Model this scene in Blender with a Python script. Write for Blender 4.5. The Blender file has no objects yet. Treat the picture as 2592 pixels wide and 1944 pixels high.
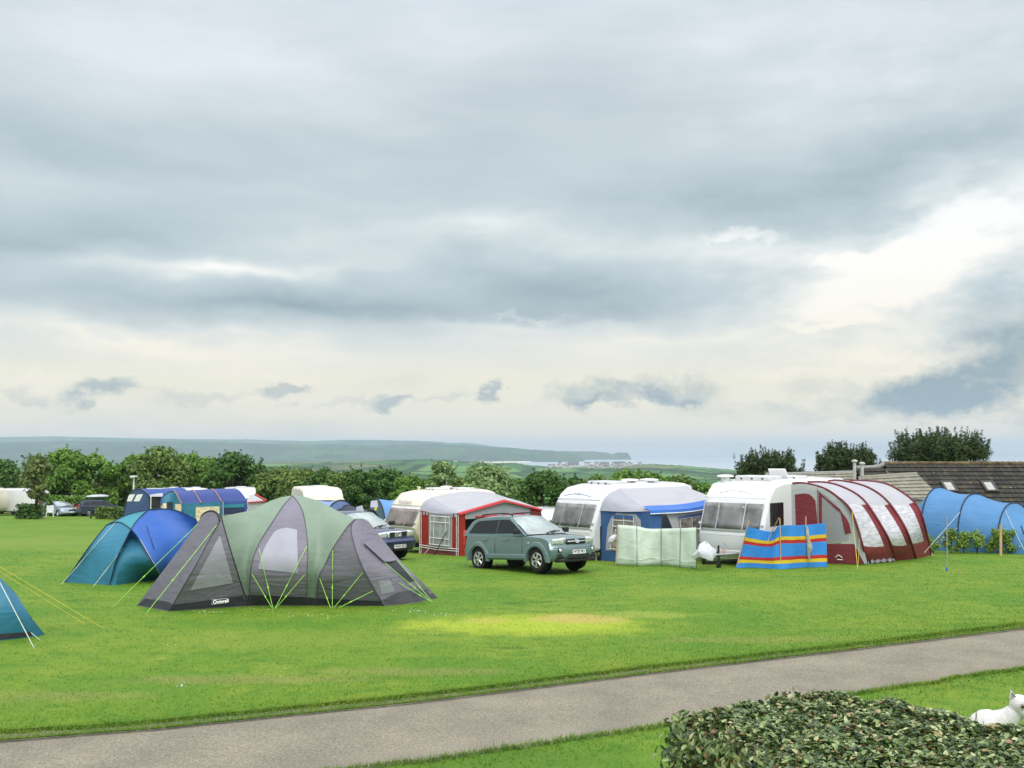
import bpy, math, random
import numpy as np
from mathutils import Vector, Matrix, Euler
from mathutils.bvhtree import BVHTree
R = math.radians
scene = bpy.context.scene
C = scene.collection

# ------------------------------------------------------------------ camera
CAMZ, FPX, PITCH = 3.45, 2522.0, math.atan((1145-972)/2522.0)
cd = bpy.data.cameras.new('camera'); cam = bpy.data.objects.new('camera', cd); C.objects.link(cam)
cam.location = (0, 0, CAMZ); cam.rotation_euler = (math.pi/2+PITCH, 0, 0)
cd.sensor_width = 36.0; cd.lens = FPX/2592*36.0; cd.clip_start = 0.1; cd.clip_end = 120000
scene.camera = cam
scene.view_settings.view_transform = 'Standard'; scene.view_settings.look = 'None'
scene.view_settings.gamma = 1; scene.view_settings.use_curve_mapping = False
scene.view_settings.exposure = -0.12
scene.cycles.use_denoising = True
scene.cycles.max_bounces = 6; scene.cycles.diffuse_bounces = 3; scene.cycles.glossy_bounces = 3
scene.cycles.transmission_bounces = 4; scene.cycles.transparent_max_bounces = 12; scene.cycles.volume_bounces = 0
scene.cycles.caustics_reflective = False; scene.cycles.caustics_refractive = False
SUN_EL, SUN_AZ, SUN_STR = 50.0, 160.0, 1.5
HAZE_COL, HAZE_DENS = (.64, .80, .94, 1), 9.2e-5

def lin(c):
    c = c/255.0
    return c/12.92 if c <= 0.04045 else ((c+0.055)/1.055)**2.4
def S(r, g, b): return (lin(r), lin(g), lin(b), 1.0)

def ray(px, py):
    u, v = (px-1296)/FPX, -(py-972)/FPX
    s, c = math.sin(PITCH), math.cos(PITCH)
    return Vector((u, c-v*s, s+v*c))
def P(px, py, D):                      # the point seen at that place of the photograph, D metres in front
    d = ray(px, py)
    return Vector((0, 0, CAMZ)) + d*(D/d.y)
def sstep(a, b, t):
    t = min(1, max(0, (t-a)/(b-a))); return t*t*(3-2*t)
def gz(x, y):                          # height of the field
    yy = y-31; s = 0.5*(yy+math.sqrt(yy*yy+16))
    drop = 0.036*s+0.18*(1-math.exp(-s/6))
    w = 1-0.65*sstep(0, 9, x)*(1-sstep(36, 60, y))
    return -drop*w - 1.9*sstep(38, 46, y)*sstep(6, 10, x) - 1.2*math.exp(-((x-1.9)**2/45+(y-62)**2/90))
def G(px, py):                         # where a sight line meets the field
    d = ray(px, py); o = Vector((0, 0, CAMZ)); t = 6.0
    for _ in range(400):
        p = o+d*t
        e = p.z-gz(p.x, p.y)
        if e < 0.002: break
        t += max(0.02, e*1.5)
    return o+d*t

# ------------------------------------------------------------------ sky
w = bpy.data.worlds.new('World'); scene.world = w; w.use_nodes = True
nt = w.node_tree; nt.nodes.clear()
def N(tree, kind, **kw):
    n = tree.nodes.new(kind)
    for k, v in kw.items():
        if k.startswith('i_'): n.inputs[int(k[2:]) if k[2:].isdigit() else k[2:]].default_value = v
        else: setattr(n, k, v)
    return n
def L(tree, a, b): tree.links.new(a, b)
def wm(op, a, b=None, c=None, clamp=False):
    n = nt.nodes.new('ShaderNodeMath'); n.operation = op; n.use_clamp = clamp
    for i, s in enumerate((a, b, c)):
        if s is None: continue
        if isinstance(s, (int, float)): n.inputs[i].default_value = s
        else: nt.links.new(s, n.inputs[i])
    return n.outputs[0]
tc = N(nt, 'ShaderNodeTexCoord'); sx = N(nt, 'ShaderNodeSeparateXYZ'); L(nt, tc.outputs['Generated'], sx.inputs[0])
az = wm('ARCTAN2', sx.outputs[0], sx.outputs[1])
hyp = wm('SQRT', wm('ADD', wm('MULTIPLY', sx.outputs[0], sx.outputs[0]), wm('MULTIPLY', sx.outputs[1], sx.outputs[1])))
el = wm('ARCTAN2', sx.outputs[2], hyp)
def azel(px, py):
    d = ray(px, py); return math.atan2(d.x, d.y), math.atan2(d.z, math.hypot(d.x, d.y))
cv = N(nt, 'ShaderNodeCombineXYZ'); L(nt, az, cv.inputs[0]); L(nt, el, cv.inputs[1])
def cnoise(scale, sc, det=4, rough=.55, off=(0, 0, 0)):
    m = N(nt, 'ShaderNodeMapping'); m.inputs['Scale'].default_value = sc; m.inputs['Location'].default_value = off
    L(nt, cv.outputs[0], m.inputs[0])
    n = N(nt, 'ShaderNodeTexNoise'); n.inputs['Scale'].default_value = scale; n.inputs['Detail'].default_value = det
    n.inputs['Roughness'].default_value = rough; L(nt, m.outputs[0], n.inputs['Vector'])
    return n
nw = cnoise(5.0, (1, 2.2, 1), 4, .55)
wv = N(nt, 'ShaderNodeVectorMath', operation='MULTIPLY_ADD')       # drifting of the cloud edges
sub = N(nt, 'ShaderNodeVectorMath', operation='SUBTRACT'); L(nt, nw.outputs['Color'], sub.inputs[0]); sub.inputs[1].default_value = (.5, .5, .5)
L(nt, sub.outputs[0], wv.inputs[0]); wv.inputs[1].default_value = (.22, .10, 0); L(nt, cv.outputs[0], wv.inputs[2])
nw2 = cnoise(26.0, (1, 1.3, 1), 5, .6)
sub2 = N(nt, 'ShaderNodeVectorMath', operation='SUBTRACT'); L(nt, nw2.outputs['Color'], sub2.inputs[0]); sub2.inputs[1].default_value = (.5, .5, .5)
wv2 = N(nt, 'ShaderNodeVectorMath', operation='MULTIPLY_ADD'); L(nt, sub2.outputs[0], wv2.inputs[0]); wv2.inputs[1].default_value = (.085, .06, 0)
L(nt, cv.outputs[0], wv2.inputs[2])
def blob(px, py, rx, ry, amp, rot=0, fine=False):
    a, e = azel(px, py)
    m = N(nt, 'ShaderNodeMapping', vector_type='TEXTURE')
    m.inputs['Location'].default_value = (a, e, 0); m.inputs['Rotation'].default_value = (0, 0, rot)
    m.inputs['Scale'].default_value = (rx/FPX, ry/FPX, 1)
    L(nt, (wv2 if fine else wv).outputs[0], m.inputs[0])
    g = N(nt, 'ShaderNodeTexGradient', gradient_type='QUADRATIC_SPHERE'); L(nt, m.outputs[0], g.inputs[0])
    return g.outputs['Fac'], amp
BLOBS = [  # place and reach in the photograph, strength
    (120, 600, 900, 170, -.85, 0), (700, 780, 1300, 110, -1.0, .03), (1450, 740, 900, 150, -.85, -.08), (1800, 470, 800, 170, -.6, .10), (1150, 800, 900, 60, -.3, .0),
    (2300, 400, 620, 170, -.6, .25), (650, 440, 1000, 120, -.4, -.12), (60, 330, 700, 160, -.4, -.1), (1250, 350, 900, 200, -.3, .1),
    (560, 668, 620, 60, 1.2, 0), (1200, 590, 800, 130, .65, .05), (350, 875, 950, 60, 1.0, -.07), (2430, 560, 460, 200, 1.05, .35), (2200, 720, 800, 160, .7, .1),
    (2280, 650, 560, 120, 1.1, .1), (2050, 780, 700, 150, .75, .1), (1650, 870, 850, 90, .6, 0), (1300, 820, 480, 40, .6, 0),
    (2250, 900, 480, 60, .7, .05), (1900, 610, 460, 60, .6, .05), (1200, 935, 2400, 100, .35, 0), (600, 130, 1000, 220, .3, 0),
    (900, 500, 600, 80, .35, -.1), (1850, 100, 800, 240, .25, 0), (2150, 790, 320, 40, .6, 0)]
FINE = [(2480, 950, 400, 170, -1.1, .3), (2360, 1005, 280, 80, -.7, 0), (2560, 800, 260, 170, -.55, 0), (1470, 995, 190, 80, -.7, .1), (1720, 985, 220, 90, -.65, 0), (1600, 1008, 330, 42, -.6, 0), (250, 985, 150, 55, -.85, .25),
        (720, 990, 150, 45, -.8, .3), (1000, 1008, 150, 36, -.8, 0), (1235, 995, 70, 42, -.9, .5), (60, 1000, 110, 34, -.35, 0), (1140, 1003, 90, 26, -.3, .3),
        (520, 1010, 240, 40, -.3, 0), (2100, 1040, 520, 60, -.3, 0), (880, 1020, 200, 26, -.25, 0),
        (2400, 560, 190, 90, .5, .4), (2200, 650, 300, 45, .6, .1), (2350, 650, 220, 55, .6, 0), (2090, 825, 210, 26, .6, 0), (1880, 600, 190, 40, .55, 0), (2050, 940, 330, 28, .45, 0), (2260, 745, 170, 45, .6, 0), (1330, 805, 200, 22, .4, 0), (90, 960, 160, 26, .35, 0), (700, 960, 260, 24, .3, 0), (2290, 925, 200, 26, .5, .2)]
acc = None
for lst, fine in ((BLOBS, False), (FINE, True)):
    for b in lst:
        f, amp = blob(*b, fine=fine)
        if fine: f = wm('MULTIPLY', wm('SUBTRACT', f, .10), 2.2, clamp=True)
        acc = wm('MULTIPLY_ADD', f, amp, acc if acc is not None else 0.0)
# streaks high up, small heaps low down
st = cnoise(4.2, (1, 4.2, 1), 6, .52, (3.1, 1.7, 0))
acc = wm('MULTIPLY_ADD', wm('SUBTRACT', st.outputs['Fac'], .5), 1.1, acc)
st2 = cnoise(15.0, (1, 2.0, 1), 6, .6, (1.3, 7.7, 0))
rightlow = N(nt, 'ShaderNodeMapRange'); L(nt, az, rightlow.inputs[0])
rightlow.inputs[1].default_value = .05; rightlow.inputs[2].default_value = .42; rightlow.inputs[3].default_value = .45; rightlow.inputs[4].default_value = 2.6
lowonly = N(nt, 'ShaderNodeMapRange'); L(nt, el, lowonly.inputs[0])
lowonly.inputs[1].default_value = .30; lowonly.inputs[2].default_value = .14; lowonly.inputs[3].default_value = .30; lowonly.inputs[4].default_value = .85
acc = wm('MULTIPLY_ADD', wm('SUBTRACT', st2.outputs['Fac'], .5), wm('MULTIPLY', rightlow.outputs[0], lowonly.outputs[0]), acc)
# cloud colour with height
elr = wm('DIVIDE', el, 1.5708, clamp=True)
ramp = N(nt, 'ShaderNodeValToRGB'); L(nt, elr, ramp.inputs[0]); cr = ramp.color_ramp
def stops(cr, lst):
    while len(cr.elements) > 1: cr.elements.remove(cr.elements[-1])
    for i, (p, c) in enumerate(lst):
        e = cr.elements[0] if i == 0 else cr.elements.new(p)
        e.position = p; e.color = c
def E(py): return azel(1296, py)[1]/1.5708
stops(cr, [(0, S(238, 228, 206)), (E(1060), S(236, 229, 208)), (E(960), S(232, 227, 208)), (E(880), S(212, 216, 212)), (E(780), S(194, 206, 209)),
           (E(600), S(189, 203, 206)), (E(400), S(195, 207, 211)), (E(100), S(203, 212, 217)), (.36, (.78, .83, .92, 1)), (.55, (1.7, 1.72, 1.8, 1)), (1, (2.1, 2.1, 2.2, 1))])
lo = N(nt, 'ShaderNodeMix', data_type='RGBA'); L(nt, wm('MULTIPLY', acc, -.82, clamp=True), lo.inputs[0])
L(nt, ramp.outputs[0], lo.inputs[6]); lo.inputs[7].default_value = S(140, 160, 168)
warm = N(nt, 'ShaderNodeValToRGB'); L(nt, elr, warm.inputs[0])
stops(warm.color_ramp, [(0, S(240, 230, 212)), (E(900), S(244, 237, 220)), (E(700), S(248, 246, 240)), (E(500), S(244, 246, 247)), (.36, (.95, 1.0, 1.05, 1)), (.55, (2.0, 2.0, 2.0, 1)), (1, (2.3, 2.3, 2.3, 1))])
hi = N(nt, 'ShaderNodeMix', data_type='RGBA'); L(nt, wm('MULTIPLY', acc, .95, clamp=True), hi.inputs[0])
L(nt, lo.outputs[2], hi.inputs[6]); L(nt, warm.outputs[0], hi.inputs[7])
sky = N(nt, 'ShaderNodeTexSky', sky_type='NISHITA'); sky.sun_disc = False
sky.sun_elevation = R(SUN_EL); sky.sun_rotation = R(SUN_AZ); sky.altitude = 100; sky.dust_density = 2.0
b1 = N(nt, 'ShaderNodeBackground'); L(nt, sky.outputs[0], b1.inputs[0]); b1.inputs[1].default_value = .10
b2 = N(nt, 'ShaderNodeBackground'); L(nt, hi.outputs[2], b2.inputs[0]); 
sunward = N(nt, 'ShaderNodeMapRange', interpolation_type='SMOOTHSTEP'); L(nt, sx.outputs[1], sunward.inputs[0])   # unseen cloud behind the viewer, on the sun's side, raised as fill light
for i_, v_ in enumerate((.15, -.75, 1.27, 2.2)): sunward.inputs[i_+1].default_value = v_
L(nt, sunward.outputs[0], b2.inputs[1])
ms = N(nt, 'ShaderNodeMixShader'); ms.inputs[0].default_value = .93      # cloud cover
L(nt, b1.outputs[0], ms.inputs[1]); L(nt, b2.outputs[0], ms.inputs[2])
wo = N(nt, 'ShaderNodeOutputWorld'); L(nt, ms.outputs[0], wo.inputs[0])
w.cycles.sampling_method = 'MANUAL'; w.cycles.sample_map_resolution = 256

# ------------------------------------------------------------------ sun behind the cloud
sd = bpy.data.lights.new('sun', 'SUN'); so = bpy.data.objects.new('sun', sd); C.objects.link(so)
sd.energy = SUN_STR; sd.angle = R(24); sd.color = (1.0, .96, .88)
sdir = Vector((math.sin(R(SUN_AZ))*math.cos(R(SUN_EL)), math.cos(R(SUN_AZ))*math.cos(R(SUN_EL)), math.sin(R(SUN_EL))))
so.rotation_euler = (-sdir).to_track_quat('-Z', 'Y').to_euler(); so.location = (20, 0, 40)

# ------------------------------------------------------------------ helpers
FR = {}                                # object name -> frame of its thing
def tag(o, label=None, cat=None, group=None, kind=None):
    if label: o['label'] = label
    if cat: o['category'] = cat
    if group: o['group'] = group
    if kind: o['kind'] = kind
    return o
def thing(name, label, cat, loc, rotz=0, group=None, tilt=(0, 0)):
    o = bpy.data.objects.new(name, None); C.objects.link(o); o.empty_display_size = .2
    o.location = loc; o.rotation_euler = (tilt[0], tilt[1], rotz)
    FR[o.name] = Matrix.Translation(Vector(loc)) @ Euler((tilt[0], tilt[1], rotz)).to_matrix().to_4x4()
    return tag(o, label, cat, group)
def copy_tree(o, parent=None):
    c = o.copy(); C.objects.link(c)
    if parent is not None: c.parent = parent
    for ch in list(o.children): copy_tree(ch, c)
    return c

def mat(name, col, rough=.6, spec=.4, metal=0, var=.12, scale=4, bump=0, bscale=30, coat=0, alpha=1, trans=0, det=4):
    m = bpy.data.materials.new(name); m.use_nodes = True; t = m.node_tree
    b = t.nodes['Principled BSDF']
    b.inputs['Roughness'].default_value = rough; b.inputs['Metallic'].default_value = metal
    b.inputs['Specular IOR Level'].default_value = spec; b.inputs['Coat Weight'].default_value = coat
    b.inputs['Coat Roughness'].default_value = .06; b.inputs['Alpha'].default_value = alpha
    b.inputs['Transmission Weight'].default_value = trans
    tcx = N(t, 'ShaderNodeTexCoord')
    n = N(t, 'ShaderNodeTexNoise'); n.inputs['Scale'].default_value = scale; n.inputs['Detail'].default_value = det
    L(t, tcx.outputs['Object'], n.inputs['Vector'])
    r = N(t, 'ShaderNodeMapRange'); L(t, n.outputs['Fac'], r.inputs[0])
    r.inputs[1].default_value = .3; r.inputs[2].default_value = .7; r.inputs[3].default_value = 1-var; r.inputs[4].default_value = 1+var
    mx = N(t, 'ShaderNodeVectorMath', operation='SCALE'); mx.inputs[0].default_value = col[:3]; L(t, r.outputs[0], mx.inputs['Scale'])
    L(t, mx.outputs[0], b.inputs['Base Color'])
    if bump:
        n2 = N(t, 'ShaderNodeTexNoise'); n2.inputs['Scale'].default_value = bscale; n2.inputs['Detail'].default_value = 3
        L(t, tcx.outputs['Object'], n2.inputs['Vector'])
        bp = N(t, 'ShaderNodeBump'); bp.inputs['Strength'].default_value = bump; bp.inputs['Distance'].default_value = .03
        L(t, n2.outputs['Fac'], bp.inputs['Height']); L(t, bp.outputs[0], b.inputs['Normal'])
    return m
def fabric(name, col, rough=.75, var=.08, bump=.35, bscale=2.2, sheer=.12):
    """tent cloth: dull, a little translucent, creased"""
    m = mat(name, col, rough, .3, 0, var, 2.5, bump, bscale)
    t = m.node_tree; b = t.nodes['Principled BSDF']; o = t.nodes['Material Output']
    if bump:                                               # long slanting creases as well as soft dents
        tcx = [n for n in t.nodes if n.type == 'TEX_COORD'][0]; bp0 = [n for n in t.nodes if n.type == 'BUMP'][0]
        mp = N(t, 'ShaderNodeMapping'); mp.inputs['Rotation'].default_value = (R(25), R(52), R(35)); mp.inputs['Scale'].default_value = (.5, 1.3, 2.0); L(t, tcx.outputs['Object'], mp.inputs[0])
        n3 = N(t, 'ShaderNodeTexNoise'); n3.inputs['Scale'].default_value = 1.7; n3.inputs['Detail'].default_value = 3; n3.inputs['Distortion'].default_value = 1.4; L(t, mp.outputs[0], n3.inputs['Vector'])
        b2_ = N(t, 'ShaderNodeBump'); b2_.inputs['Strength'].default_value = min(1, bump*1.5); b2_.inputs['Distance'].default_value = .06
        L(t, n3.outputs['Fac'], b2_.inputs['Height']); L(t, bp0.outputs[0], b2_.inputs['Normal']); L(t, b2_.outputs[0], b.inputs['Normal'])
    tr = N(t, 'ShaderNodeBsdfTranslucent'); tr.inputs[0].default_value = col
    mx = N(t, 'ShaderNodeMixShader'); mx.inputs[0].default_value = sheer
    L(t, b.outputs[0], mx.inputs[1]); L(t, tr.outputs[0], mx.inputs[2]); L(t, mx.outputs[0], o.inputs[0])
    return m

def curve(pts, n):
    """n+1 points along a smooth line through pts"""
    pts = [Vector(p) for p in pts]
    if len(pts) == 1: return [pts[0].copy() for _ in range(n+1)]
    if len(pts) == 2: return [pts[0].lerp(pts[1], i/n) for i in range(n+1)]
    q = [pts[0]*2-pts[1]]+pts+[pts[-1]*2-pts[-2]]; fine = []
    for i in range(1, len(q)-2):
        for k in range(12):
            t = k/12; a, b, c, d = q[i-1:i+3]
            fine.append(.5*((2*b)+(c-a)*t+(2*a-5*b+4*c-d)*t*t+(3*b-a-3*c+d)*t**3))
    fine.append(pts[-1])
    cum = [0]
    for i in range(1, len(fine)): cum.append(cum[-1]+(fine[i]-fine[i-1]).length)
    out = []; j = 0
    for i in range(n+1):
        s = cum[-1]*i/n
        while j < len(cum)-2 and cum[j+1] < s: j += 1
        dlt = cum[j+1]-cum[j]
        out.append(fine[j].lerp(fine[j+1], (s-cum[j])/dlt if dlt > 1e-9 else 0))
    return out
def coons(b, t, l, r, nu, nv):
    b, t, l, r = curve(b, nu), curve(t, nu), curve(l, nv), curve(r, nv)
    g = []
    for j in range(nv+1):
        v = j/nv; row = []
        for i in range(nu+1):
            u = i/nu
            p = (1-v)*b[i]+v*t[i]+(1-u)*l[j]+u*r[j]-((1-u)*(1-v)*b[0]+u*(1-v)*b[-1]+(1-u)*v*t[0]+u*v*t[-1])
            row.append(p)
        g.append(row)
    return g
class MB:
    def __init__(s): s.v = []; s.f = []; s.mi = []
    def add(s, vs, fs, m=0):
        o = len(s.v); s.v += [Vector(p) for p in vs]
        for f in fs: s.f.append([i+o for i in f]); s.mi.append(m)
        return s
    def box(s, c, d, rz=0, m=0, ry=0):
        x, y, z = d[0]/2, d[1]/2, d[2]/2
        M = Matrix.Translation(Vector(c)) @ Matrix.Rotation(rz, 4, 'Z') @ Matrix.Rotation(ry, 4, 'Y')
        vs = [M @ Vector(p) for p in ((-x,-y,-z),(x,-y,-z),(x,y,-z),(-x,y,-z),(-x,-y,z),(x,-y,z),(x,y,z),(-x,y,z))]
        return s.add(vs, [(0,3,2,1),(4,5,6,7),(0,1,5,4),(1,2,6,5),(2,3,7,6),(3,0,4,7)], m)
    def grid(s, g, m=0, flip=False):
        n, k = len(g), len(g[0]); vs = [p for row in g for p in row]; fs = []
        for j in range(n-1):
            for i in range(k-1):
                q = (j*k+i, j*k+i+1, (j+1)*k+i+1, (j+1)*k+i)
                fs.append(q[::-1] if flip else q)
        return s.add(vs, fs, m)
    def tube(s, pts, r, n=6, m=0, r2=None, caps=True):
        pts = [Vector(p) for p in pts]; k = len(pts); vs = []; fs = []
        for i, p in enumerate(pts):
            t = (pts[min(i+1, k-1)]-pts[max(i-1, 0)]).normalized()
            a = t.cross(Vector((0, 0, 1)))
            if a.length < .05: a = t.cross(Vector((0, 1, 0)))
            a.normalize(); b = t.cross(a)
            rr = r if r2 is None else r+(r2-r)*i/max(1, k-1)
            for q in range(n):
                an = 2*math.pi*q/n; vs.append(p+a*rr*math.cos(an)+b*rr*math.sin(an))
        for i in range(k-1):
            for q in range(n):
                fs.append((i*n+q, i*n+(q+1) % n, (i+1)*n+(q+1) % n, (i+1)*n+q))
        if caps: fs += [tuple(range(n))[::-1], tuple((k-1)*n+q for q in range(n))]
        return s.add(vs, fs, m)
    def lathe(s, prof, c=(0, 0, 0), axis='z', n=20, m=0, caps=True):
        """prof: (radius, height) turned about an axis through c"""
        vs = []; fs = []; c = Vector(c); k = len(prof)
        for r_, h in prof:
            for q in range(n):
                an = 2*math.pi*q/n; ca, sa = r_*math.cos(an), r_*math.sin(an)
                vs.append(c+Vector({'z': (ca, sa, h), 'y': (ca, h, -sa), 'x': (h, ca, sa)}[axis]))
        for i in range(k-1):
            for q in range(n): fs.append((i*n+q, i*n+(q+1) % n, (i+1)*n+(q+1) % n, (i+1)*n+q))
        if caps: fs += [tuple(range(n))[::-1], tuple((k-1)*n+q for q in range(n))]
        return s.add(vs, fs, m)
    def poly(s, pts, m=0): return s.add(pts, [tuple(range(len(pts)))], m)
    def slab(s, pts, d, m=0):
        """flat outline pushed along vector d"""
        n = len(pts); pts = [Vector(p) for p in pts]; d = Vector(d)
        fs = [tuple(range(n))[::-1], tuple(range(n, 2*n))]+[(i, (i+1) % n, n+(i+1) % n, n+i) for i in range(n)]
        return s.add(pts+[p+d for p in pts], fs, m)
    def strip(s, pts, wvec, thick, m=0):
        """a flat band of cloth or trim along pts"""
        w_ = Vector(wvec)
        return s.grid([[p for p in pts], [p+w_ for p in pts]], m)
    def bvh(s): return BVHTree.FromPolygons([tuple(p) for p in s.v], s.f)
    def build(s, name, mats, parent=None, smooth=35, local=False, bevel=0, solid=0, sub=0):
        me = bpy.data.meshes.new(name)
        vs = s.v
        if parent is not None and not local:
            M = FR[parent.name].inverted(); vs = [M @ p for p in vs]
        me.from_pydata([tuple(p) for p in vs], [], s.f)
        if not isinstance(mats, (list, tuple)): mats = [mats]
        for q in mats: me.materials.append(q)
        if len(mats) > 1: me.polygons.foreach_set('material_index', s.mi)
        if smooth:
            me.polygons.foreach_set('use_smooth', [True]*len(me.polygons)); me.set_sharp_from_angle(angle=R(smooth))
        me.update()
        o = bpy.data.objects.new(name, me); C.objects.link(o)
        if parent is not None: o.parent = parent; FR[o.name] = FR[parent.name]
        if bevel:
            bm = o.modifiers.new('bevel', 'BEVEL'); bm.width = bevel; bm.segments = 2; bm.limit_method = 'ANGLE'; bm.angle_limit = R(40)
        if sub:
            q = o.modifiers.new('subdivision', 'SUBSURF'); q.levels = sub; q.render_levels = sub
        if solid:
            q = o.modifiers.new('thickness', 'SOLIDIFY'); q.thickness = solid; q.offset = 0
        return o
def wp(lst):
    """points given as (px, py, distance) or (px, py) for the ground"""
    return [G(*p) if len(p) == 2 else P(*p) for p in lst]
def drape(bvhs, b, t, l, r, nu, nv, off=.012, D=25):
    """a panel lying on cloth already built: boundary in the photograph, laid on the surface behind it"""
    f = lambda L_: [Vector((p[0], p[1], 0)) for p in L_]
    g = coons(f(b), f(t), f(l), f(r), nu, nv); out = []
    o = Vector((0, 0, CAMZ))
    for row in g:
        rr = []
        for p in row:
            d = ray(p.x, p.y).normalized(); best = None
            for bv in bvhs:
                h = bv.ray_cast(o, d)
                if h[0] is not None and (best is None or h[3] < best): best = h[3]
            rr.append(o+d*(best-off) if best else P(p.x, p.y, D))
        out.append(rr)
    return out
def text_mesh(txt, size, M, name, m, parent, extrude=.002, bold=0):
    cu = bpy.data.curves.new(name, 'FONT'); cu.body = txt; cu.size = size; cu.align_x = 'CENTER'; cu.align_y = 'CENTER'
    cu.extrude = extrude; cu.offset = bold; cu.resolution_u = 3
    to = bpy.data.objects.new(name, cu); C.objects.link(to)
    dg = bpy.context.evaluated_depsgraph_get()
    me = bpy.data.meshes.new_from_object(to.evaluated_get(dg)); bpy.data.objects.remove(to)
    me.transform(M); me.materials.clear(); me.materials.append(m); me.name = name
    o = bpy.data.objects.new(name, me); C.objects.link(o)
    if parent is not None: o.parent = parent; FR[o.name] = FR[parent.name]
    return o
def frame_m(origin, xd, yd):
    x = Vector(xd).normalized(); z = x.cross(Vector(yd)).normalized(); y = z.cross(x)
    m = Matrix((x, y, z)).transposed().to_4x4(); m.translation = Vector(origin); return m

# ------------------------------------------------------------------ ground, road, land, sea
def grass_material(name, blades=False):
    m = bpy.data.materials.new(name); m.use_nodes = True; t = m.node_tree; b = t.nodes['Principled BSDF']
    b.inputs['Roughness'].default_value = .75; b.inputs['Specular IOR Level'].default_value = .15
    g = N(t, 'ShaderNodeTexCoord'); co = g.outputs['Object']
    def nz(scale, det=5, sc=(1, 1, 1), rough=.6):
        mp = N(t, 'ShaderNodeMapping'); mp.inputs['Scale'].default_value = sc; L(t, co, mp.inputs[0])
        n = N(t, 'ShaderNodeTexNoise'); n.inputs['Scale'].default_value = scale; n.inputs['Detail'].default_value = det; n.inputs['Roughness'].default_value = rough
        L(t, mp.outputs[0], n.inputs['Vector']); return n.outputs['Fac']
    def mix(f, a, c):
        x = N(t, 'ShaderNodeMix', data_type='RGBA')
        if isinstance(f, float): x.inputs[0].default_value = f
        else: L(t, f, x.inputs[0])
        for s_, i in ((a, 6), (c, 7)):
            if isinstance(s_, tuple): x.inputs[i].default_value = s_
            else: L(t, s_, x.inputs[i])
        return x.outputs[2]
    def rng(f, a, c, lo=0, hi=1):
        x = N(t, 'ShaderNodeMapRange', interpolation_type='SMOOTHSTEP'); L(t, f, x.inputs[0])
        for i, v in enumerate((a, c, lo, hi)): x.inputs[i+1].default_value = v
        return x.outputs[0]
    base = mix(rng(nz(.35, 4), .35, .65), (.086, .188, .014, 1), (.148, .226, .021, 1))
    base = mix(rng(nz(1.7, 6, (1, 1.3, 1)), .42, .68, 0, .85), base, (.068, .168, .012, 1))
    base = mix(rng(nz(.9, 6), .55, .75, 0, .55), base, (.20, .255, .03, 1))
    base = mix(rng(nz(6, 6, (1, .7, 1), .7), .5, .78, 0, .55), base, (.15, .185, .03, 1))     # dry bits
    base = mix(rng(nz(28, 4, (1, .6, 1), .7), .45, .8, 0, .3), base, (.042, .105, .010, 1))
    base = mix(rng(nz(34, 5, (1, .55, 1), .75), .52, .74, 0, .5), base, (.21, .30, .045, 1))
    base = mix(rng(nz(13, 4, (1, .6, 1), .7), .5, .8, 0, .15), base, (.05, .125, .010, 1))
    def patch(px, py, hx, hy, edge, col, amt, nscale=1.2):
        nonlocal base
        c = G(px, py)
        mp = N(t, 'ShaderNodeMapping', vector_type='TEXTURE'); mp.inputs['Location'].default_value = (c.x, c.y, 0); mp.inputs['Scale'].default_value = (hx, hy, 1000)
        nn = N(t, 'ShaderNodeTexNoise'); nn.inputs['Scale'].default_value = nscale; nn.inputs['Detail'].default_value = 5; L(t, co, nn.inputs['Vector'])
        ma = N(t, 'ShaderNodeVectorMath', operation='MULTIPLY_ADD'); L(t, nn.outputs['Color'], ma.inputs[0]); ma.inputs[1].default_value = (.9*hx*edge, .9*hy*edge, 0)
        sb = N(t, 'ShaderNodeVectorMath', operation='SUBTRACT'); L(t, ma.outputs[0], sb.inputs[0]); sb.inputs[1].default_value = (.45*hx*edge, .45*hy*edge, 0)
        L(t, co, ma.inputs[2]); L(t, sb.outputs[0], mp.inputs[0])
        gr = N(t, 'ShaderNodeTexGradient', gradient_type='SPHERICAL'); L(t, mp.outputs[0], gr.inputs[0])
        base = mix(rng(gr.outputs['Fac'], .0, .68, 0, amt), base, col)
    patch(1340, 1582, 3.3, 1.75, 1.0, (.29, .36, .03, 1), .95)          # worn pitch where a tent stood
    patch(1470, 1566, 1.4, .8, 1.2, (.38, .31, .09, 1), .8)
    patch(1230, 1570, .8, .5, 1.2, (.36, .33, .07, 1), .55)
    patch(1640, 1555, 1.6, .7, 1.2, (.25, .31, .05, 1), .6)
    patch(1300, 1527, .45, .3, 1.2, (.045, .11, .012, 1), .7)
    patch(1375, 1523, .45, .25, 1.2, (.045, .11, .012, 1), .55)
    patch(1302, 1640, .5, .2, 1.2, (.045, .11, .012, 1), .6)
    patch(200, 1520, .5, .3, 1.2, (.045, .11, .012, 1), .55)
    patch(700, 1620, 3.5, 1.3, 1.2, (.17, .235, .03, 1), .5, .7)
    patch(1900, 1500, 5, 2.2, 1.2, (.16, .24, .028, 1), .5, .6)
    patch(600, 1720, 2.6, .45, 1.2, (.20, .20, .06, 1), .55, 1.5)
    patch(1050, 1700, 2.2, .4, 1.2, (.20, .20, .06, 1), .5, 1.5)
    patch(150, 1760, 2.0, .5, 1.2, (.18, .20, .05, 1), .5, 1.5)
    patch(1900, 1620, 2.6, .45, 1.2, (.19, .21, .05, 1), .5, 1.5)
    patch(1150, 1925, 3.2, 1.2, 1.0, (.055, .135, .012, 1), .6, 1.5)
    patch(120, 1370, 12, 9, 1.2, (.15, .22, .03, 1), .55, .5)
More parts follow.
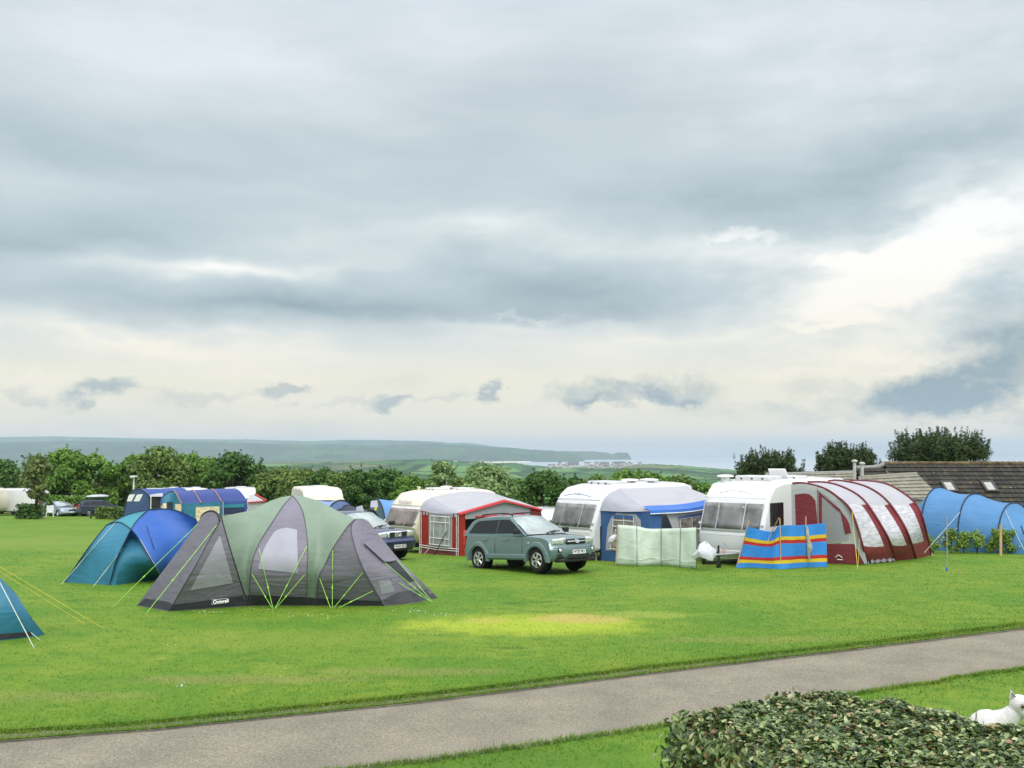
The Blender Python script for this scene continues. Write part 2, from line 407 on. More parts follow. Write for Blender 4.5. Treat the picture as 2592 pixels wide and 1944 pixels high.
    if blades:
        ri = N(t, 'ShaderNodeNewGeometry')
        base = mix(rng(ri.outputs['Random Per Island'], .55, 1.0, 0, .55), base, (.22, .31, .05, 1))
        nm = N(t, 'ShaderNodeVectorMath', operation='MULTIPLY_ADD'); L(t, ri.outputs['Normal'], nm.inputs[0]); nm.inputs[1].default_value = (.9, .9, .9); nm.inputs[2].default_value = (0, 0, .6)
        nn = N(t, 'ShaderNodeVectorMath', operation='NORMALIZE'); L(t, nm.outputs[0], nn.inputs[0]); L(t, nn.outputs[0], b.inputs['Normal'])
        tr = N(t, 'ShaderNodeBsdfTranslucent'); L(t, base, tr.inputs[0])
        mx = N(t, 'ShaderNodeMixShader'); mx.inputs[0].default_value = .3
        L(t, b.outputs[0], mx.inputs[1]); L(t, tr.outputs[0], mx.inputs[2]); L(t, mx.outputs[0], t.nodes['Material Output'].inputs[0])
    else:
        bp = N(t, 'ShaderNodeBump'); bp.inputs['Strength'].default_value = .5; bp.inputs['Distance'].default_value = .04
        L(t, nz(22, 5), bp.inputs['Height']); L(t, bp.outputs[0], b.inputs['Normal'])
    L(t, base, b.inputs['Base Color'])
    return m
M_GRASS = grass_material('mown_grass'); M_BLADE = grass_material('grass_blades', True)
# road edges read from the photograph, on the ground
FAR_E = [(-500, 1888), (0, 1851), (422, 1820), (1055, 1757), (1640, 1687), (2109, 1634), (2592, 1577), (3100, 1515)]
NEAR_E = [(-500, 2110), (300, 2010), (867, 1944), (1172, 1904), (1687, 1828), (2183, 1746), (2592, 1684), (3100, 1606)]
far_e = curve([G(*p) for p in FAR_E], 240); near_e = curve([G(*p) for p in NEAR_E], 240)
rnd = random.Random(5)
def jig(pts, a, seed):
    r_ = random.Random(seed); out = []; o = 0
    for p in pts:
        o = .75*o+r_.uniform(-a, a); out.append(Vector((p.x, p.y+o, p.z)))
    return out
far_e, near_e = jig(far_e, .018, 1), jig(near_e, .03, 2)
m_road = mat('weathered_tarmac', (.21, .19, .142, 1), .85, .25, 0, .16, 1.1, .5, 90)
t = m_road.node_tree; sc_ = [n for n in t.nodes if n.type == 'VECT_MATH'][0]
nn = N(t, 'ShaderNodeTexNoise'); nn.inputs['Scale'].default_value = 42; nn.inputs['Detail'].default_value = 3
L(t, [n for n in t.nodes if n.type == 'TEX_COORD'][0].outputs['Object'], nn.inputs['Vector'])
rr_ = N(t, 'ShaderNodeMapRange'); L(t, nn.outputs['Fac'], rr_.inputs[0])
for i_, v_ in enumerate((.3, .7, .62, 1.4)): rr_.inputs[i_+1].default_value = v_
s2 = N(t, 'ShaderNodeVectorMath', operation='SCALE'); L(t, sc_.outputs[0], s2.inputs[0]); L(t, rr_.outputs[0], s2.inputs['Scale'])
L(t, s2.outputs[0], t.nodes['Principled BSDF'].inputs['Base Color'])
mb = MB()
mb.grid([[n_+(f_-n_)*k/10+Vector((0, 0, -.055+.02*math.sin(math.pi*k/10)-n_.z)) for n_, f_ in zip([p+Vector((0, -.25, 0)) for p in near_e], [p+Vector((0, .2, 0)) for p in far_e])] for k in range(11)])
tag(mb.build('road', m_road), kind='structure')
mb = MB()                                                # the field beyond the road, with its cut turf edge
rows = [[p+Vector((0, .06, -.12)) for p in far_e], [p+Vector((0, .0, -.03)) for p in far_e], [p+Vector((0, .05, .0)) for p in far_e]]
for k in range(1, 150):
    q = 118*(k/149)**1.5
    rows.append([Vector((p.x*(1+q/16*.98), p.y+q, 0)) for p in far_e])
for r_ in rows[2:]:
    for p in r_: p.z = gz(p.x, p.y)
mb.grid(rows[:3], 1); mb.grid(rows[2:], 0); tag(mb.build('lawn', [M_GRASS, mat('cut_turf_soil', (.045, .055, .018, 1), .95, .1, 0, .4, 14, .6, 40)], smooth=60), kind='structure')
mb = MB()                                                # verge on the near side, and the ground under the viewer
rows = [[p+Vector((0, .05, -.06)) for p in near_e], [p+Vector((0, -.05, -.035)) for p in near_e]]
for k in range(1, 14):
    rows.append([Vector((p.x*(1-.6*k/13), p.y*(1-k/13)-30*(k/13)**2, -.03)) for p in near_e])
mb.grid(rows[::-1]); tag(mb.build('verge', M_GRASS, smooth=60), kind='structure')

# the country beyond: ridges given by their skyline
def prof(lst):
    xs = [p[0] for p in lst]; ys = [p[1] for p in lst]
    return lambda px: np.interp(px, xs, ys)
RID = [  # distance, width towards us, width beyond, skyline (px, py)
    (11000, 1300, 1400, prof([(-400, 1109), (0, 1107), (130, 1105), (300, 1109), (500, 1112), (640, 1113), (700, 1115), (790, 1117), (860, 1114), (960, 1114), (1060, 1116), (1140, 1121), (1180, 1121), (1260, 1131), (1330, 1137), (1400, 1150), (1450, 1175)])),
    (9500, 450, 700, prof([(1250, 1150), (1330, 1142), (1420, 1142), (1500, 1143), (1535, 1146), (1550, 1150), (1562, 1145.5), (1585, 1146), (1593, 1150), (1600, 1175)])),
    (8000, 900, 1200, prof([(-400, 1122), (0, 1120), (150, 1117), (300, 1119), (440, 1117), (640, 1122), (780, 1126), (860, 1124), (960, 1128), (1060, 1125), (1100, 1124), (1160, 1127), (1230, 1131), (1290, 1134), (1340, 1138), (1400, 1141), (1430, 1146), (1460, 1153), (1478, 1163), (1490, 1185)])),
    (3000, 1050, 400, prof([(-400, 1180), (0, 1180), (600, 1176), (640, 1172), (740, 1170), (860, 1168), (960, 1165), (1060, 1163), (1130, 1164), (1200, 1170), (1260, 1173), (1300, 1171), (1345, 1179), (1400, 1182), (1560, 1180), (1600, 1177), (1640, 1174.5), (1700, 1177), (1760, 1182), (1820, 1188), (1860, 1192), (1960, 1196), (2300, 1204), (3000, 1210)]))]
SEA = -62.0
def land_z(px, r, x, y):
    base = np.interp(r, [110, 300, 800, 1500, 2000, 2600, 3400], [-4.0, -11, -27, -38, -43, -46, -59])
    sea_side = np.clip((px-1150)/90, 0, 1)*np.clip((r-3300)/400, 0, 1)
    z = base-16*sea_side
    roll = 5*np.sin(x/330+1.3)*np.sin(y/410)*np.clip((r-300)/1500, 0, 1)
    z = z+np.where(sea_side > .3, 0, roll*.7)
    for D, wn, wf, pf in RID:
        e = (1145-pf(px))/FPX
        top = CAMZ+e*D*np.cos(np.arctan((px-1296)/FPX))**0
        dr = r-D
        g = np.where(dr < 0, np.exp(-(np.abs(dr)/wn)**2.4), np.exp(-(np.abs(dr)/wf)**2))
        z = np.maximum(z, z+(top-z)*g)
    return z
pxs = np.concatenate([np.linspace(-3200, -420, 40), np.arange(-400, 2700, 5.0), np.linspace(2720, 6000, 40)])
rs = np.unique(np.concatenate([np.geomspace(112, 1700, 40), np.arange(1700, 3700, 50), np.arange(3700, 6400, 270), np.arange(6400, 9000, 90), np.arange(9000, 10400, 80), np.arange(10400, 12600, 180), np.arange(12600, 13600, 80)]))
PX, RR = np.meshgrid(pxs, rs); X = (PX-1296)/FPX*RR; Y = RR*np.ones_like(PX)
Z = land_z(PX, RR, X, Y)
rg = np.random.default_rng(3)
rough_n = rg.normal(size=Z.shape); Z = Z+np.where((RR > 1600) & (Z > SEA+4), rough_n*np.clip(RR/3400, .3, 2.0), 0)
nr, ncol = Z.shape
me = bpy.data.meshes.new('hills')
idx = np.arange(nr*ncol).reshape(nr, ncol)
quads = np.stack([idx[:-1, :-1], idx[:-1, 1:], idx[1:, 1:], idx[1:, :-1]], -1).reshape(-1, 4)
me.from_pydata(np.stack([X, Y, Z], -1).reshape(-1, 3).tolist(), [], quads.tolist())
me.polygons.foreach_set('use_smooth', [True]*len(me.polygons)); me.update()
hills = bpy.data.objects.new('hills', me); C.objects.link(hills); tag(hills, kind='structure')
mh = bpy.data.materials.new('far_fields_and_woods'); mh.use_nodes = True; t = mh.node_tree; b = t.nodes['Principled BSDF']
b.inputs['Roughness'].default_value = .9; b.inputs['Specular IOR Level'].default_value = .1
co = N(t, 'ShaderNodeTexCoord').outputs['Object']
mp = N(t, 'ShaderNodeMapping'); mp.inputs['Scale'].default_value = (1, .55, 0); L(t, co, mp.inputs[0])
vo = N(t, 'ShaderNodeTexVoronoi'); vo.inputs['Scale'].default_value = 1/190; vo.inputs['Randomness'].default_value = .85; L(t, mp.outputs[0], vo.inputs['Vector'])
ve = N(t, 'ShaderNodeTexVoronoi', feature='DISTANCE_TO_EDGE'); ve.inputs['Scale'].default_value = 1/190; ve.inputs['Randomness'].default_value = .85; L(t, mp.outputs[0], ve.inputs['Vector'])
sp = N(t, 'ShaderNodeSeparateColor'); L(t, vo.outputs['Color'], sp.inputs[0])
rp = N(t, 'ShaderNodeValToRGB'); L(t, sp.outputs[0], rp.inputs[0])
stops(rp.color_ramp, [(0, (.045, .13, .03, 1)), (.3, (.07, .17, .035, 1)), (.5, (.10, .20, .05, 1)), (.72, (.05, .12, .03, 1)), (.85, (.13, .15, .06, 1)), (1, (.08, .19, .04, 1))]); rp.color_ramp.interpolation = 'CONSTANT'
edge = N(t, 'ShaderNodeMapRange'); L(t, ve.outputs['Distance'], edge.inputs[0])
for i, v in enumerate((.03, .08, 1, 0)): edge.inputs[i+1].default_value = v
nz = N(t, 'ShaderNodeTexNoise'); nz.inputs['Scale'].default_value = 1/420; nz.inputs['Detail'].default_value = 7; L(t, co, nz.inputs['Vector'])
wd = N(t, 'ShaderNodeMapRange'); L(t, nz.outputs['Fac'], wd.inputs[0])
for i, v in enumerate((.52, .60, 0, 1)): wd.inputs[i+1].default_value = v
mxm = N(t, 'ShaderNodeMath', operation='MAXIMUM'); L(t, edge.outputs[0], mxm.inputs[0]); L(t, wd.outputs[0], mxm.inputs[1])
# the blue ridge is wooded, the farthest one is open grazing
gsx = N(t, 'ShaderNodeSeparateXYZ'); L(t, co, gsx.inputs[0])
w1 = N(t, 'ShaderNodeMapRange'); L(t, gsx.outputs[1], w1.inputs[0])
for i, v in enumerate((5000, 6000, 0, .6)): w1.inputs[i+1].default_value = v
w2 = N(t, 'ShaderNodeMapRange'); L(t, gsx.outputs[1], w2.inputs[0])
for i, v in enumerate((9200, 10500, 1, 0)): w2.inputs[i+1].default_value = v
mm = N(t, 'ShaderNodeMath', operation='MULTIPLY'); L(t, w1.outputs[0], mm.inputs[0]); L(t, w2.outputs[0], mm.inputs[1])
mx2 = N(t, 'ShaderNodeMath', operation='MAXIMUM'); L(t, mxm.outputs[0], mx2.inputs[0]); L(t, mm.outputs[0], mx2.inputs[1])
mc = N(t, 'ShaderNodeMix', data_type='RGBA'); L(t, mx2.outputs[0], mc.inputs[0]); L(t, rp.outputs[0], mc.inputs[6]); mc.inputs[7].default_value = (.022, .052, .016, 1)
L(t, mc.outputs[2], b.inputs['Base Color']); me.materials.append(mh)
# sea
ms_ = mat('sea_water', (.34, .40, .43, 1), .30, .5, 0, .15, .001)
bt = N(ms_.node_tree, 'ShaderNodeTexNoise'); bt.inputs['Scale'].default_value = .02; bt.inputs['Detail'].default_value = 5
bp = N(ms_.node_tree, 'ShaderNodeBump'); bp.inputs['Strength'].default_value = 1; bp.inputs['Distance'].default_value = .25
L(ms_.node_tree, [n for n in ms_.node_tree.nodes if n.type == 'TEX_COORD'][0].outputs['Object'], bt.inputs['Vector'])
L(ms_.node_tree, bt.outputs['Fac'], bp.inputs['Height']); L(ms_.node_tree, bp.outputs[0], ms_.node_tree.nodes['Principled BSDF'].inputs['Normal'])
mb = MB(); mb.grid([[Vector((x, y, SEA)) for x in np.linspace(-20000, 20000, 12)] for y in np.linspace(2000, 20000, 12)]); tag(mb.build('sea', ms_), kind='structure')
msand = mat('pale_sand', (.62, .56, .45, 1), .9, .2)
mb = MB()
mb.grid([[Vector(((px-1296)/FPX*d, d, z)) for px, d in zip((1205, 1240, 1280, 1320, 1345), (6000, 6150, 6300, 6450, 6560))] for d_, z in ((0, SEA+.4), (1, SEA+5))])
for i, v in enumerate(mb.v):
    if i >= 5: mb.v[i] = Vector((v.x*1.06, v.y*1.06, v.z))
tag(mb.build('beach', msand), kind='structure')

# ------------------------------------------------------------------ tents
def surf(bvhs, px, py, off=.01, D=25):
    o = Vector((0, 0, CAMZ)); d = ray(px, py).normalized(); best = None
    for bv in bvhs:
        h = bv.ray_cast(o, d)
        if h[0] is not None and (best is None or h[3] < best): best = h[3]
    return o+d*(best-off) if best else P(px, py, D)
def rope(root, m, a, b, r=.007, sag=.0, name='guy_rope', runner=None):
    q = MB(); pts = [a.lerp(b, i/12)-Vector((0, 0, sag*math.sin(math.pi*i/12))) for i in range(13)]
    o_ = Vector((0, 0, CAMZ))
    for i, p in enumerate(pts[:-1]):                       # the cord lies on the cloth where the cloth bellies out
        d_ = (p-o_).normalized()
        for bv in TB:
            h = bv.ray_cast(o_, d_)
            if h[0] is not None and h[3]-.03 < (pts[i]-o_).length and (pts[i]-o_).length-h[3] < .8: pts[i] = o_+d_*(h[3]-.03)
    q.tube(pts, r, 5); o = q.build(name, m, root)
    if runner:
        q = MB(); c = a.lerp(b, .62); q.tube([c, c+(b-a).normalized()*.06], r*2.2, 5); q.build('runner', runner, o)
    q = MB(); d = (b-a).normalized(); q.tube([b+Vector((0, 0, -.03)), b+Vector((-d.x*.02, -d.y*.02, .06))], .006, 5); q.build('peg', M_PEG, o)
    return o
M_PEG = mat('steel_peg', (.45, .45, .44, 1), .4, .5, .8)
M_POLE = mat('black_pole_sleeve', (.02, .022, .028, 1), .6)
M_LIME = mat('lime_cord', (.36, .74, .10, 1), .7)
M_CORD = mat('pale_cord', (.55, .55, .45, 1), .8)
M_YCORD = mat('yellow_cord', (.62, .50, .06, 1), .8)
M_SKIRT = fabric('dark_grey_groundsheet', (.035, .036, .043, 1), .6, .1, .3, 5, .03)
M_GREEN = fabric('sage_green_polyester', (.215, .285, .215, 1), .5, .06, .25, 1.6, .15)
M_GREY = fabric('grey_polyester', (.145, .14, .165, 1), .55, .07, .4, 2.5, .1)
M_GREYL = fabric('lilac_grey_polyester', (.205, .19, .235, 1), .55, .07, .5, 3.0, .14)
M_MESH = fabric('pale_window_mesh', (.32, .325, .36, 1), .5, .08, .3, 3, .25)
M_PVCG = mat('pale_plastic_window', (.28, .28, .325, 1), .3, .5, 0, .06, 3, .35, 2.4)
M_WHITE = mat('white_print', (.78, .78, .76, 1), .6)

# -- the big sage green and grey tent
root = thing('family_tent', 'large sage green and grey tunnel dome tent with lime guy ropes on the front lawn', 'tent', G(700, 1500))
seamL = [(427, 1548), (490, 1440, 22.1), (556, 1318, 22.6)]
outL = [(346, 1533), (420, 1435, 22.8), (505, 1323, 23.2)]
poleL = [(628, 1534), (592, 1419, 22.5), (566, 1330, 22.6), (560, 1304, 22.75)]
hoodL = [(505, 1323, 23.2), (513, 1303, 23.1), (533, 1293, 22.9), (550, 1300, 22.75), (556, 1318, 22.6)]
ridgeL = [(560, 1304, 22.75), (589, 1301, 23.1), (639, 1290, 23.45), (684, 1268, 23.75), (715, 1258, 23.9), (741, 1254, 24)]
cenL = [(632, 1533), (634, 1444, 22.55), (653, 1381, 22.75), (690, 1321, 23.1), (718, 1279, 23.55), (741, 1254, 24)]
cenR = [(777, 1533), (778, 1449, 22.55), (779, 1381, 22.75), (770, 1308, 23.25), (758, 1276, 23.6), (741, 1254, 24)]
rw = [(800, 1533), (806, 1462, 22.55), (822, 1430, 22.6), (840, 1392, 22.65), (858, 1363, 22.75), (883, 1328, 22.95), (900, 1314, 23.2)]
ridgeR = [(741, 1254, 24), (768, 1256, 23.95), (813, 1271, 23.8), (858, 1295, 23.5), (885, 1307, 23.3), (900, 1314, 23.2)]
seamR = [(973, 1534), (917, 1433, 22.6), (890, 1350, 22.85), (893, 1322, 23.1)]
outR = [(1110, 1513), (1057, 1463, 23.6), (1005, 1410, 23.62), (940, 1329, 23.65)]
hoodR = [(893, 1322, 23.1), (904, 1315, 23.2), (918, 1313, 23.4), (932, 1319, 23.55), (940, 1329, 23.65)]
bkC = [Vector((-5.2, 26.1, 0)), Vector((-5.25, 25.6, 1.2)), P(741, 1254, 24)]
def pan(b, t_, l, r_, nu, nv, belly=0):
    f = lambda q: q if isinstance(q[0], Vector) else wp(q)
    g = coons(f(b), f(t_), f(l), f(r_), nu, nv)
    if belly:
        for j, row in enumerate(g):
            for i, p in enumerate(row):
                k = math.sin(math.pi*i/nu)*math.sin(math.pi*j/nv)
                row[i] = p+Vector((0, -belly*k, -belly*.3*k))
    m_ = MB(); m_.grid(g); return m_
TB = []
def tpart(name, m_, mat_, par=None):
    TB.append(m_.bvh()); return m_.build(name, mat_, par or root, smooth=50)
tpart('end_panel', pan([(346, 1533), (427, 1548)], hoodL, outL, seamL, 8, 12, -.06), M_GREY)
tpart('wing_panel', pan([(427, 1548), (628, 1534)], [(556, 1318, 22.6), (560, 1304, 22.75)], seamL, poleL, 10, 12, -.05), M_GREY)
fly = pan([(628, 1534), (632, 1533)], ridgeL, poleL, cenL, 12, 14, -.14)
tpart('flysheet_panel', fly, M_GREEN)
tpart('flysheet_panel', pan([(777, 1533), (800, 1533)], ridgeR, cenR, rw, 12, 14, -.14), M_GREEN)
tpart('door_panel', pan([(632, 1533), (777, 1533)], [(741, 1254, 24), (741, 1254, 24)], cenL, cenR, 10, 16, .02), M_GREYL)
tpart('wing_panel', pan([(800, 1533), (973, 1534)], [(900, 1314, 23.2), (893, 1322, 23.1)], rw, seamR, 12, 14, -.04), M_GREY)
ep = tpart('end_panel', pan([(973, 1534), (1045, 1527), (1110, 1513)], hoodR, seamR, outR, 12, 14, -.05), M_GREYL)
bl = pan([G(346, 1533), Vector((-6.8, 24.9, 0)), Vector((-5.2, 26.1, 0))], wp([(505, 1323, 23.2), (533, 1294, 22.95)]+ridgeL), wp(outL), bkC, 12, 10)
tpart('back_panel', bl, M_GREEN)
br = pan([Vector((-5.2, 26.1, 0)), Vector((-3.5, 25.6, 0)), G(1110, 1513)], wp(ridgeR+[(920, 1313, 23.4), (940, 1329, 23.65)]), bkC, wp(outR), 12, 10)
tpart('back_panel', br, M_GREEN)
def dpart(name, mat_, *a, off=.012, nu=8, nv=6, par=None, smooth=50):
    m_ = MB(); m_.grid(drape(TB, *a, nu, nv, off)); return m_.build(name, mat_, par or root, smooth=smooth)
o = dpart('window', M_MESH, [(481, 1495), (590, 1476)], [(555, 1358), (558, 1358)], [(481, 1495), (555, 1358)], [(590, 1476), (558, 1358)])
tag(o, 'triangular pale mesh window')
o = dpart('window', M_PVCG, [(653, 1440), (755, 1452)], [(690, 1352), (700, 1342), (725, 1336), (752, 1341)], [(653, 1440), (668, 1390), (690, 1352)], [(755, 1452), (752, 1341)], nu=10, nv=8)
tag(o, 'pale plastic window with a rounded corner')
sk = MB()
for a in (([(349, 1531), (427, 1545)], [(366, 1515), (420, 1522), (438, 1532)], [(349, 1531), (366, 1515)], [(427, 1545), (438, 1532)]),
          ([(429, 1545), (626, 1531)], [(440, 1531), (624, 1506)], [(429, 1545), (440, 1531)], [(626, 1531), (624, 1506)]),
          ([(626, 1531), (800, 1531)], [(626, 1506), (780, 1512), (796, 1514)], [(626, 1531), (626, 1506)], [(800, 1531), (796, 1514)]),
          ([(800, 1531), (970, 1532)], [(796, 1514), (963, 1522)], [(800, 1531), (796, 1514)], [(970, 1532), (963, 1522)])):
    sk.grid(drape(TB, *a, 14, 2, .016))
sk.build('mud_skirt', M_SKIRT, root)
dpart('mud_skirt', fabric('mid_grey_groundsheet', (.085, .083, .098, 1), .6, .1, .3, 4, .03), [(975, 1531), (1045, 1524), (1105, 1512)], [(971, 1520), (1010, 1499), (1088, 1491)], [(975, 1531), (971, 1520)], [(1105, 1512), (1088, 1491)], nu=14, nv=2)
o = dpart('vent_flap', M_GREYL, [(972, 1421), (990, 1421), (1006, 1416)], [(919, 1372), (955, 1357)], [(972, 1421), (919, 1372)], [(1006, 1416), (955, 1357)], off=.10)
dpart('vent_panel', M_SKIRT, [(1032, 1474), (1052, 1470)], [(980, 1424), (1004, 1420)], [(1032, 1474), (980, 1424)], [(1052, 1470), (1004, 1420)], off=.02)
dpart('vent_panel', M_MESH, [(966, 1505), (1000, 1496)], [(958, 1470), (985, 1466)], [(966, 1505), (958, 1470)], [(1000, 1496), (985, 1466)], off=.01)
q = MB(); q.tube(curve(wp(hoodL), 14), .022, 6); q.build('pole_sleeve', M_POLE, root)
q = MB(); q.tube(curve(wp(poleL), 14), .014, 6); q.build('pole_sleeve', M_POLE, root)
q = MB(); q.tube(curve(wp(seamL), 14), .009, 5); q.build('seam', M_POLE, root)
M_DSEAM = mat('grey_seam_tape', (.07, .07, .085, 1), .7)
for nm, ln in (('seam', cenL), ('seam', cenR), ('seam', rw), ('seam', seamR)):
    q = MB(); q.tube([p+Vector((0, -.012, 0)) for p in curve(wp(ln), 16)], .009, 5); q.build(nm, M_DSEAM, root)
lb = dpart('label', mat('black_label', (.015, .015, .016, 1), .6), [(536, 1530), (575, 1526)], [(536, 1519), (575, 1515)], [(536, 1530), (536, 1519)], [(575, 1526), (575, 1515)], off=.022)
fm = MB(); c4 = [surf(TB, *p, .026) for p in ((536, 1530), (575, 1526), (575, 1515), (536, 1519))]; fm.tube(c4+[c4[0]], .005, 4); fm.build('label_border', M_WHITE, lb)
a_, b_ = surf(TB, 545, 1524, .055), surf(TB, 573, 1521, .055)
text_mesh('Outwell', .105, FR[root.name].inverted() @ frame_m((a_+b_)/2, b_-a_, (0, .35, 1)), 'lettering', M_WHITE, lb, .001, .0028)
for a, b in (((549, 1329), (370, 1553)), ((500, 1327), (284, 1538)), ((656, 1390), (691, 1541)), ((777, 1383), (696, 1541)), ((638, 1453), (689, 1540)), ((771, 1455), (698, 1540)),
             ((842, 1393), (841, 1540)), ((809, 1464), (837, 1540)), ((918, 1449), (845, 1539)), ((944, 1496), (858, 1538)), ((971, 1422), (1093, 1524)), ((1005, 1418), (1094, 1523)), ((1010, 1476), (1091, 1523))):
    rope(root, M_LIME, surf(TB, *a, .03, 23.1), G(*b), .0068, runner=M_LIME)

# -- blue and teal dome behind it
M_TEAL = fabric('teal_polyester', (.035, .185, .28, 1), .5, .08, .3, 2, .1)
M_TEALL = fabric('light_teal_polyester', (.04, .26, .32, 1), .45, .06, .2, 2, .2)
M_BLUE = fabric('royal_blue_polyester', (.045, .135, .46, 1), .5, .07, .3, 1.6, .15)
TB = []
root = thing('dome_tent', 'teal and royal blue dome tent half hidden behind the large green tent', 'tent', G(330, 1478))
tout = [(164, 1474), (226, 1385, 27.0), (271, 1329, 27.6)]
tedge = [(278, 1481), (294, 1419, 26.6), (316, 1372, 26.8), (332, 1340, 27.0)]
arch = [(408, 1464), (389, 1430, 26.6), (350, 1362, 26.9), (332, 1340, 27.0)]
rgt = [(545, 1466), (532, 1380, 28.2), (497, 1315, 28.0)]
top = [(332, 1340, 27), (350, 1315, 27.6), (375, 1291, 28.2), (410, 1288, 28.3), (452, 1294, 28.3), (497, 1315, 28)]
tpart('end_panel', pan([(164, 1474), (278, 1481)], [(271, 1329, 27.6), (296, 1322, 27.5), (312, 1326, 27.3), (332, 1340, 27)], tout, tedge, 10, 12, -.03), M_TEAL)
tpart('flysheet_panel', pan([(271, 1329, 27.6), (296, 1322, 27.5), (312, 1326, 27.3), (332, 1340, 27)], [(276, 1326, 27.65), (325, 1303, 28.0), (375, 1291, 28.2)], [(271, 1329, 27.6), (276, 1326, 27.65)], [(332, 1340, 27), (350, 1315, 27.6), (375, 1291, 28.2)], 10, 8), M_TEALL)
tpart('flysheet_panel', pan([(408, 1464), (545, 1466)], top, arch, rgt, 16, 14, -.12), M_BLUE)
tpart('door_panel', pan([(278, 1481), (300, 1480), (408, 1464)], [(316, 1369, 27.15), (334, 1361, 27.25), (352, 1366, 27.1)], [(278, 1481), (294, 1419, 26.75), (316, 1369, 27.15)], [(408, 1464), (389, 1430, 26.7), (352, 1366, 27.1)], 10, 12, .0), M_TEAL)
tpart('door_header', pan([(316, 1369, 27.16), (334, 1361, 27.26), (352, 1366, 27.11)], [(331, 1341, 27.02), (334, 1341, 27.02)], [(316, 1369, 27.16), (331, 1341, 27.02)], [(352, 1366, 27.11), (334, 1341, 27.02)], 6, 6), M_BLUE)
tpart('back_panel', pan([G(164, 1474), Vector((-10.6, 29.9, gz(-10.6, 29.9))), G(545, 1466)], wp([(271, 1329, 27.6), (325, 1303, 28.0), (375, 1291, 28.2), (410, 1288, 28.3), (452, 1294, 28.3), (497, 1315, 28)]), wp(tout), wp(rgt), 12, 8), M_TEAL)
for ln in (tedge, [(332, 1340, 27), (350, 1315, 27.6), (375, 1291, 28.2)], arch, tout, [(271, 1329, 27.6), (325, 1303, 28.0), (375, 1291, 28.2), (410, 1288, 28.3), (452, 1294, 28.3), (497, 1315, 28)], [(271, 1329, 27.6), (296, 1322, 27.5), (312, 1326, 27.3), (332, 1340, 27)]):
    q = MB(); q.tube([p+Vector((0, -.015, .01)) for p in curve(wp(ln), 14)], .013, 5); q.build('pole_sleeve', mat('navy_pole_sleeve', (.012, .03, .06, 1), .7) if 'navy_pole_sleeve' not in bpy.data.materials else bpy.data.materials['navy_pole_sleeve'], root)
q = MB(); q.tube([p+Vector((0, -.03, 0)) for p in curve(wp([(371, 1330, 27.4), (385, 1370, 27.1), (400, 1420, 26.95)]), 8)], .012, 5); q.build('seam', bpy.data.materials['navy_pole_sleeve'], root)
for a, b in (((291, 1324), (155, 1480)), ((312, 1387), (236, 1485)), ((355, 1365), (414, 1470))):
    rope(root, M_CORD, surf(TB, *a, .03, 27.3), G(*b), .007)

# -- teal tent cut by the left border
TB = []
root = thing('ridge_tent', 'dark teal tent cut off by the left border with yellow guy ropes', 'tent', G(-80, 1625))
fr = [(84, 1612), (38, 1540, 18.75), (-5, 1466, 18.95), (-130, 1330, 19.4)]
si = [(114, 1606), (70, 1552, 18.95), (41, 1503, 19.15), (0, 1462, 19.25), (-118, 1326, 19.65)]
lf = [(-440, 1640), (-390, 1480, 18.6), (-270, 1326, 19.4)]
tpart('front_panel', pan([(-440, 1640), (-150, 1636), (0, 1622), (84, 1612)], [(-270, 1326, 19.4), (-200, 1318, 19.4), (-130, 1330, 19.4)], lf, fr, 14, 12, .03), M_TEAL)
tpart('side_panel', pan([(84, 1612), (114, 1606)], [(-130, 1330, 19.4), (-118, 1326, 19.65)], fr, si, 4, 12), fabric('blue_teal_polyester', (.045, .19, .30, 1), .5, .06, .2, 2, .2))
tpart('back_panel', pan([G(-440, 1640), Vector((-12.2, 20.8, 0)), G(114, 1606)], wp([(-270, 1326, 19.4), (-200, 1318, 19.5), (-118, 1326, 19.65)]), wp(lf), wp(si), 10, 8), M_TEAL)
dpart('mud_skirt', M_SKIRT, [(-420, 1637), (-150, 1633), (0, 1619), (82, 1609)], [(-420, 1618), (-150, 1615), (0, 1604), (78, 1600)], [(-420, 1637), (-420, 1618)], [(82, 1609), (78, 1600)], nu=16, nv=2)
rope(root, M_CORD, P(-10, 1456, 18.8), G(87, 1642), .007)
rope(root, M_CORD, P(78, 1601, 18.65), G(102, 1621), .007)
rope(root, M_YCORD, P(-125, 1360, 19.4), G(266, 1593), .0048)
rope(root, M_YCORD, P(-122, 1372, 19.3), G(217, 1581), .0048)

# -- light blue tunnel tent on the right
M_SKYB = fabric('light_blue_polyester', (.08, .235, .46, 1), .5, .07, .3, 1.4, .2)
root = thing('tunnel_tent', 'light blue three hoop tunnel tent behind the young shrubs', 'tent', G(2450, 1398))
ad = Vector((.72, .69, 0)).normalized()
def hoop(px, py, h, half, n=18):
    f = G(px, py); c = f+ad*half; out = []
    for i in range(n+1):
        a = math.pi*i/n; cx, sz = -math.cos(a), math.sin(a)
        p = c+ad*half*math.copysign(abs(cx)**.85, cx); p.z = gz(p.x, p.y)+h*sz**.82; out.append(p)
    return out
H = [hoop(2236, 1388, .25, 1.0), hoop(2266, 1389, 1.25, 1.35), hoop(2330, 1392, 2.26, 1.75), hoop(2424, 1396, 2.03, 1.7), hoop(2526, 1400, 1.72, 1.65), hoop(2590, 1403, 1.15, 1.5), hoop(2660, 1407, .15, 1.2)]
for a, b in zip(H[:-1], H[1:]):
    rows = []
    for k in range(9):
        u = k/8; s_ = -.10*math.sin(math.pi*u)
        rows.append([p.lerp(q_, u)+Vector((0, 0, s_*math.sin(math.pi*i/18))) for i, (p, q_) in enumerate(zip(a, b))])
    q = MB(); q.grid(rows); q.build('flysheet_panel', M_SKYB, root, smooth=50)
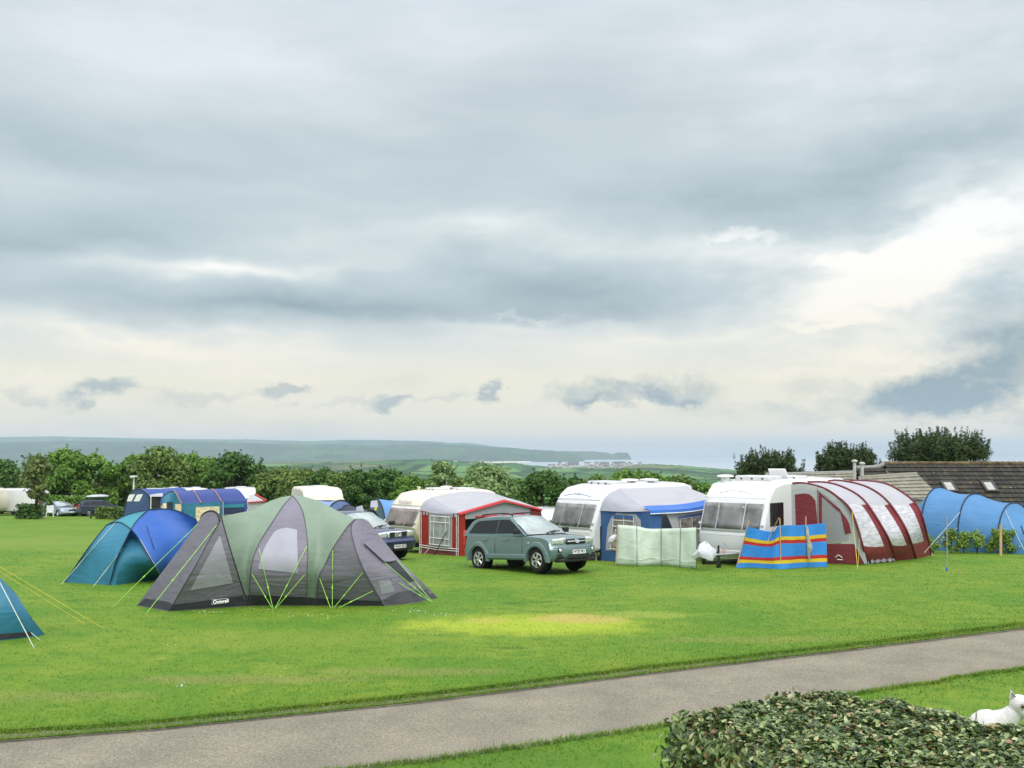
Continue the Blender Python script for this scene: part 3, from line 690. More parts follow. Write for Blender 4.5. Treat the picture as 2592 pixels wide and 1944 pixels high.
for h_ in H[2:5]:
    q = MB(); q.tube([p+Vector((0, 0, .01)) for p in h_], .028, 6); q.build('pole_sleeve', mat('navy_hoop', (.01, .02, .05, 1), .6) if 'navy_hoop' not in bpy.data.materials else bpy.data.materials['navy_hoop'], root)
q = MB(); q.tube(curve([H[4][11]+Vector((.0, -.03, 0)), H[4][8].lerp(H[5][6], .4)+Vector((0, -.05, -.2)), H[5][3], G(2600, 1398)], 12), .02, 5); q.build('door_zip', bpy.data.materials['navy_hoop'], root)
rope(root, M_CORD, H[3][4], P(2338, 1330, 33.4)-Vector((0, 0, .9)), .007)
rope(root, M_CORD, H[3][2], G(2330, 1401), .007)
rope(root, M_CORD, H[4][6], G(2600, 1408), .007)

# ------------------------------------------------------------------ cars
M_GLASS = mat('dark_glass', (.012, .014, .015, 1), .04, .35, 0, .1, 2)
M_SCREEN = mat('windscreen_glass', (.22, .28, .27, 1), .03, 1.0, 0, .45, 1.6, coat=1)  # pale base colour stands in for reflected sky
M_TYRE = mat('tyre_rubber', (.012, .012, .012, 1), .8, .3)
M_ALLOY = mat('alloy', (.62, .62, .62, 1), .3, .5, .85)
M_CHROME = mat('chrome', (.8, .8, .8, 1), .12, .5, 1)
M_BLACK = mat('black_plastic', (.014, .014, .015, 1), .55)
M_LAMP = mat('clear_lamp', (.62, .64, .66, 1), .08, .7, .2, .25, 14, coat=1)
M_RED = mat('red_lamp', (.5, .012, .012, 1), .15, .5, 0, .1, 4, coat=1)
M_PLATE = mat('white_plate', (.78, .78, .75, 1), .4)
M_INK = mat('black_ink', (.01, .01, .01, 1), .5)
def car_paint(name, col, metal=.45): return mat(name, col, .32, .5, metal, .05, 1.5, coat=.7)
TS = [-1, -.975, -.9, -.7, -.35, 0, .35, .7, .9, .975, 1]
def make_car(name, label, cat, loc, rotz, p, paint, low=None, group=None, tilt=(0, 0), plate=None, detail=True):
    root = thing(name, label, cat, loc, rotz, group, tilt)
    W, HL, rw_, xf, xr = p['W']/2, p['L']/2, p['wheel'], p['xf'], p['xr']
    ra = rw_*1.22; zb = p['zb']; low = low or paint
    outline = list(p['top'])
    def arcs(x0):
        a0 = math.asin(min(1, (zb-rw_)/ra)); n = 12
        return [(x0+ra*math.cos(a0+(math.pi-2*a0)*i/n), rw_+ra*math.sin(a0+(math.pi-2*a0)*i/n)) for i in range(n+1)]
    outline += arcs(xf)+arcs(xr)
    zt = max(z for x, z in p['top'])
    def pos(x, z, t_):
        ax = max(0, (abs(x)/HL-.55)/.45); at = abs(t_)
        x2 = x*(1-p.get('plan', .09)*ax*at**3)
        wz = W*(.955+.045*math.sin(math.pi*min(1, max(0, (z-zb)/(zt-zb)*1.15)))) if z < zt else W*.95
        if at > .95:
            e = (at-.95)/.05; z = z+(.62-z)*.035*e; wz *= 1
        zz = z-(.03*at**4 if z > .6*zt else 0)
        return Vector((x2, t_*wz, zz))
    b = MB(); n = len(outline); vs = [pos(x, z, t_) for t_ in TS for x, z in outline]; fs = []
    for k in range(len(TS)-1):
        for i in range(n): fs.append((k*n+i, k*n+(i+1) % n, (k+1)*n+(i+1) % n, (k+1)*n+i))
    fs += [tuple(range(n)), tuple(range((len(TS)-1)*n, len(TS)*n))[::-1]]
    b.add(vs, fs); b.build('body', paint, root, smooth=38, local=True)
    g = p['house']; zb_, zr_ = g[0][1], max(z for x, z in g); wb, wr = W*p.get('wb', .93), W*p.get('wr', .72)
    def gw(z): return wb+(wr-wb)*max(0, min(1, (z-zb_)/(zr_-zb_)))**1.15
    def gpos(x, z, t_, o=0):
        zz = z-(.05*abs(t_)**3 if z > zr_-.25 else 0)
        xc = x-(.10*(1-0)*abs(t_)**3 if x > g[-1][0]-.9 and z < zr_-.02 and x > 0 else 0)
        return Vector((xc, t_*(gw(z)+o), zz))
    b = MB(); n = len(g); vs = [gpos(x, z, t_) for t_ in TS for x, z in g]; fs = []
    for k in range(len(TS)-1):
        for i in range(n-1): fs.append((k*n+i, k*n+i+1, (k+1)*n+i+1, (k+1)*n+i))
    fs += [tuple(range(n)), tuple(range((len(TS)-1)*n, len(TS)*n))[::-1]]
    b.add(vs, fs); b.build('cabin', paint, root, smooth=38, local=True)
    for s in (1, -1):                                       # side glass
        for sw in p['side']:
            q = MB(); q.slab([(x, s*(gw(z)-.012), z-(.05*1 if z > zr_-.25 else 0)) for x, z in sw], (0, s*.024, 0)); q.build('side_window', M_GLASS, root, smooth=0, local=True)
    def pane(nm, x0, z0, x1, z1, t0, o, m_):
        q = MB(); d = Vector((-(z1-z0), 0, (x1-x0))).normalized()*(-1 if (x1 < x0) else 1)
        if d.x*(1 if x0 > 0 else -1) < 0: d = -d
        q.grid([[gpos(x0+(x1-x0)*j/6, z0+(z1-z0)*j/6, t_*t0)+d*o for t_ in np.linspace(-1, 1, 13)] for j in range(7)])
        return q.build(nm, m_, root, local=True)
    ws = p['screen']; wo_ = pane('windscreen', *ws, .93, .014, M_SCREEN)
    rs_ = p['rear']; pane('rear_window', *rs_, .88, .014, M_GLASS)
    for s in (1, -1):
        q = MB(); q.tube([(ws[0]+.02, s*.1, ws[1]+.03), (ws[0]-.06, s*.1+.28, ws[1]+.075), (ws[0]-.10, s*.1+.5, ws[1]+.10)], .012, 4); q.build('wiper', M_BLACK, root, local=True)
    for x0 in (xf, xr):                                     # wheels
        for s in (1, -1):
            y = s*(W-.13)
            q = MB(); q.lathe([(rw_*.62, -.10), (rw_*.9, -.11), (rw_*.98, -.085), (rw_, -.04), (rw_, .04), (rw_*.98, .085), (rw_*.9, .11), (rw_*.62, .10)], (x0, y, rw_), 'y', 28, caps=False)
            wh = q.build('wheel', M_TYRE, root, local=True)
            q = MB(); yo = s*.095
            q.lathe([(rw_*.66, yo-s*.10), (rw_*.66, yo), (rw_*.60, yo+s*.012), (rw_*.56, yo-s*.02), (rw_*.56, yo-s*.09)], (x0, y, rw_), 'y', 28, caps=False)
            q.lathe([(.001, yo), (rw_*.14, yo), (rw_*.16, yo-s*.03)], (x0, y, rw_), 'y', 12)
            for k in range(6):
                a = 2*math.pi*k/6+.3
                for da in (-.12, .12):
                    c, si_ = math.cos(a), math.sin(a); c2, s2_ = math.cos(a+da), math.sin(a+da)
                    q.tube([(x0+rw_*.12*c, y+yo-s*.005, rw_+rw_*.12*si_), (x0+rw_*.58*c2, y+yo-s*.012, rw_+rw_*.58*s2_)], .024, 5, r2=.019)
            q.build('rim', M_ALLOY, wh, local=True)
            q = MB(); q.lathe([(ra*.97, -s*.16), (.02, -s*.16)], (x0, y, rw_), 'y', 20); q.lathe([(rw_*.58, s*.03), (.02, s*.03)], (x0, y, rw_), 'y', 20); q.build('wheel_well', M_BLACK, wh, local=True)
            if p.get('flare'):
                q = MB(); rows = []
                for i in range(17):
                    a = -.12+(math.pi+.24)*i/16; c, si_ = math.cos(a), math.sin(a)
                    yb = s*W*.975
                    rows.append([Vector((x0+r_*c, yb+s*o_, rw_+r_*si_)) for r_, o_ in ((ra*.94, -.06), (ra*.97, .045), (ra*1.08, .05), (ra*1.22, .03), (ra*1.30, -.02))])
                q.grid(rows); q.build('wheel_arch', low, root, local=True)
    x, z = p['mirror']
    for s in (1, -1):
        q = MB(); q.box((x, s*(W+.11), z), (.12, .20, .15)); q.box((x, s*(W-.01), z-.05), (.05, .12, .04)); q.build('wing_mirror', paint if p.get('mirror_paint', 1) else M_BLACK, root, local=True, bevel=.035)
    for s in (1, -1):                                       # lamps
        lx, ly, lz, lw, lh, rake = p['head']
        rows = []
        for j in range(5):
            v = j/4; row = []
            for i in range(7):
                u = i/6; y = ly-lw/2+lw*u; t_ = y/W
                xx = lx+rake*(.5-v)*lh-p.get('lsweep', .26)*max(0, (u-.15))**1.6*lw*1.25
                e = .03*math.sin(math.pi*u)*math.sin(math.pi*v)
                row.append(Vector((xx+e, s*y, lz-lh/2+lh*v*(1-.25*u)+.05*u*lh)))
            rows.append(row)
        q = MB(); q.grid(rows, flip=s < 0)
        hl = q.build('headlight', M_LAMP, root, local=True, solid=.05)
        q = MB(); q.lathe([(.001, .02), (.055, .015), (.06, -.02)], (lx-.02, s*(ly-lw*.15), lz+.005), 'x', 14); q.build('reflector', M_CHROME, hl, local=True)
        tx, ty, tz, tw, th = p['tail']
        q = MB(); q.box((tx, s*ty, tz), (.10, tw, th)); q.build('tail_light', M_RED, root, local=True, bevel=.02)
    for dx, dz in p['handles']:
        for s in (1, -1):
            q = MB(); q.tube([(dx-.10, s*(W+.012), dz), (dx+.10, s*(W+.012), dz)], .018, 6); q.build('door_handle', low, root, local=True)
    for dx in p['shuts']:
        for s in (1, -1):
            q = MB(); q.tube([pos(dx, z_, s*.94)+Vector((0, s*W*.058, 0)) for z_ in np.linspace(zb+.2, zt-.07, 7)], .007, 4); q.build('door_gap', M_BLACK, root, local=True)
    if plate is not None:
        px_, pz_ = p['plate']
        q = MB(); q.box((px_, 0, pz_), (.02, .52, .115)); pl = q.build('number_plate', M_PLATE, root, local=True)
        if plate: text_mesh(plate, .115, frame_m((px_+.012, 0, pz_), (0, 1, 0), (0, 0, 1)) @ Matrix.Diagonal((.86, 1, 1, 1)), 'lettering', M_INK, pl, .001, .003)
    return root
SUV = dict(W=1.83, L=4.33, wheel=.345, xf=1.31, xr=-1.32, zb=.33, flare=1, plan=.10, mirror=(.62, 1.17), mirror_paint=0,
    top=[(-2.02, .33), (-2.13, .42), (-2.16, .60), (-2.10, .70), (-2.07, 1.0), (-2.02, 1.08), (-1.0, 1.09), (.2, 1.07), (.88, 1.06), (1.2, 1.05), (1.6, 1.02), (1.88, .96), (2.02, .88), (2.07, .76), (2.10, .70), (2.155, .66), (2.165, .48), (2.12, .38), (2.0, .31)],
    house=[(-2.04, 1.05), (-2.0, 1.16), (-1.76, 1.53), (-1.62, 1.60), (-1.2, 1.645), (-.5, 1.665), (0.0, 1.64), (.10, 1.61), (.92, 1.05)],
    side=[[(-1.80, 1.13), (-1.60, 1.47), (-1.42, 1.55), (-.52, 1.58), (-.52, 1.12)], [(-.48, 1.12), (-.48, 1.58), (-.02, 1.57), (.12, 1.50), (.66, 1.13)]],
    screen=(.92, 1.07, .13, 1.60), rear=(-2.0, 1.14, -1.75, 1.52), head=(2.03, .64, .88, .42, .20, -.35), tail=(-2.03, .76, 1.0, .16, .42), handles=[(-.95, .93), (.02, .93)], shuts=[-.5, .72],
    plate=(2.18, .565))
suvp = car_paint('grey_green_paint', (.115, .182, .185, 1), .3)
suvl = mat('lower_grey_green', (.122, .18, .18, 1), .4, .4, .1, .06, 2)
c = G(1338, 1441.5)
suv = make_car('parked_car', 'grey green four wheel drive car parked on the lawn before the red awning', 'car', c, R(-48), SUV, suvp, suvl, tilt=(R(-1.0), R(-3.6)), plate='WT07 PKY')
def sp(nm, mb_, m_, par=None, **k): return mb_.build(nm, m_, par or suv, local=True, **k)
q = MB(); q.box((2.055, 0, .86), (.06, .78, .15)); gr = sp('grille', q, M_BLACK, bevel=.03)
q = MB(); q.box((2.092, 0, .865), (.02, .74, .03)); sp('grille_bar', q, M_CHROME, gr, bevel=.008)
q = MB(); q.tube([(2.105, .085*math.cos(a), .868+.05*math.sin(a)) for a in np.linspace(0, 2*math.pi, 17)], .009, 5, caps=False)
q.tube([(2.11, -.038, .838), (2.11, -.025, .898)], .01, 4); q.tube([(2.11, .02, .838), (2.11, .035, .898)], .01, 4); q.tube([(2.11, -.03, .862), (2.11, .03, .874)], .01, 4); sp('emblem', q, M_CHROME, gr)
q = MB(); q.box((2.165, 0, .445), (.03, .86, .12)); sp('lower_grille', q, M_BLACK, bevel=.02)
q = MB(); q.box((2.02, 0, .33), (.22, 1.5, .10)); sp('skid_plate', q, M_BLACK, bevel=.03)
for s in (1, -1):
    q = MB(); q.lathe([(.001, .02), (.045, .015), (.06, 0), (.06, -.04)], (2.08, s*.66, .63), 'x', 16); f = sp('fog_light', q, M_LAMP); q = MB(); q.lathe([(.06, 0), (.072, .012), (.08, -.03)], (2.085, s*.66, .63), 'x', 16); sp('lamp_ring', q, M_BLACK, f)
    q = MB(); q.box((2.075, s*.66, .46), (.04, .22, .13)); sp('air_intake', q, M_BLACK, bevel=.02)
    q = MB(); q.tube(curve([(-1.45, s*.60, 1.62), (-1.3, s*.60, 1.69), (-.5, s*.60, 1.715), (-.1, s*.60, 1.69), (.02, s*.60, 1.63)], 14), .022, 6); sp('roof_rail', q, M_BLACK)
    q = MB(); q.box((0, s*.915, .44), (1.74, .07, .15)); sp('sill', q, suvl, bevel=.03)
    q = MB(); q.box((1.02, s*.925, .84), (.09, .02, .035)); sp('side_repeater', q, M_LAMP, bevel=.008)
q = MB(); q.grid([[Vector((2.09, y, z)) for y in np.linspace(-.86, .86, 9)] for z in (.700, .712)]); 
for i, v in enumerate(q.v): q.v[i] = Vector((2.175-.18*abs(v.y/.86)**3, v.y, v.z-.02))
sp('bumper_seam', q, M_BLACK)

XT = dict(SUV); XT.update(W=1.77, L=4.45, zb=.36, flare=0, top=[(x, z+.02) for x, z in SUV['top']], mirror=(.62, 1.2), head=(2.03, .62, .90, .36, .24, -.25), plate=(2.19, .50), plan=.08)
navy = car_paint('navy_paint', (.022, .035, .10, 1), .4)
f_, l_ = Vector((math.cos(R(-42)), math.sin(R(-42)), 0)), Vector((-math.sin(R(-42)), math.cos(R(-42)), 0))
c = G(1013, 1414)-1.3*f_-.78*l_; c.z = gz(c.x, c.y)
xt = make_car('parked_car', 'dark navy four wheel drive car with white grille nose behind the green tent', 'car', c, R(-42), XT, navy, plate='WG53 BDZ', tilt=(0, R(-1.5)))
def sp(nm, mb_, m_, par=None, **k): return mb_.build(nm, m_, par or xt, local=True, **k)
q = MB(); q.box((2.06, 0, .90), (.08, .84, .22)); gr = sp('grille', q, M_CHROME, bevel=.04)
for y0 in (-.27, .27):
    q = MB(); q.slab([(2.095, y0-.13, .985), (2.095, y0+.12, .985), (2.095, y0+.10, .815), (2.095, y0-.11, .815)], (.014, 0, 0)); sp('grille_opening', q, M_BLACK, gr, smooth=0)
q = MB(); q.slab([(2.095, -.10, .97), (2.095, .10, .97), (2.095, .0, .84)], (.012, 0, 0)); sp('grille_opening', q, M_BLACK, gr, smooth=0)
q = MB(); q.tube([(2.115, .065*math.cos(a), .905+.055*math.sin(a)) for a in np.linspace(0, 2*math.pi, 17)], .011, 5, caps=False); q.box((2.112, 0, .905), (.012, .17, .03)); sp('emblem', q, M_CHROME, gr)
q = MB(); q.box((2.16, 0, .64), (.05, 1.3, .09)); sp('bumper_bar', q, navy, bevel=.03)
q = MB(); q.box((2.14, 0, .42), (.06, 1.2, .16)); sp('lower_grille', q, M_BLACK, bevel=.03)
q = MB(); q.tube([(-.6, -.4, 1.68), (-.75, -.42, 1.95)], .007, 4); sp('aerial', q, M_BLACK)

SAL = dict(W=1.76, L=4.5, wheel=.31, xf=1.35, xr=-1.30, zb=.26, mirror=(.55, 1.0), plan=.10,
    top=[(-2.1, .26), (-2.23, .36), (-2.25, .62), (-2.18, .92), (-2.0, .96), (-1.4, .97), (0, .95), (.9, .92), (1.3, .89), (1.85, .80), (2.12, .70), (2.22, .55), (2.24, .38), (2.1, .25)],
    house=[(-1.75, .93), (-1.2, 1.30), (-.9, 1.38), (-.4, 1.42), (.0, 1.40), (.2, 1.35), (1.05, .91)],
    side=[[(-1.3, 1.0), (-1.02, 1.26), (-.32, 1.34), (-.32, .99)], [(-.28, .99), (-.28, 1.34), (.05, 1.33), (.20, 1.28), (.72, .98)]],
    screen=(1.05, .93, .22, 1.35), rear=(-1.72, .97, -1.2, 1.30), head=(2.12, .60, .66, .40, .15, -.4), tail=(-2.2, .70, .80, .30, .16), handles=[(-.85, .82), (.05, .82)], shuts=[-.3, .8], plate=(2.25, .45))
c = G(150, 1306)
sal = make_car('parked_car', 'silver blue saloon car parked between the slim tree and the navy estate', 'car', c, R(-38), SAL, car_paint('silver_blue_paint', (.30, .36, .46, 1), .5), plate='')
q = MB(); q.box((2.21, 0, .62), (.06, .62, .13)); q.build('grille', M_BLACK, sal, local=True, bevel=.03)
EST = dict(SAL); EST.update(top=[(-2.1, .28), (-2.25, .38), (-2.27, .62), (-2.18, .95), (-2.1, 1.0), (-1.4, 1.0), (0, .98), (.9, .95), (1.3, .92), (1.85, .84), (2.12, .74), (2.22, .57), (2.24, .40), (2.1, .27)],
    house=[(-2.12, .97), (-2.02, 1.2), (-1.85, 1.46), (-1.5, 1.52), (-.4, 1.54), (.0, 1.50), (.15, 1.44), (1.05, .94)],
    side=[[(-1.95, 1.05), (-1.75, 1.40), (-1.25, 1.44), (-1.25, 1.04)], [(-1.2, 1.04), (-1.2, 1.44), (-.32, 1.45), (-.32, 1.03)], [(-.28, 1.03), (-.28, 1.45), (.02, 1.44), (.2, 1.36), (.72, 1.02)]],
    rear=(-2.14, 1.02, -1.88, 1.44), tail=(-2.2, .78, 1.0, .16, .34), W=1.80, zb=.28)
c = G(256, 1306)
est = make_car('parked_car', 'navy blue estate car with red tail light seen from behind by the trimmed hedge', 'car', c, R(40), EST, car_paint('estate_blue_paint', (.03, .045, .085, 1), .3))
q = MB(); q.box((-2.27, 0, .80), (.02, .52, .115)); q.build('number_plate', mat('yellow_plate', (.8, .55, .06, 1), .5), est, local=True)
FRe = FR[est.name]
rb = thing('roof_box', 'long silver roof box strapped on top of the navy estate car', 'roof box', FRe @ Vector((-.35, 0, 1.6)), R(40))
q = MB(); rows = []
for i in range(13):
    u = i/12; x = -1.05+2.1*u; k = math.sin(math.pi*min(1, max(.03, u*1.0)))**.45
    rows.append([Vector((x, .42*k*math.cos(a), .19+.19*k*math.sin(a)*(1 if math.sin(a) > 0 else .8))) for a in np.linspace(0, 2*math.pi, 17)])
q.grid(rows); q.build('box_shell', mat('silver_plastic', (.42, .44, .48, 1), .35), rb, local=True)
q = MB(); q.box((0, 0, .015), (1.5, .8, .03)); q.build('carrier', M_BLACK, rb, local=True)

# ------------------------------------------------------------------ caravans
M_CWHITE = mat('caravan_white', (.66, .66, .665, 1), .28, .5, 0, .03, 1.5, coat=.4)
M_CREAM = mat('caravan_cream', (.66, .60, .48, 1), .35, .5, 0, .04, 1.5, coat=.3)
M_CGLASS = mat('caravan_glass', (.12, .12, .112, 1), .07, .6, 0, .6, 2.0, coat=.5)
M_CGLASSB = mat('caravan_glass_brown', (.17, .135, .115, 1), .1, .5, 0, .5, 2.2, coat=.3)
M_GREYP = mat('grey_plastic', (.30, .30, .31, 1), .4)
M_LGREY = mat('light_grey_plastic', (.52, .52, .53, 1), .45)
M_DBLUE = mat('blue_decal', (.10, .17, .33, 1), .5)
def make_caravan(name, label, loc, rotz, L_, W_, H_, paint, glass, prof, win, rooflights=(), vents=(), sidewin=(), door=None, group=None, txt=None, wheel_x=-.3, hitch=True, fine=True, tilt=(0, 0), panes=((-.93, -.44), (-.40, .40), (.44, .93)), backwin=False, under=True):
    root = thing(name, label, 'caravan', loc, rotz, group, tilt)
    hw = W_/2; zc = H_*.55
    ts = [-1, -.985, -.955, -.9, -.5, 0, .5, .9, .955, .985, 1]
    ins = [.11, .055, .02, 0, 0, 0, 0, 0, .02, .055, .11]
    n = len(prof); cx = 0
    def inset(k, e):
        a, b, c_ = Vector(prof[k-1]), Vector(prof[k]), Vector(prof[(k+1) % n])
        d1, d2 = (b-a).normalized(), (c_-b).normalized(); nn = Vector((d1.y+d2.y, -(d1.x+d2.x)))
        nn = nn.normalized() if nn.length > 1e-6 else Vector((0, 0))
        q_ = b+nn*e
        return q_
    area = sum(prof[i][0]*prof[(i+1) % n][1]-prof[(i+1) % n][0]*prof[i][1] for i in range(n))
    sg = -1 if area > 0 else 1
    vs = []; fs = []
    for t_, e in zip(ts, ins):
        for k in range(n):
            q_ = inset(k, sg*e); z = q_.y+.05*(1-t_*t_)*(1 if q_.y > .9*H_ else 0)
            xx = q_.x+(.10*(1-t_*t_) if (q_.x > .3*L_ and q_.y < 2.2) else 0)
            vs.append(Vector((xx, t_*hw, z)))
    for k in range(len(ts)-1):
        for i in range(n): fs.append((k*n+i, k*n+(i+1) % n, (k+1)*n+(i+1) % n, (k+1)*n+i))
    fs += [tuple(range(n)), tuple(range((len(ts)-1)*n, len(ts)*n))[::-1]]
    b = MB(); b.add(vs, fs); b.build('body', paint, root, smooth=40, local=True)
    def sp(nm, q, m_, par=None, **k): return q.build(nm, m_, par or root, local=True, **k)
    (x0, z0), (x1, z1) = win; d = Vector((z1-z0, 0, -(x1-x0))).normalized()
    def fp(u, v, o):                                       # a point of the sloping front
        bow = .10*(1-(u)**2)
        return Vector((x0+(x1-x0)*v+bow, u*hw, z0+(z1-z0)*v))+d*o
    fr = None
    if fine:
        q = MB(); q.grid([[fp(u*.93*(1-.04*(1-v)), v, .012) for u in np.linspace(-1, 1, 13)] for v in np.linspace(-.05, 1.05, 7)], flip=False)
        fr = sp('window_frame', q, M_LGREY, solid=.02)
    for a, c_ in panes:
        q = MB(); q.grid([[fp((a+(c_-a)*i/6)*.965, v+(.05*(1-abs(2*i/6-1)) if False else 0), .034) for i in range(7)] for v in np.linspace(.04, .96, 6)])
        sp('front_window', q, glass, fr, solid=.012)
    for (x, y, lx, ly, h) in rooflights:
        q = MB(); q.box((x, y, H_+h/2), (lx, ly, h+.06)); o = sp('rooflight', q, M_LGREY, bevel=.05)
        if fine:
            for k in (-1, 0, 1):
                q = MB(); q.box((x+lx/2+.005, y+k*ly*.3, H_+h*.5), (.02, .06, .05)); sp('catch', q, M_BLACK, o)
    for (x, y, r_) in vents:
        q = MB(); q.lathe([(r_*.55, -.06), (r_*.5, .09), (r_*.9, .10), (r_, .125), (r_*.85, .17), (r_*.3, .19), (.01, .19)], (x, y, H_), 'z', 16); sp('roof_vent', q, paint)
    for (x, z, lx, lz) in sidewin:
        for s in (1,):
            q = MB(); q.box((x, s*(hw+.004), z), (lx, .03, lz)); f = sp('side_window', q, M_GLASS, bevel=.012)
            q = MB(); q.box((x+.02, s*(hw+.021), z), (.03, .008, lz*.92)); sp('window_bar', q, M_BLACK, f)
    if door:
        x, lx, z0_, z1_ = door
        q = MB(); q.box((x, hw+.006, (z0_+z1_)/2), (lx, .03, z1_-z0_)); dr = sp('door', q, paint, bevel=.012)
        q = MB(); q.box((x, hw+.024, z1_-.45), (lx*.55, .015, .5)); sp('door_window', q, M_GLASS, dr, bevel=.006)
        q = MB(); q.tube([(x+lx*.4, hw+.04, 1.15), (x+lx*.25, hw+.04, 1.15)], .018, 6); sp('door_handle', q, M_BLACK, dr)
    for s in (1, -1):
        q = MB(); q.lathe([(.18, -.09), (.30, -.09), (.325, -.05), (.325, .05), (.30, .09), (.18, .09), (.02, .07)], (wheel_x, s*(hw-.12), .325), 'y', 20); sp('wheel', q, M_TYRE)
        q = MB(); q.tube([(L_*.5-.5, s*(hw-.25), .45), (L_*.5-.35, s*(hw-.2), .02)], .025, 5); q.box((L_*.5-.34, s*(hw-.2), .015), (.15, .12, .03)); sp('corner_steady', q, M_GREYP)
    if under:
        q = MB(); q.box((0, 0, .36), (L_*.9, W_*.8, .12)); sp('chassis', q, M_BLACK)
    if hitch:
        xh = L_*.5; q = MB()
        for s in (1, -1): q.tube([(xh-.5, s*.7, .42), (xh+1.0, s*.06, .42)], .04, 6)
        q.tube([(xh+.95, 0, .42), (xh+1.25, 0, .45)], .05, 6); hd = sp('hitch', q, M_GREYP)
        q = MB(); q.tube([(xh+.85, .1, .0), (xh+.85, .1, .7)], .03, 6); q.lathe([(.02, -.03), (.10, -.03), (.10, .03), (.02, .03)], (xh+.85, .1, .10), 'y', 14); sp('jockey_wheel', q, M_BLACK, hd)
    if fine:
        q = MB(); q.tube([(fp(u, -.18, .01)) for u in np.linspace(-.88, .88, 9)], .008, 4); sp('trim_line', q, M_GREYP)
        q = MB(); q.tube([(fp(u, 1.16, .012)) for u in np.linspace(-.97, .97, 9)], .012, 4); sp('trim_line', q, M_LGREY)
        for s in (1, -1):
            q = MB(); q.lathe([(.001, .02), (.05, .012), (.055, -.01)], (x0-.02, s*hw*.955, z0+.18), 'x', 12); sp('marker_lamp', q, M_LAMP)
            q = MB(); q.box((x0+.03, s*.95*hw-.02, z0-.02), (.05, .09, .04)); sp('grab_handle', q, M_LGREY, bevel=.01)
    return root, fp, sp
def place_front(px, py, D, rotz, L_, W_, u=1.0, xoff=0):
    """ground point under the front corner on the awning side -> middle of the caravan"""
    p = P(px, py, D); f = Vector((math.cos(rotz), math.sin(rotz), 0)); l = Vector((-f.y, f.x, 0))
    c_ = p-f*(L_/2+xoff)-l*(W_/2*u); c_.z = gz(c_.x, c_.y); return c_
def head(phi): return R(-90-phi)                          # nose towards the viewer, turned left by phi
MODERN = lambda L_, H_: [(L_/2-.25, .36), (L_/2-.07, .40), (L_/2-.01, .58), (L_/2-.0, 1.08), (L_/2-.38, 1.98), (L_/2-.52, 2.22), (L_/2-.85, H_-.11), (L_/2-1.5, H_), (-L_/2+.5, H_), (-L_/2+.12, H_-.10), (-L_/2, H_-.4), (-L_/2, .55), (-L_/2+.1, .40)]
OLD = lambda L_, H_: [(L_/2-.55, .42), (L_/2-.30, .5), (L_/2-.02, .98), (L_/2, 1.06), (L_/2-.36, 1.78), (L_/2-.44, 1.98), (L_/2-.80, H_-.10), (L_/2-1.4, H_), (-L_/2+.6, H_), (-L_/2+.25, H_-.10), (-L_/2+.05, 1.9), (-L_/2, .95), (-L_/2+.3, .42)]

# -- white caravan with the maroon porch
ph3 = 42; L3, W3, H3 = 6.4, 2.28, 2.62
c3 = place_front(1932, 1420, 30.6, head(ph3), L3, W3)
cv3, fp3, sp3 = make_caravan('touring_caravan', 'white caravan with maroon porch awning behind the striped windbreak', c3, head(ph3), L3, W3, H3, M_CWHITE, M_CGLASS, MODERN(L3, H3), ((L3/2-.03, 1.10), (L3/2-.37, 1.96)),
    rooflights=[(1.55, .15, .9, 1.25, .13), (-.5, .3, .7, .8, .10)], vents=[(2.1, -.75, .28)], sidewin=[(2.28, 1.60, .88, .72)], door=(-.35, .62, .45, 2.2), wheel_x=-.6)
q = MB(); q.box((.35, .25, H3+.16), (.06, .62, .5), ry=R(38)); sp3('raised_hatch', q, M_CWHITE, bevel=.02)
q = MB(); q.tube([fp3(u, 1.30+.10*(1-u*u*4 if abs(u) < .5 else 0), .03) for u in np.linspace(-.5, .5, 15)], .012, 4); sp3('script_line', q, M_GREYP)
q = MB(); q.tube([fp3(.045*math.cos(a)/1.14-.02, -.50+.055*math.sin(a), .035) for a in np.linspace(0, 2*math.pi, 17)], .009, 4, caps=False); q.tube([fp3(-.05, -.52, .035), fp3(-.02, -.47, .035), fp3(0, -.51, .035)], .008, 4); sp3('emblem', q, M_GREYP)
q = MB(); c_ = fp3(-.02, -.74, .03); q.slab([c_+Vector((0, .075*a, .085*b_)) for a, b_ in ((0, 1), (1, 0), (0, -1), (-1, 0))], (.012, 0, 0)); st = sp3('warning_label', q, mat('red_label', (.6, .03, .02, 1), .5), smooth=0)
q = MB(); q.slab([c_+Vector((.012, .052*a, .06*b_)) for a, b_ in ((0, 1), (1, 0), (0, -1), (-1, 0))], (.006, 0, 0)); st2_ = sp3('label_face', q, M_WHITE, st, smooth=0)
q = MB(); q.slab([c_+Vector((.018, .018*a, .034*b_)) for a, b_ in ((0, 1), (.9, 0), (.5, -1), (-.5, -1), (-.9, 0))], (.004, 0, 0)); sp3('flame_sign', q, bpy.data.materials['red_label'], st, smooth=0)
q = MB(); pts = [fp3(u, v, .012) for u, v in ((-.93, -.2), (-.9, -.75), (-.62, -.95), (.55, -.93), (.82, -.7), (.86, -.45), (.95, -.22))]; q.tube(curve(pts, 24), .008, 4); sp3('locker_seam', q, M_GREYP)
q = MB(); q.box((L3/2+.02, .1, .42), (.10, 1.0, .16)); sp3('locker_step', q, M_CWHITE, bevel=.03)

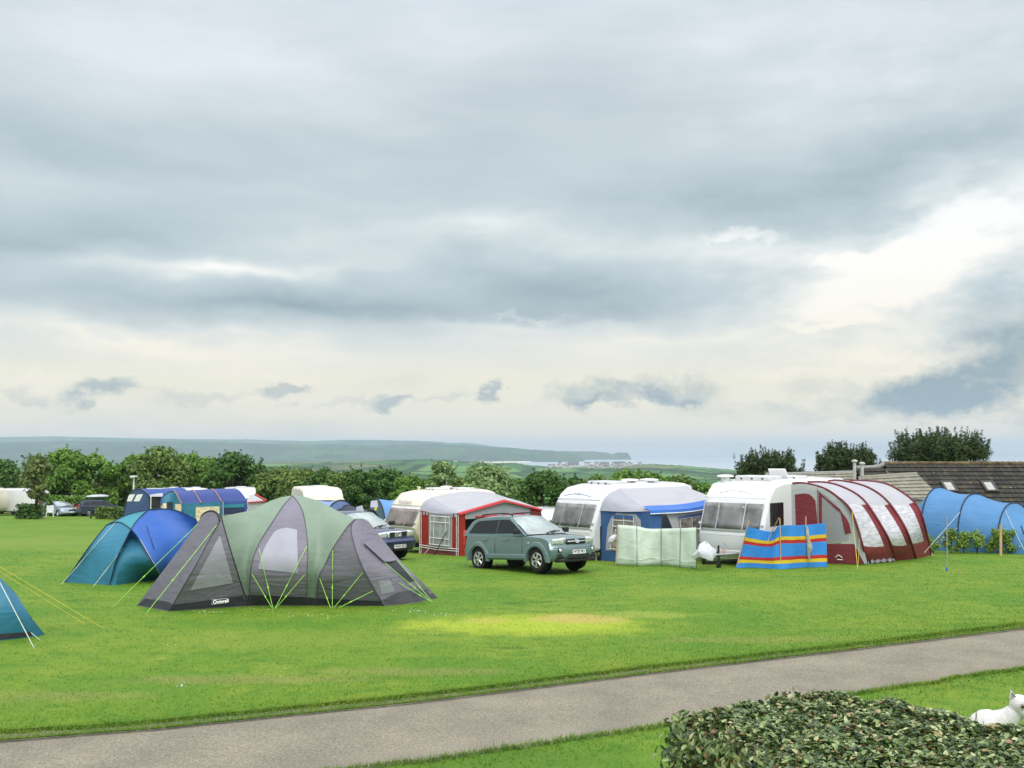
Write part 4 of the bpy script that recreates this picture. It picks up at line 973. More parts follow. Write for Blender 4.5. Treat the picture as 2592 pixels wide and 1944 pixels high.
# -- white caravan with the blue awning
ph2 = 50; L2, W2, H2 = 5.3, 2.2, 2.55
c2 = place_front(1500, 1400, 33.6, head(ph2), L2, W2)
cv2, fp2, sp2 = make_caravan('touring_caravan', 'white caravan with blue awning standing between the car and the white caravan', c2, head(ph2), L2, W2, H2, M_CWHITE, M_CGLASS, MODERN(L2, H2), ((L2/2-.03, 1.12), (L2/2-.37, 1.94)),
    rooflights=[(.9, .1, .9, 1.15, .10), (-.45, .25, .6, .6, .06)], vents=[(-.25, .1, .34), (-1.0, .35, .36)], wheel_x=-.4)
cv2['label'] = 'white caravan with blue and white awning behind the pale green windbreak'
q = MB(); q.tube([fp2(u, 1.26+.10*(1-u*u/.36), .03) for u in np.linspace(-.6, .6, 15)], .014, 4); sp2('script_line', q, M_DBLUE)
a_ = fp2(.02, 1.36, .05); text_mesh('ACE', .17, frame_m(a_, (0, 1, 0), (-.45, 0, 1)), 'lettering', M_GREYP, cv2, .003)

# -- cream caravan with the red awning
ph1 = 48; L1, W1, H1 = 4.4, 2.1, 2.42
c1 = place_front(1049, 1392, 38.6, head(ph1), L1, W1)
cv1, fp1, sp1 = make_caravan('touring_caravan', 'cream older caravan with brown tinted windows and a red awning', c1, head(ph1), L1, W1, H1, M_CREAM, M_CGLASSB, OLD(L1, H1), ((L1/2-.02, 1.08), (L1/2-.35, 1.78)),
    rooflights=[(.35, .1, .8, .7, .10), (-.8, .2, .8, .8, .08)], vents=[(-.25, -.1, .26)], wheel_x=-.3)
a_ = fp1(.0, 1.30, .05); text_mesh('PAGEANT', .20, frame_m(a_, (0, 1, 0), (-.6, 0, 1)), 'lettering', M_GREYP, cv1, .003)
q = MB(); q.lathe([(.05, 0), (.05, .12), (.08, .14), (.08, .17), (.01, .18)], (1.0, -.3, H1), 'z', 10); sp1('flue_cap', q, M_CREAM)
q = MB(); q.tube([(-.25, -.1, H1+.15), (-.25, -.1, H1+.45)], .012, 4); sp1('aerial', q, M_GREYP)

# ------------------------------------------------------------------ awnings
M_AWHITE = fabric('white_awning_cloth', (.45, .45, .48, 1), .6, .05, .25, 1.2, .2)
M_AGREY = fabric('grey_awning_cloth', (.36, .37, .41, 1), .65, .05, .25, 1.5, .15)
M_ARED = fabric('red_awning_cloth', (.33, .028, .018, 1), .65, .08, .3, 2, .12)
M_AMAR = fabric('maroon_awning_cloth', (.155, .022, .028, 1), .6, .1, .35, 2, .08)
M_ABLUE = fabric('blue_awning_cloth', (.05, .125, .30, 1), .6, .08, .3, 2, .12)
M_ABLUE2 = fabric('mid_blue_trim', (.05, .16, .50, 1), .55, .06, .2, 2, .1)
M_PVC = mat('clear_plastic_window', (.30, .31, .31, 1), .12, .6, 0, .35, 3.5, .5, 1.6)
M_PIPE = mat('white_piping', (.68, .68, .66, 1), .6)
def lp(*a): return [Vector(p) for p in a]
def lpan(b, t_, l, r_, nu, nv, sag=(0, 0, 0)):
    g = coons(lp(*b), lp(*t_), lp(*l), lp(*r_), nu, nv)
    for j, row in enumerate(g):
        for i, p in enumerate(row): row[i] = p+Vector(sag)*math.sin(math.pi*i/nu)*math.sin(math.pi*j/nv)
    q = MB(); q.grid(g); return q
def gridwindow(root, corners, bars_u, bars_v, off, mw=M_PVC, mbar=M_PIPE, par=None, r_=.016):
    """plastic window with white glazing bars; corners: bl, br, tr, tl"""
    bl, br, tr, tl = [Vector(c_)+Vector(off) for c_ in corners]
    f = lambda u, v: (bl*(1-u)+br*u)*(1-v)+(tl*(1-u)+tr*u)*v
    q = MB(); q.grid([[f(i/8, j/8) for i in range(9)] for j in range(9)]); w_ = q.build('window', mw, par or root, local=True)
    o2 = Vector(off).normalized()*.012
    for u in bars_u:
        q = MB(); q.tube([f(u, v)+o2 for v in (0, .5, 1)], r_, 4); q.build('glazing_bar', mbar, w_, local=True)
    for v in bars_v:
        q = MB(); q.tube([f(u, v)+o2 for u in (0, .5, 1)], r_, 4); q.build('glazing_bar', mbar, w_, local=True)
    return w_
# red awning, in the frame of its caravan (x to the nose, y away from the caravan)
def awning_root(cv, label, x, y):
    M = FR[cv.name]; p = M @ Vector((x, y, 0)); p.z = gz(p.x, p.y)
    t_ = thing('caravan_awning', label, 'awning', p, cv.rotation_euler[2])
    # parts below are written in the caravan's frame: shift them to this frame
    S_ = FR[t_.name].inverted() @ M
    return t_, S_
def abuild(q, nm, m_, t_, S_, par=None, **k):
    q.v = [S_ @ p for p in q.v]; return q.build(nm, m_, par or t_, local=True, **k)
hy = W1/2; X0, X1 = 1.95, -2.25; YO = 3.45; EZ = 1.72
aw1, S1 = awning_root(cv1, 'red and white awning with open gable front beside the cream caravan', 0, 2.2)
A = lambda q, nm, m_, par=None, **k: abuild(q, nm, m_, aw1, S1, par, **k)
A(lpan([(X0, hy, EZ+.02), (X0+.04, 2.2, EZ-.06), (X0, YO, EZ)], [(1.35, hy-.05, 2.24), (1.62, 2.2, 1.95), (X0-.05, YO, EZ+.03)], [(X0, hy, EZ+.02), (1.75, hy-.02, 2.05), (1.35, hy-.05, 2.24)], [(X0, YO, EZ), (X0-.05, YO, EZ+.03)], 12, 8), 'roof_hood', M_AGREY)
A(lpan([(X0-.05, YO, EZ+.03), (-.25, YO+.05, 2.12)], [(1.35, hy-.05, 2.24), (.4, hy-.2, 2.40), (-.4, hy-.2, 2.42)], [(X0-.05, YO, EZ+.03), (1.62, 2.2, 1.95), (1.35, hy-.05, 2.24)], [(-.25, YO+.05, 2.12), (-.35, 2.2, 2.32), (-.4, hy-.2, 2.42)], 12, 10, (0, 0, -.05)), 'roof', M_AWHITE)
A(lpan([(-.25, YO+.05, 2.12), (X1, YO, EZ)], [(-.4, hy-.2, 2.42), (-1.5, hy-.2, 2.40), (-2.1, hy-.1, 2.2)], [(-.25, YO+.05, 2.12), (-.35, 2.2, 2.32), (-.4, hy-.2, 2.42)], [(X1, YO, EZ), (-2.2, 2.2, 2.0), (-2.1, hy-.1, 2.2)], 12, 10, (0, 0, -.05)), 'roof', M_AWHITE)
q = MB(); n_ = 12
for k in range(n_):                                        # scalloped pelmet under the hood
    y0 = hy+.05+(YO-hy-.1)*k/n_; y1 = hy+.05+(YO-hy-.1)*(k+.62)/n_
    q.add([(X0+.03, y0, EZ-.03), (X0+.03, y1, EZ-.03), (X0+.03, y1, EZ-.13), (X0+.03, (y0+y1)/2, EZ-.155), (X0+.03, y0, EZ-.13)], [(0, 1, 2, 3, 4)])
A(q, 'pelmet', M_AWHITE, smooth=0)
SW = lambda y0, y1, z0, z1, nm, m_, o=0, par=None: A(lpan([(X0+o, y0, z0), (X0+o, y1, z0)], [(X0+o, y0, z1), (X0+o, y1, z1)], [(X0+o, y0, z0), (X0+o, y0, z1)], [(X0+o, y1, z0), (X0+o, y1, z1)], 6, 8), nm, m_, par)
SW(hy, 1.62, .42, EZ, 'side_wall', M_ARED); SW(3.05, YO, .42, EZ, 'side_wall', M_ARED)
SW(hy, YO, -.02, .42, 'side_wall', fabric('faded_maroon_skirt', (.20, .05, .055, 1), .6, .1, .4, 4, .08))
SW(1.62, 3.05, .42, EZ, 'window_panel', M_AWHITE)
def gw_(cs, bu, bv): return gridwindow(aw1, [S1 @ Vector(c_) for c_ in cs], bu, bv, S1.to_3x3() @ Vector((.02, 0, 0)))
gw_([(X0, 1.70, .47), (X0, 2.93, .47), (X0, 2.95, EZ-.14), (X0, 1.76, EZ-.14)], (.02, .2, .78, .98), (.02, .24, .78, .98))
q = MB()
for y_ in (hy+.03, hy+.12, YO-.12, YO-.02): q.tube([(X0+.02, y_, 0), (X0+.02, y_, EZ-.05)], .014, 4)
for z_ in (.42, .34): q.tube([(X0+.02, hy, z_), (X0+.02, 2.2, z_-.03), (X0+.02, YO, z_)], .014, 4)
A(q, 'piping', M_PIPE)
A(lpan([(X0, YO, 0), (X0-.30, YO, 0)], [(X0, YO, EZ), (X0-.30, YO, EZ+.07)], [(X0, YO, 0), (X0, YO, EZ)], [(X0-.30, YO, 0), (X0-.30, YO, EZ+.07)], 3, 8), 'front_wall', M_ARED)
A(lpan([(X1, YO, 0), (X1+.6, YO, 0)], [(X1, YO, EZ), (X1+.6, YO, EZ+.1)], [(X1, YO, 0), (X1, YO, EZ)], [(X1+.6, YO, 0), (X1+.6, YO, EZ+.1)], 3, 8), 'front_wall', M_ARED)
q = MB(); q.add([(X0-.25, YO-.01, EZ-.22), (X1+.1, YO-.01, EZ-.22), (X1+.1, YO-.01, EZ), (-.25, YO-.01, 2.06), (X0-.25, YO-.01, EZ+.02)], [(0, 1, 2, 3, 4)]); A(q, 'gable_panel', M_AGREY, smooth=0)
q = MB()
for a, b_ in (((X0+.02, YO+.05, EZ), (-.25, YO+.1, 2.14)), ((-.25, YO+.1, 2.14), (X1, YO+.05, EZ))):
    a, b_ = Vector(a), Vector(b_); q.grid([[a+Vector((0, -.10, .03)), a.lerp(b_, .5)+Vector((0, -.10, .03)), b_+Vector((0, -.10, .03))], [a, a.lerp(b_, .5), b_], [a+Vector((0, .02, -.06)), a.lerp(b_, .5)+Vector((0, .02, -.06)), b_+Vector((0, .02, -.06))]])
A(q, 'roof_trim', mat('bright_red_trim', (.45, .03, .04, 1), .55))
q = MB()
for x0, x1 in ((1.15, .1), (-.2, -1.3)): q.tube([(x0, YO+.02, EZ-.16), (x1, YO+.02, EZ-.16)], .045, 6)
A(q, 'rolled_blind', bpy.data.materials['bright_red_trim'])
q = MB(); q.tube([(-.25, YO-.04, EZ-.2), (-.25, YO-.04, 2.08)], .02, 5); q.tube([(-.25, YO-.05, 1.95), (.35, YO-.05, EZ-.1)], .014, 5); q.tube([(-.25, YO-.05, 1.95), (-.8, YO-.05, EZ-.1)], .014, 5); A(q, 'pole', M_GREYP)
A(lpan([(X1, hy, 0), (X1, YO, 0)], [(X1, hy, EZ), (X1, YO, EZ)], [(X1, hy, 0), (X1, hy, EZ)], [(X1, YO, 0), (X1, YO, EZ)], 6, 6), 'far_wall', M_ARED)
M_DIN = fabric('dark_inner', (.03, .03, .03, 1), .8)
A(lpan([(X0-.1, YO-.9, 0), (X1+.1, YO-.9, 0)], [(X0-.1, YO-.9, 1.75), (X1+.1, YO-.9, 1.75)], [(X0-.1, YO-.9, 0), (X0-.1, YO-.9, 1.75)], [(X1+.1, YO-.9, 0), (X1+.1, YO-.9, 1.75)], 4, 4), 'dark_fill_panel', M_DIN)  # dark panel added to stand in for the awning's unlit inside
q = MB(); q.tube([(X0+.02, 2.72, 1.0), (X0+.35, 2.3, -.02)], .016, 5); A(q, 'storm_strap', M_BLACK)
q = MB(); q.tube([(X0+.02, 1.7, .36), (X0+.2, 1.5, 0)], .010, 4); A(q, 'storm_strap', M_PIPE)

# blue awning
hy = W2/2; X0, X1, YO, EZ = 2.25, -1.35, 3.28, 1.80
aw2, S2 = awning_root(cv2, 'blue and white awning with curtained window behind the pale green windbreak', .4, 2.2)
A = lambda q, nm, m_, par=None, **k: abuild(q, nm, m_, aw2, S2, par, **k)
A(lpan([(X0+.05, hy, EZ-.08), (X0+.1, 2.3, EZ-.06), (X0, YO, EZ)], [(1.3, hy-.15, 2.50), (1.75, 2.2, 2.05), (X0-.05, YO, EZ+.03)], [(X0+.05, hy, EZ-.08), (X0-.2, hy, 2.15), (1.3, hy-.15, 2.50)], [(X0, YO, EZ), (X0-.05, YO, EZ+.03)], 12, 8), 'roof_hood', M_AGREY)
A(lpan([(X0-.05, YO, EZ+.03), (.4, YO+.06, EZ+.06), (X1, YO, EZ+.17)], [(1.3, hy-.15, 2.50), (.2, hy-.4, 2.58), (-2.0, hy-.3, 2.5)], [(X0-.05, YO, EZ+.03), (1.75, 2.2, 2.05), (1.3, hy-.15, 2.50)], [(X1, YO, EZ+.17), (-1.7, 2.2, 2.25), (-2.0, hy-.3, 2.5)], 14, 10, (0, 0, -.04)), 'roof', M_AWHITE)
q = MB(); fr_ = curve([Vector((X0, YO+.02, EZ+.02)), Vector((.4, YO+.12, EZ+.03)), Vector((X1, YO+.05, EZ+.17))], 14)
q.grid([[p+Vector((0, -.30, .135)) for p in fr_], [p for p in fr_], [p+Vector((0, .02, -.10)) for p in fr_]]); A(q, 'roof_trim', M_ABLUE2)
q = MB(); q.tube([p+Vector((0, .03, -.11)) for p in fr_], .016, 4); A(q, 'piping', M_PIPE)
SW(hy, YO, .0, .42, 'side_wall', M_ABLUE); SW(hy, YO, .42, EZ-.04, 'side_wall', M_ABLUE)
q = MB(); pts = [(X0+.012, y_, z_) for y_, z_ in ((hy+.22, .42), (hy+.32, 1.2), (hy+.48, 1.5), (hy+.75, EZ-.12), (hy+1.6, EZ-.12), (hy+1.82, 1.5), (hy+1.86, 1.0), (hy+1.86, .42))]
q.add(pts, [tuple(range(len(pts)))]); A(q, 'window_panel', M_AWHITE, smooth=0)
M_CURT = mat('flowered_curtain_behind_plastic', (.26, .215, .195, 1), .25, .5, 0, .6, 5)
def gw2(cs, bu, bv, off=(.02, 0, 0), m_=M_CURT): return gridwindow(aw2, [S2 @ Vector(c_) for c_ in cs], bu, bv, S2.to_3x3() @ Vector(off), m_, r_=.014)
wn = gw2([(X0+.012, hy+.45, .46), (X0+.012, hy+1.62, .46), (X0+.012, hy+1.55, EZ-.2), (X0+.012, hy+.62, EZ-.2)], (.02, .52, .98), (.02, .30, .68, .86))
q = MB(); q.box((X0+.045, hy+1.08, EZ-.235), (.02, .9, .10)); A(q, 'rolled_blind', M_ABLUE, wn)
A(lpan([(X0, YO, 0), (1.65, YO, 0)], [(X0, YO, EZ), (1.65, YO, EZ+.02)], [(X0, YO, 0), (X0, YO, EZ)], [(1.65, YO, 0), (1.65, YO, EZ+.02)], 4, 8), 'front_wall', M_ABLUE)
A(lpan([(1.3, YO-.3, 0), (1.0, YO-.9, 0)], [(1.3, YO-.3, EZ), (1.0, YO-.9, EZ)], [(1.3, YO-.3, 0), (1.3, YO-.3, EZ)], [(1.0, YO-.9, 0), (1.0, YO-.9, EZ)], 3, 6), 'dark_fill_panel', M_DIN)  # plain dark panel set back in the front gap
A(lpan([(.95, YO, 0), (-.75, YO, 0)], [(1.42, YO-.02, 1.72), (1.2, YO, 1.78), (.5, YO, 1.82), (-.55, YO, 1.86)], [(.95, YO, 0), (1.0, YO, .9), (1.42, YO-.02, 1.72)], [(-.75, YO, 0), (-.85, YO, 1.2), (-.55, YO, 1.86)], 10, 10), 'front_wall', M_AWHITE)
A(lpan([(-.75, YO-.01, 0), (X1, YO-.01, 0)], [(-.55, YO-.01, 1.86), (X1, YO-.01, EZ+.1)], [(-.75, YO-.01, 0), (-.85, YO-.01, 1.2), (-.55, YO-.01, 1.86)], [(X1, YO-.01, 0), (X1, YO-.01, EZ+.1)], 5, 8), 'front_wall', M_ABLUE)
w2_ = gw2([(.72, YO, .7), (-.52, YO, .7), (-.42, YO, 1.58), (.82, YO, 1.5)], (.02, .5, .98), (.02, .5, .98), (0, .02, 0))
q = MB(); q.grid([[Vector((.86, YO+.04, 1.47)), Vector((-.40, YO+.04, 1.55))], [Vector((.86, YO+.04, 1.56)), Vector((-.40, YO+.04, 1.64))]]); A(q, 'rolled_blind', M_ABLUE, w2_)
A(lpan([(X1, hy, 0), (X1, YO, 0)], [(X1, hy, EZ), (X1, YO, EZ)], [(X1, hy, 0), (X1, hy, EZ)], [(X1, YO, 0), (X1, YO, EZ)], 6, 6), 'far_wall', M_ABLUE)
q = MB(); q.tube([(X0+.02, hy-.02, .0), (X0+.02, hy, 1.2)], .03, 5); A(q, 'draught_seal', M_BLACK)

# maroon porch awning with four curved poles
T_ = thing('porch_awning', 'maroon and white porch awning on four curved poles joined to the white caravan', 'awning', G(2180, 1423))
ARC = [[(1975, 1230, 32.2), (2028, 1223, 32.1), (2084, 1236, 31.8), (2118, 1257, 31.6), (2150, 1286, 31.4), (2170, 1333, 31.3), (2186, 1390, 31.25), (2197, 1426)],
       [(2040, 1221, 33.0), (2092, 1222, 32.9), (2137, 1235, 32.6), (2182, 1262, 32.3), (2219, 1312, 32.0), (2250, 1366, 31.9), (2268, 1419)],
       [(2096, 1219, 33.9), (2126, 1217, 33.8), (2189, 1231, 33.3), (2237, 1260, 32.9), (2273, 1305, 32.6), (2300, 1355, 32.4), (2319, 1414)],
       [(2150, 1218, 34.8), (2180, 1217, 34.7), (2239, 1224, 34.3), (2284, 1247, 33.9), (2318, 1276, 33.6), (2338, 1321, 33.4), (2357, 1405)]]
NV = 24
arcs_ = [curve(wp(a), NV) for a in ARC]
M_PVCW = mat('crinkled_clear_plastic', (.45, .44, .47, 1), .1, .6, 0, .28, 2.2, .8, 1.1, coat=.4)
t = M_PVCW.node_tree
for n_ in t.nodes:                                         # creases run slantwise
    if n_.type == 'TEX_NOISE':
        mp = N(t, 'ShaderNodeMapping'); mp.inputs['Scale'].default_value = (.7, 3.0, 8.0); mp.inputs['Rotation'].default_value = (R(10), R(-32), R(-20))
        src = n_.inputs['Vector'].links[0].from_socket; L(t, src, mp.inputs[0]); L(t, mp.outputs[0], n_.inputs['Vector'])
for k in range(3):
    a, b_ = arcs_[k], arcs_[k+1]; nu = 12
    if k == 2: jw, jm = 11, 19
    else: jw, jm = 11, 19
    g = [[a[j].lerp(b_[j], i/nu)+Vector((0, .0, -.05*math.sin(math.pi*i/nu))) for i in range(nu+1)] for j in range(NV+1)]
    q = MB(); q.grid(g[:jw+1]); q.build('roof', M_AWHITE, T_)
    q = MB(); q.grid([r_[:10] for r_ in g[jw:jm+1]]); q.build('window', M_PVCW, T_)
    q = MB(); q.grid([r_[9:] for r_ in g[jw:jm+1]]); q.build('side_wall', M_AMAR, T_)
    q = MB(); q.grid(g[jm:]); q.build('side_wall', mat('light_maroon_cloth', (.21, .035, .042, 1), .55, .3, 0, .12, 3, .6, 3) if 'light_maroon_cloth' not in bpy.data.materials else bpy.data.materials['light_maroon_cloth'], T_)
for a in arcs_:
    q = MB(); q.tube([p+Vector((-.01, -.02, .015)) for p in a], .036, 6); q.build('curved_pole', M_AMAR, T_)
Dw = lambda px: 32.05-.8*(px-2000)/195
W_ = lambda pts: [P(x, y, Dw(x)) for x, y in pts]
def wall(nm, m_, b, t_, l, r_, nu=8, nv=8, off=0, par=None):
    q = MB(); q.grid(coons(W_(b), W_(t_), W_(l), W_(r_), nu, nv)); q.v = [p+Vector((-.3*off, -off, 0)) for p in q.v]; return q.build(nm, m_, par or T_)
M_AWG = fabric('pale_grey_cloth', (.40, .41, .42, 1), .65, .05, .25, 1.5, .15)
wall('front_wall', M_AWG, [(1998, 1430), (2070, 1428)], [(1996, 1229), (2030, 1224), (2068, 1231)], [(1998, 1430), (1996, 1229)], [(2070, 1428), (2068, 1231)])
wall('front_wall', M_AWG, [(2162, 1377), (2184, 1380)], [(2068, 1231), (2069, 1232)], [(2162, 1377), (2147, 1335), (2128, 1292), (2100, 1262), (2069, 1241)], [(2184, 1380), (2169, 1333), (2148, 1287), (2116, 1258), (2084, 1237), (2069, 1232)], 4, 12)
wall('front_wall', M_AMAR, [(2070, 1428), (2194, 1427)], [(2070, 1376), (2162, 1377)], [(2070, 1428), (2070, 1376)], [(2194, 1427), (2162, 1377)])
wall('front_wall', M_AWG, [(2188, 1427), (2196, 1427)], [(2162, 1377), (2184, 1380)], [(2188, 1427), (2162, 1377)], [(2196, 1427), (2184, 1380)], off=.01)
d_ = wall('door_panel', M_AMAR, [(2018, 1428), (2069, 1428)], [(2012, 1252), (2035, 1249), (2052, 1253), (2064, 1268)], [(2018, 1428), (2012, 1252)], [(2069, 1428), (2069, 1330), (2064, 1268)], off=.015)
q = MB(); q.tube(W_([(2073, 1428), (2071, 1244)]), .02, 5); q.build('piping', M_AWG, T_)
wall('window_border', M_AMAR, [(2072, 1376), (2081, 1376)], [(2070, 1243), (2080, 1251)], [(2072, 1376), (2070, 1243)], [(2081, 1376), (2080, 1251)], off=.015)
wall('window_border', M_AMAR, [(2080, 1256), (2126, 1298)], [(2070, 1243), (2126, 1289)], [(2080, 1256), (2070, 1243)], [(2126, 1298), (2126, 1289)], off=.015)
wall('window_border', M_AMAR, [(2139, 1353), (2155, 1349)], [(2124, 1284), (2128, 1293)], [(2139, 1353), (2130, 1310), (2124, 1284)], [(2155, 1349), (2146, 1318), (2128, 1293)], off=.02)
M_CLEAR = mat('thin_clear_plastic', (.55, .56, .55, 1), .15, .5, 0, .05, 2, .2, 2, alpha=.35)
wall('window', M_CLEAR, [(2071, 1376), (2162, 1377)], [(2070, 1243), (2071, 1243)], [(2071, 1376), (2070, 1243)], [(2162, 1377), (2147, 1335), (2128, 1292), (2100, 1262), (2071, 1243)])
lg = W_([(2114, 1411), (2120, 1405), (2127, 1408), (2131, 1412)]); q = MB(); q.tube([p+Vector((0, -.03, 0)) for p in curve(lg, 10)], .012, 4); q.tube([p+Vector((0, -.03, -.05)) for p in W_([(2118, 1412), (2132, 1413)])], .014, 4); q.build('logo', M_PIPE, T_)
q = MB(); cc = G(2232, 1402); q.add([cc]+arcs_[3], [(0, k+1, k+2) for k in range(NV)]); q.build('far_wall', M_AMAR, T_)
rope(T_, M_YCORD, P(2157, 1297, 31.3), G(2171, 1441), .008); rope(T_, M_YCORD, P(2176, 1362, 31.2), G(2172, 1432), .007)
for px_ in (2198, 2231, 2270, 2310, 2321, 2359):
    q = MB(); g_ = G(px_, 1427-(px_-2198)*.13); q.tube([g_+Vector((.02, .05, .08)), g_+Vector((0, -.04, -.02))], .009, 4); q.build('peg', M_PIPE, T_)
q = MB(); rows = []
for i in range(13):
    p = G(2205+5*i, 1427-.5*i); rows.append([p+Vector((0, -.05, .01+.02*(i % 3))), p+Vector((0, .05, .10+.03*math.sin(i*2.1)))])
q.grid(rows); q.build('draught_skirt', mat('grey_plastic_sheet', (.22, .23, .24, 1), .3, .5, 0, .4, 9, .6, 12), T_, smooth=0)

# ------------------------------------------------------------------ windbreaks and small things
M_WOODP = mat('pale_wood', (.50, .33, .17, 1), .7, .3, 0, .15, 6)
M_MINT = fabric('pale_mint_cloth', (.72, .80, .70, 1), .7, .06, .35, 1.6, .3)
def cloth(base, top_, nseg, seed, amp=.035, nv=10):
    """a hanging cloth between two lines of points"""
    r_ = random.Random(seed); n = nseg
    b, t_ = curve(base, n), curve(top_, n); g = []
    for j in range(nv+1):
        v = j/nv; row = []
        for i in range(n+1):
            p = b[i].lerp(t_[i], v); row.append(p+Vector((0, amp*math.sin(i*.9+seed)*math.sin(math.pi*v)+amp*.6*math.sin(i*.37+v*4), 0)))
        g.append(row)
    return g
root = thing('windbreak', 'plain pale mint green windbreak on dark thin poles before the blue awning', 'windbreak', G(1660, 1432))
bpx = [(1558, 1432), (1612, 1434), (1640, 1433), (1673, 1432), (1720, 1437), (1762, 1441)]
tpx = [(1563, 1328), (1612, 1332), (1640, 1338), (1673, 1338), (1722, 1337), (1763, 1335)]
base = [G(*p) for p in bpx]; topp = [P(p[0], p[1], b_.y) for p, b_ in zip(tpx, base)]
q = MB(); q.grid(cloth([b_+Vector((0, 0, .02)) for b_ in base], topp, 40, 3)); q.build('cloth', M_MINT, root, solid=.004)
M_DPOLE = mat('dark_pole', (.04, .035, .03, 1), .6)
for i, ex in ((1, 14), (3, 12), (4, 2), (5, 3)):
    q = MB(); t_ = topp[i]; q.tube([base[i]+Vector((0, -.05, -.05)), t_+Vector((0, -.03, ex*.012))], .008, 5); q.build('pole', M_DPOLE, root)
q = MB(); q.tube([topp[0]+Vector((0, -.02, .0)), base[0]+Vector((0, -.04, 0))], .012, 5); q.build('pole', M_WOODP, root)
q = MB(); q.tube([p+Vector((0, -.03, .22+.03*math.sin(i))) for i, p in enumerate(curve(base, 20))], .010, 4); q.build('hem', M_MINT, root)

root = thing('windbreak', 'striped blue red and yellow windbreak on wooden poles in front of the caravan', 'windbreak', G(1980, 1438))
bpx = [(1863, 1438), (1917, 1438), (1976, 1440), (2039, 1437), (2094, 1435)]
tpx = [(1892, 1333), (1954, 1346), (1975, 1331), (2040, 1329), (2090, 1324)]
base = [G(*p) for p in bpx]; base = [b_+Vector((0, d_, 0)) for b_, d_ in zip(base, (0, .1, -.05, .05, 0))]
topp = [P(p[0], p[1], b_.y) for p, b_ in zip(tpx, base)]
STR = [('royal_blue_stripe', (.045, .29, .76, 1)), ('yellow_stripe', (.75, .56, .03, 1)), ('red_stripe', (.55, .035, .03, 1))]
SM = {k: fabric(k, c_, .65, .06, .3, 2, .2) for k, c_ in STR}
mats_ = [SM['royal_blue_stripe'], SM['yellow_stripe'], SM['red_stripe']]
gr_ = cloth([b_+Vector((0, 0, .0)) for b_ in base], topp, 32, 7, .05, 50)
q = MB()
for j in range(50):
    v = (j+.5)/50
    m_ = 1 if .115 < v < .205 else 2 if .205 < v < .29 else 2 if .57 < v < .655 else 1 if .655 < v < .745 else 0
    q.grid([gr_[j], gr_[j+1]], m_)
cl_ = q.build('cloth', mats_, root, solid=.004)
for i, ex in ((0, .20), (1, .16), (2, .22), (3, .26), (4, .0)):
    q = MB(); t_ = topp[i]; up = (topp[i]-base[i]).normalized(); q.tube([base[i]+Vector((0, .03, -.05)), t_+up*ex+Vector((0, .02, 0))], .016, 6); q.build('pole', M_WOODP, root)
q = MB(); q.tube([topp[1]+Vector((-.02, .02, -.05)), topp[2]+Vector((-.02, .06, .24))], .014, 5); q.build('pole', M_WOODP, root)
tw = thing('towel', 'grey beige towel hanging down over the striped windbreak', 'towel', P(2044, 1370, 29.6))
pts = curve(wp([(2042, 1332, base[3].y-.06), (2045, 1360, base[3].y-.09), (2050, 1392, base[3].y-.10), (2046, 1405, base[3].y-.09), (2050, 1418, base[3].y-.08)]), 16)
rows = []
for i, p in enumerate(pts):
    u = i/16; r_ = .02+.055*math.exp(-((u-.62)/.22)**2)+.02*math.exp(-((u-.2)/.2)**2)
    rows.append([p+Vector((r_*math.cos(a)*(1+.3*math.sin(3*a+i)), .5*r_*math.sin(a), 0)) for a in np.linspace(0, 2*math.pi, 11)])
q = MB(); q.grid(rows); q.build('cloth', fabric('beige_towelling', (.36, .34, .27, 1), .9, .2, .6, 14, .05), tw)

# white cover over the hitch of the white caravan
M_COV = mat('white_plastic_sheet', (.54, .55, .60, 1), .35, .5, 0, .06, 3, .5, 5)
hc = thing('hitch_cover', 'crumpled white plastic cover over the hitch of the white caravan', 'cover', G(1784, 1430))
base_ = P(1784, 1400, 29.9); rows = []; r_ = random.Random(4)
prof_ = [(.02, .36), (.09, .33), (.17, .26), (.26, .16), (.33, .06), (.34, -.02), (.29, -.12)]
for rr, zz in prof_:
    rows.append([Vector((base_.x+rr*1.0*math.cos(a)*(1+.18*math.sin(3*a+zz*9)+r_.uniform(-.08, .08))+.10*(zz > .3)*zz, base_.y+.6*rr*math.sin(a)*(1+r_.uniform(-.1, .1)), base_.z-.05+zz+.05*math.sin(2*a)+r_.uniform(-.02, .02))) for a in np.linspace(0, 2*math.pi, 19)[:-1]])
for r2 in rows: r2.append(r2[0].copy())
q = MB(); q.grid(rows); q.build('sheet', M_COV, hc, smooth=30)
q = MB(); b_ = G(1783, 1429); q.lathe([(.02, -.05), (.12, -.05), (.14, 0), (.12, .05), (.02, .05)], b_+Vector((0, .1, .13)), 'x', 14); q.tube([b_+Vector((0, .1, .13)), b_+Vector((0, .1, .45))], .03, 5); q.box(b_+Vector((.28, .1, .05)), (.5, .2, .06)); q.build('jockey_wheel', M_BLACK, hc)
# white bowl shape in the blue awning window
wb = thing('washing_up_bowl', 'white rounded plastic bag hung outside the blue awning window', 'bag', P(1551, 1375, 31.9))
wb.name = 'plastic_bag'; FR['plastic_bag'] = FR['washing_up_bowl']
p0 = P(1551, 1364, 31.9); q = MB(); q.lathe([(.01, .14), (.07, .12), (.13, .05), (.14, -.02), (.10, -.10), (.02, -.13)], p0, 'z', 14)
for i, v in enumerate(q.v): q.v[i] = Vector((p0.x+(v.x-p0.x)+.5*(v.z-p0.z), p0.y+.5*(v.y-p0.y), v.z))
q.build('bag_body', M_COV, wb); q = MB(); q.tube([p0+Vector((.06, 0, .12)), p0+Vector((.09, 0, .24)), p0+Vector((.10, .02, .30))], .012, 5); q.build('bag_handle', M_COV, wb)
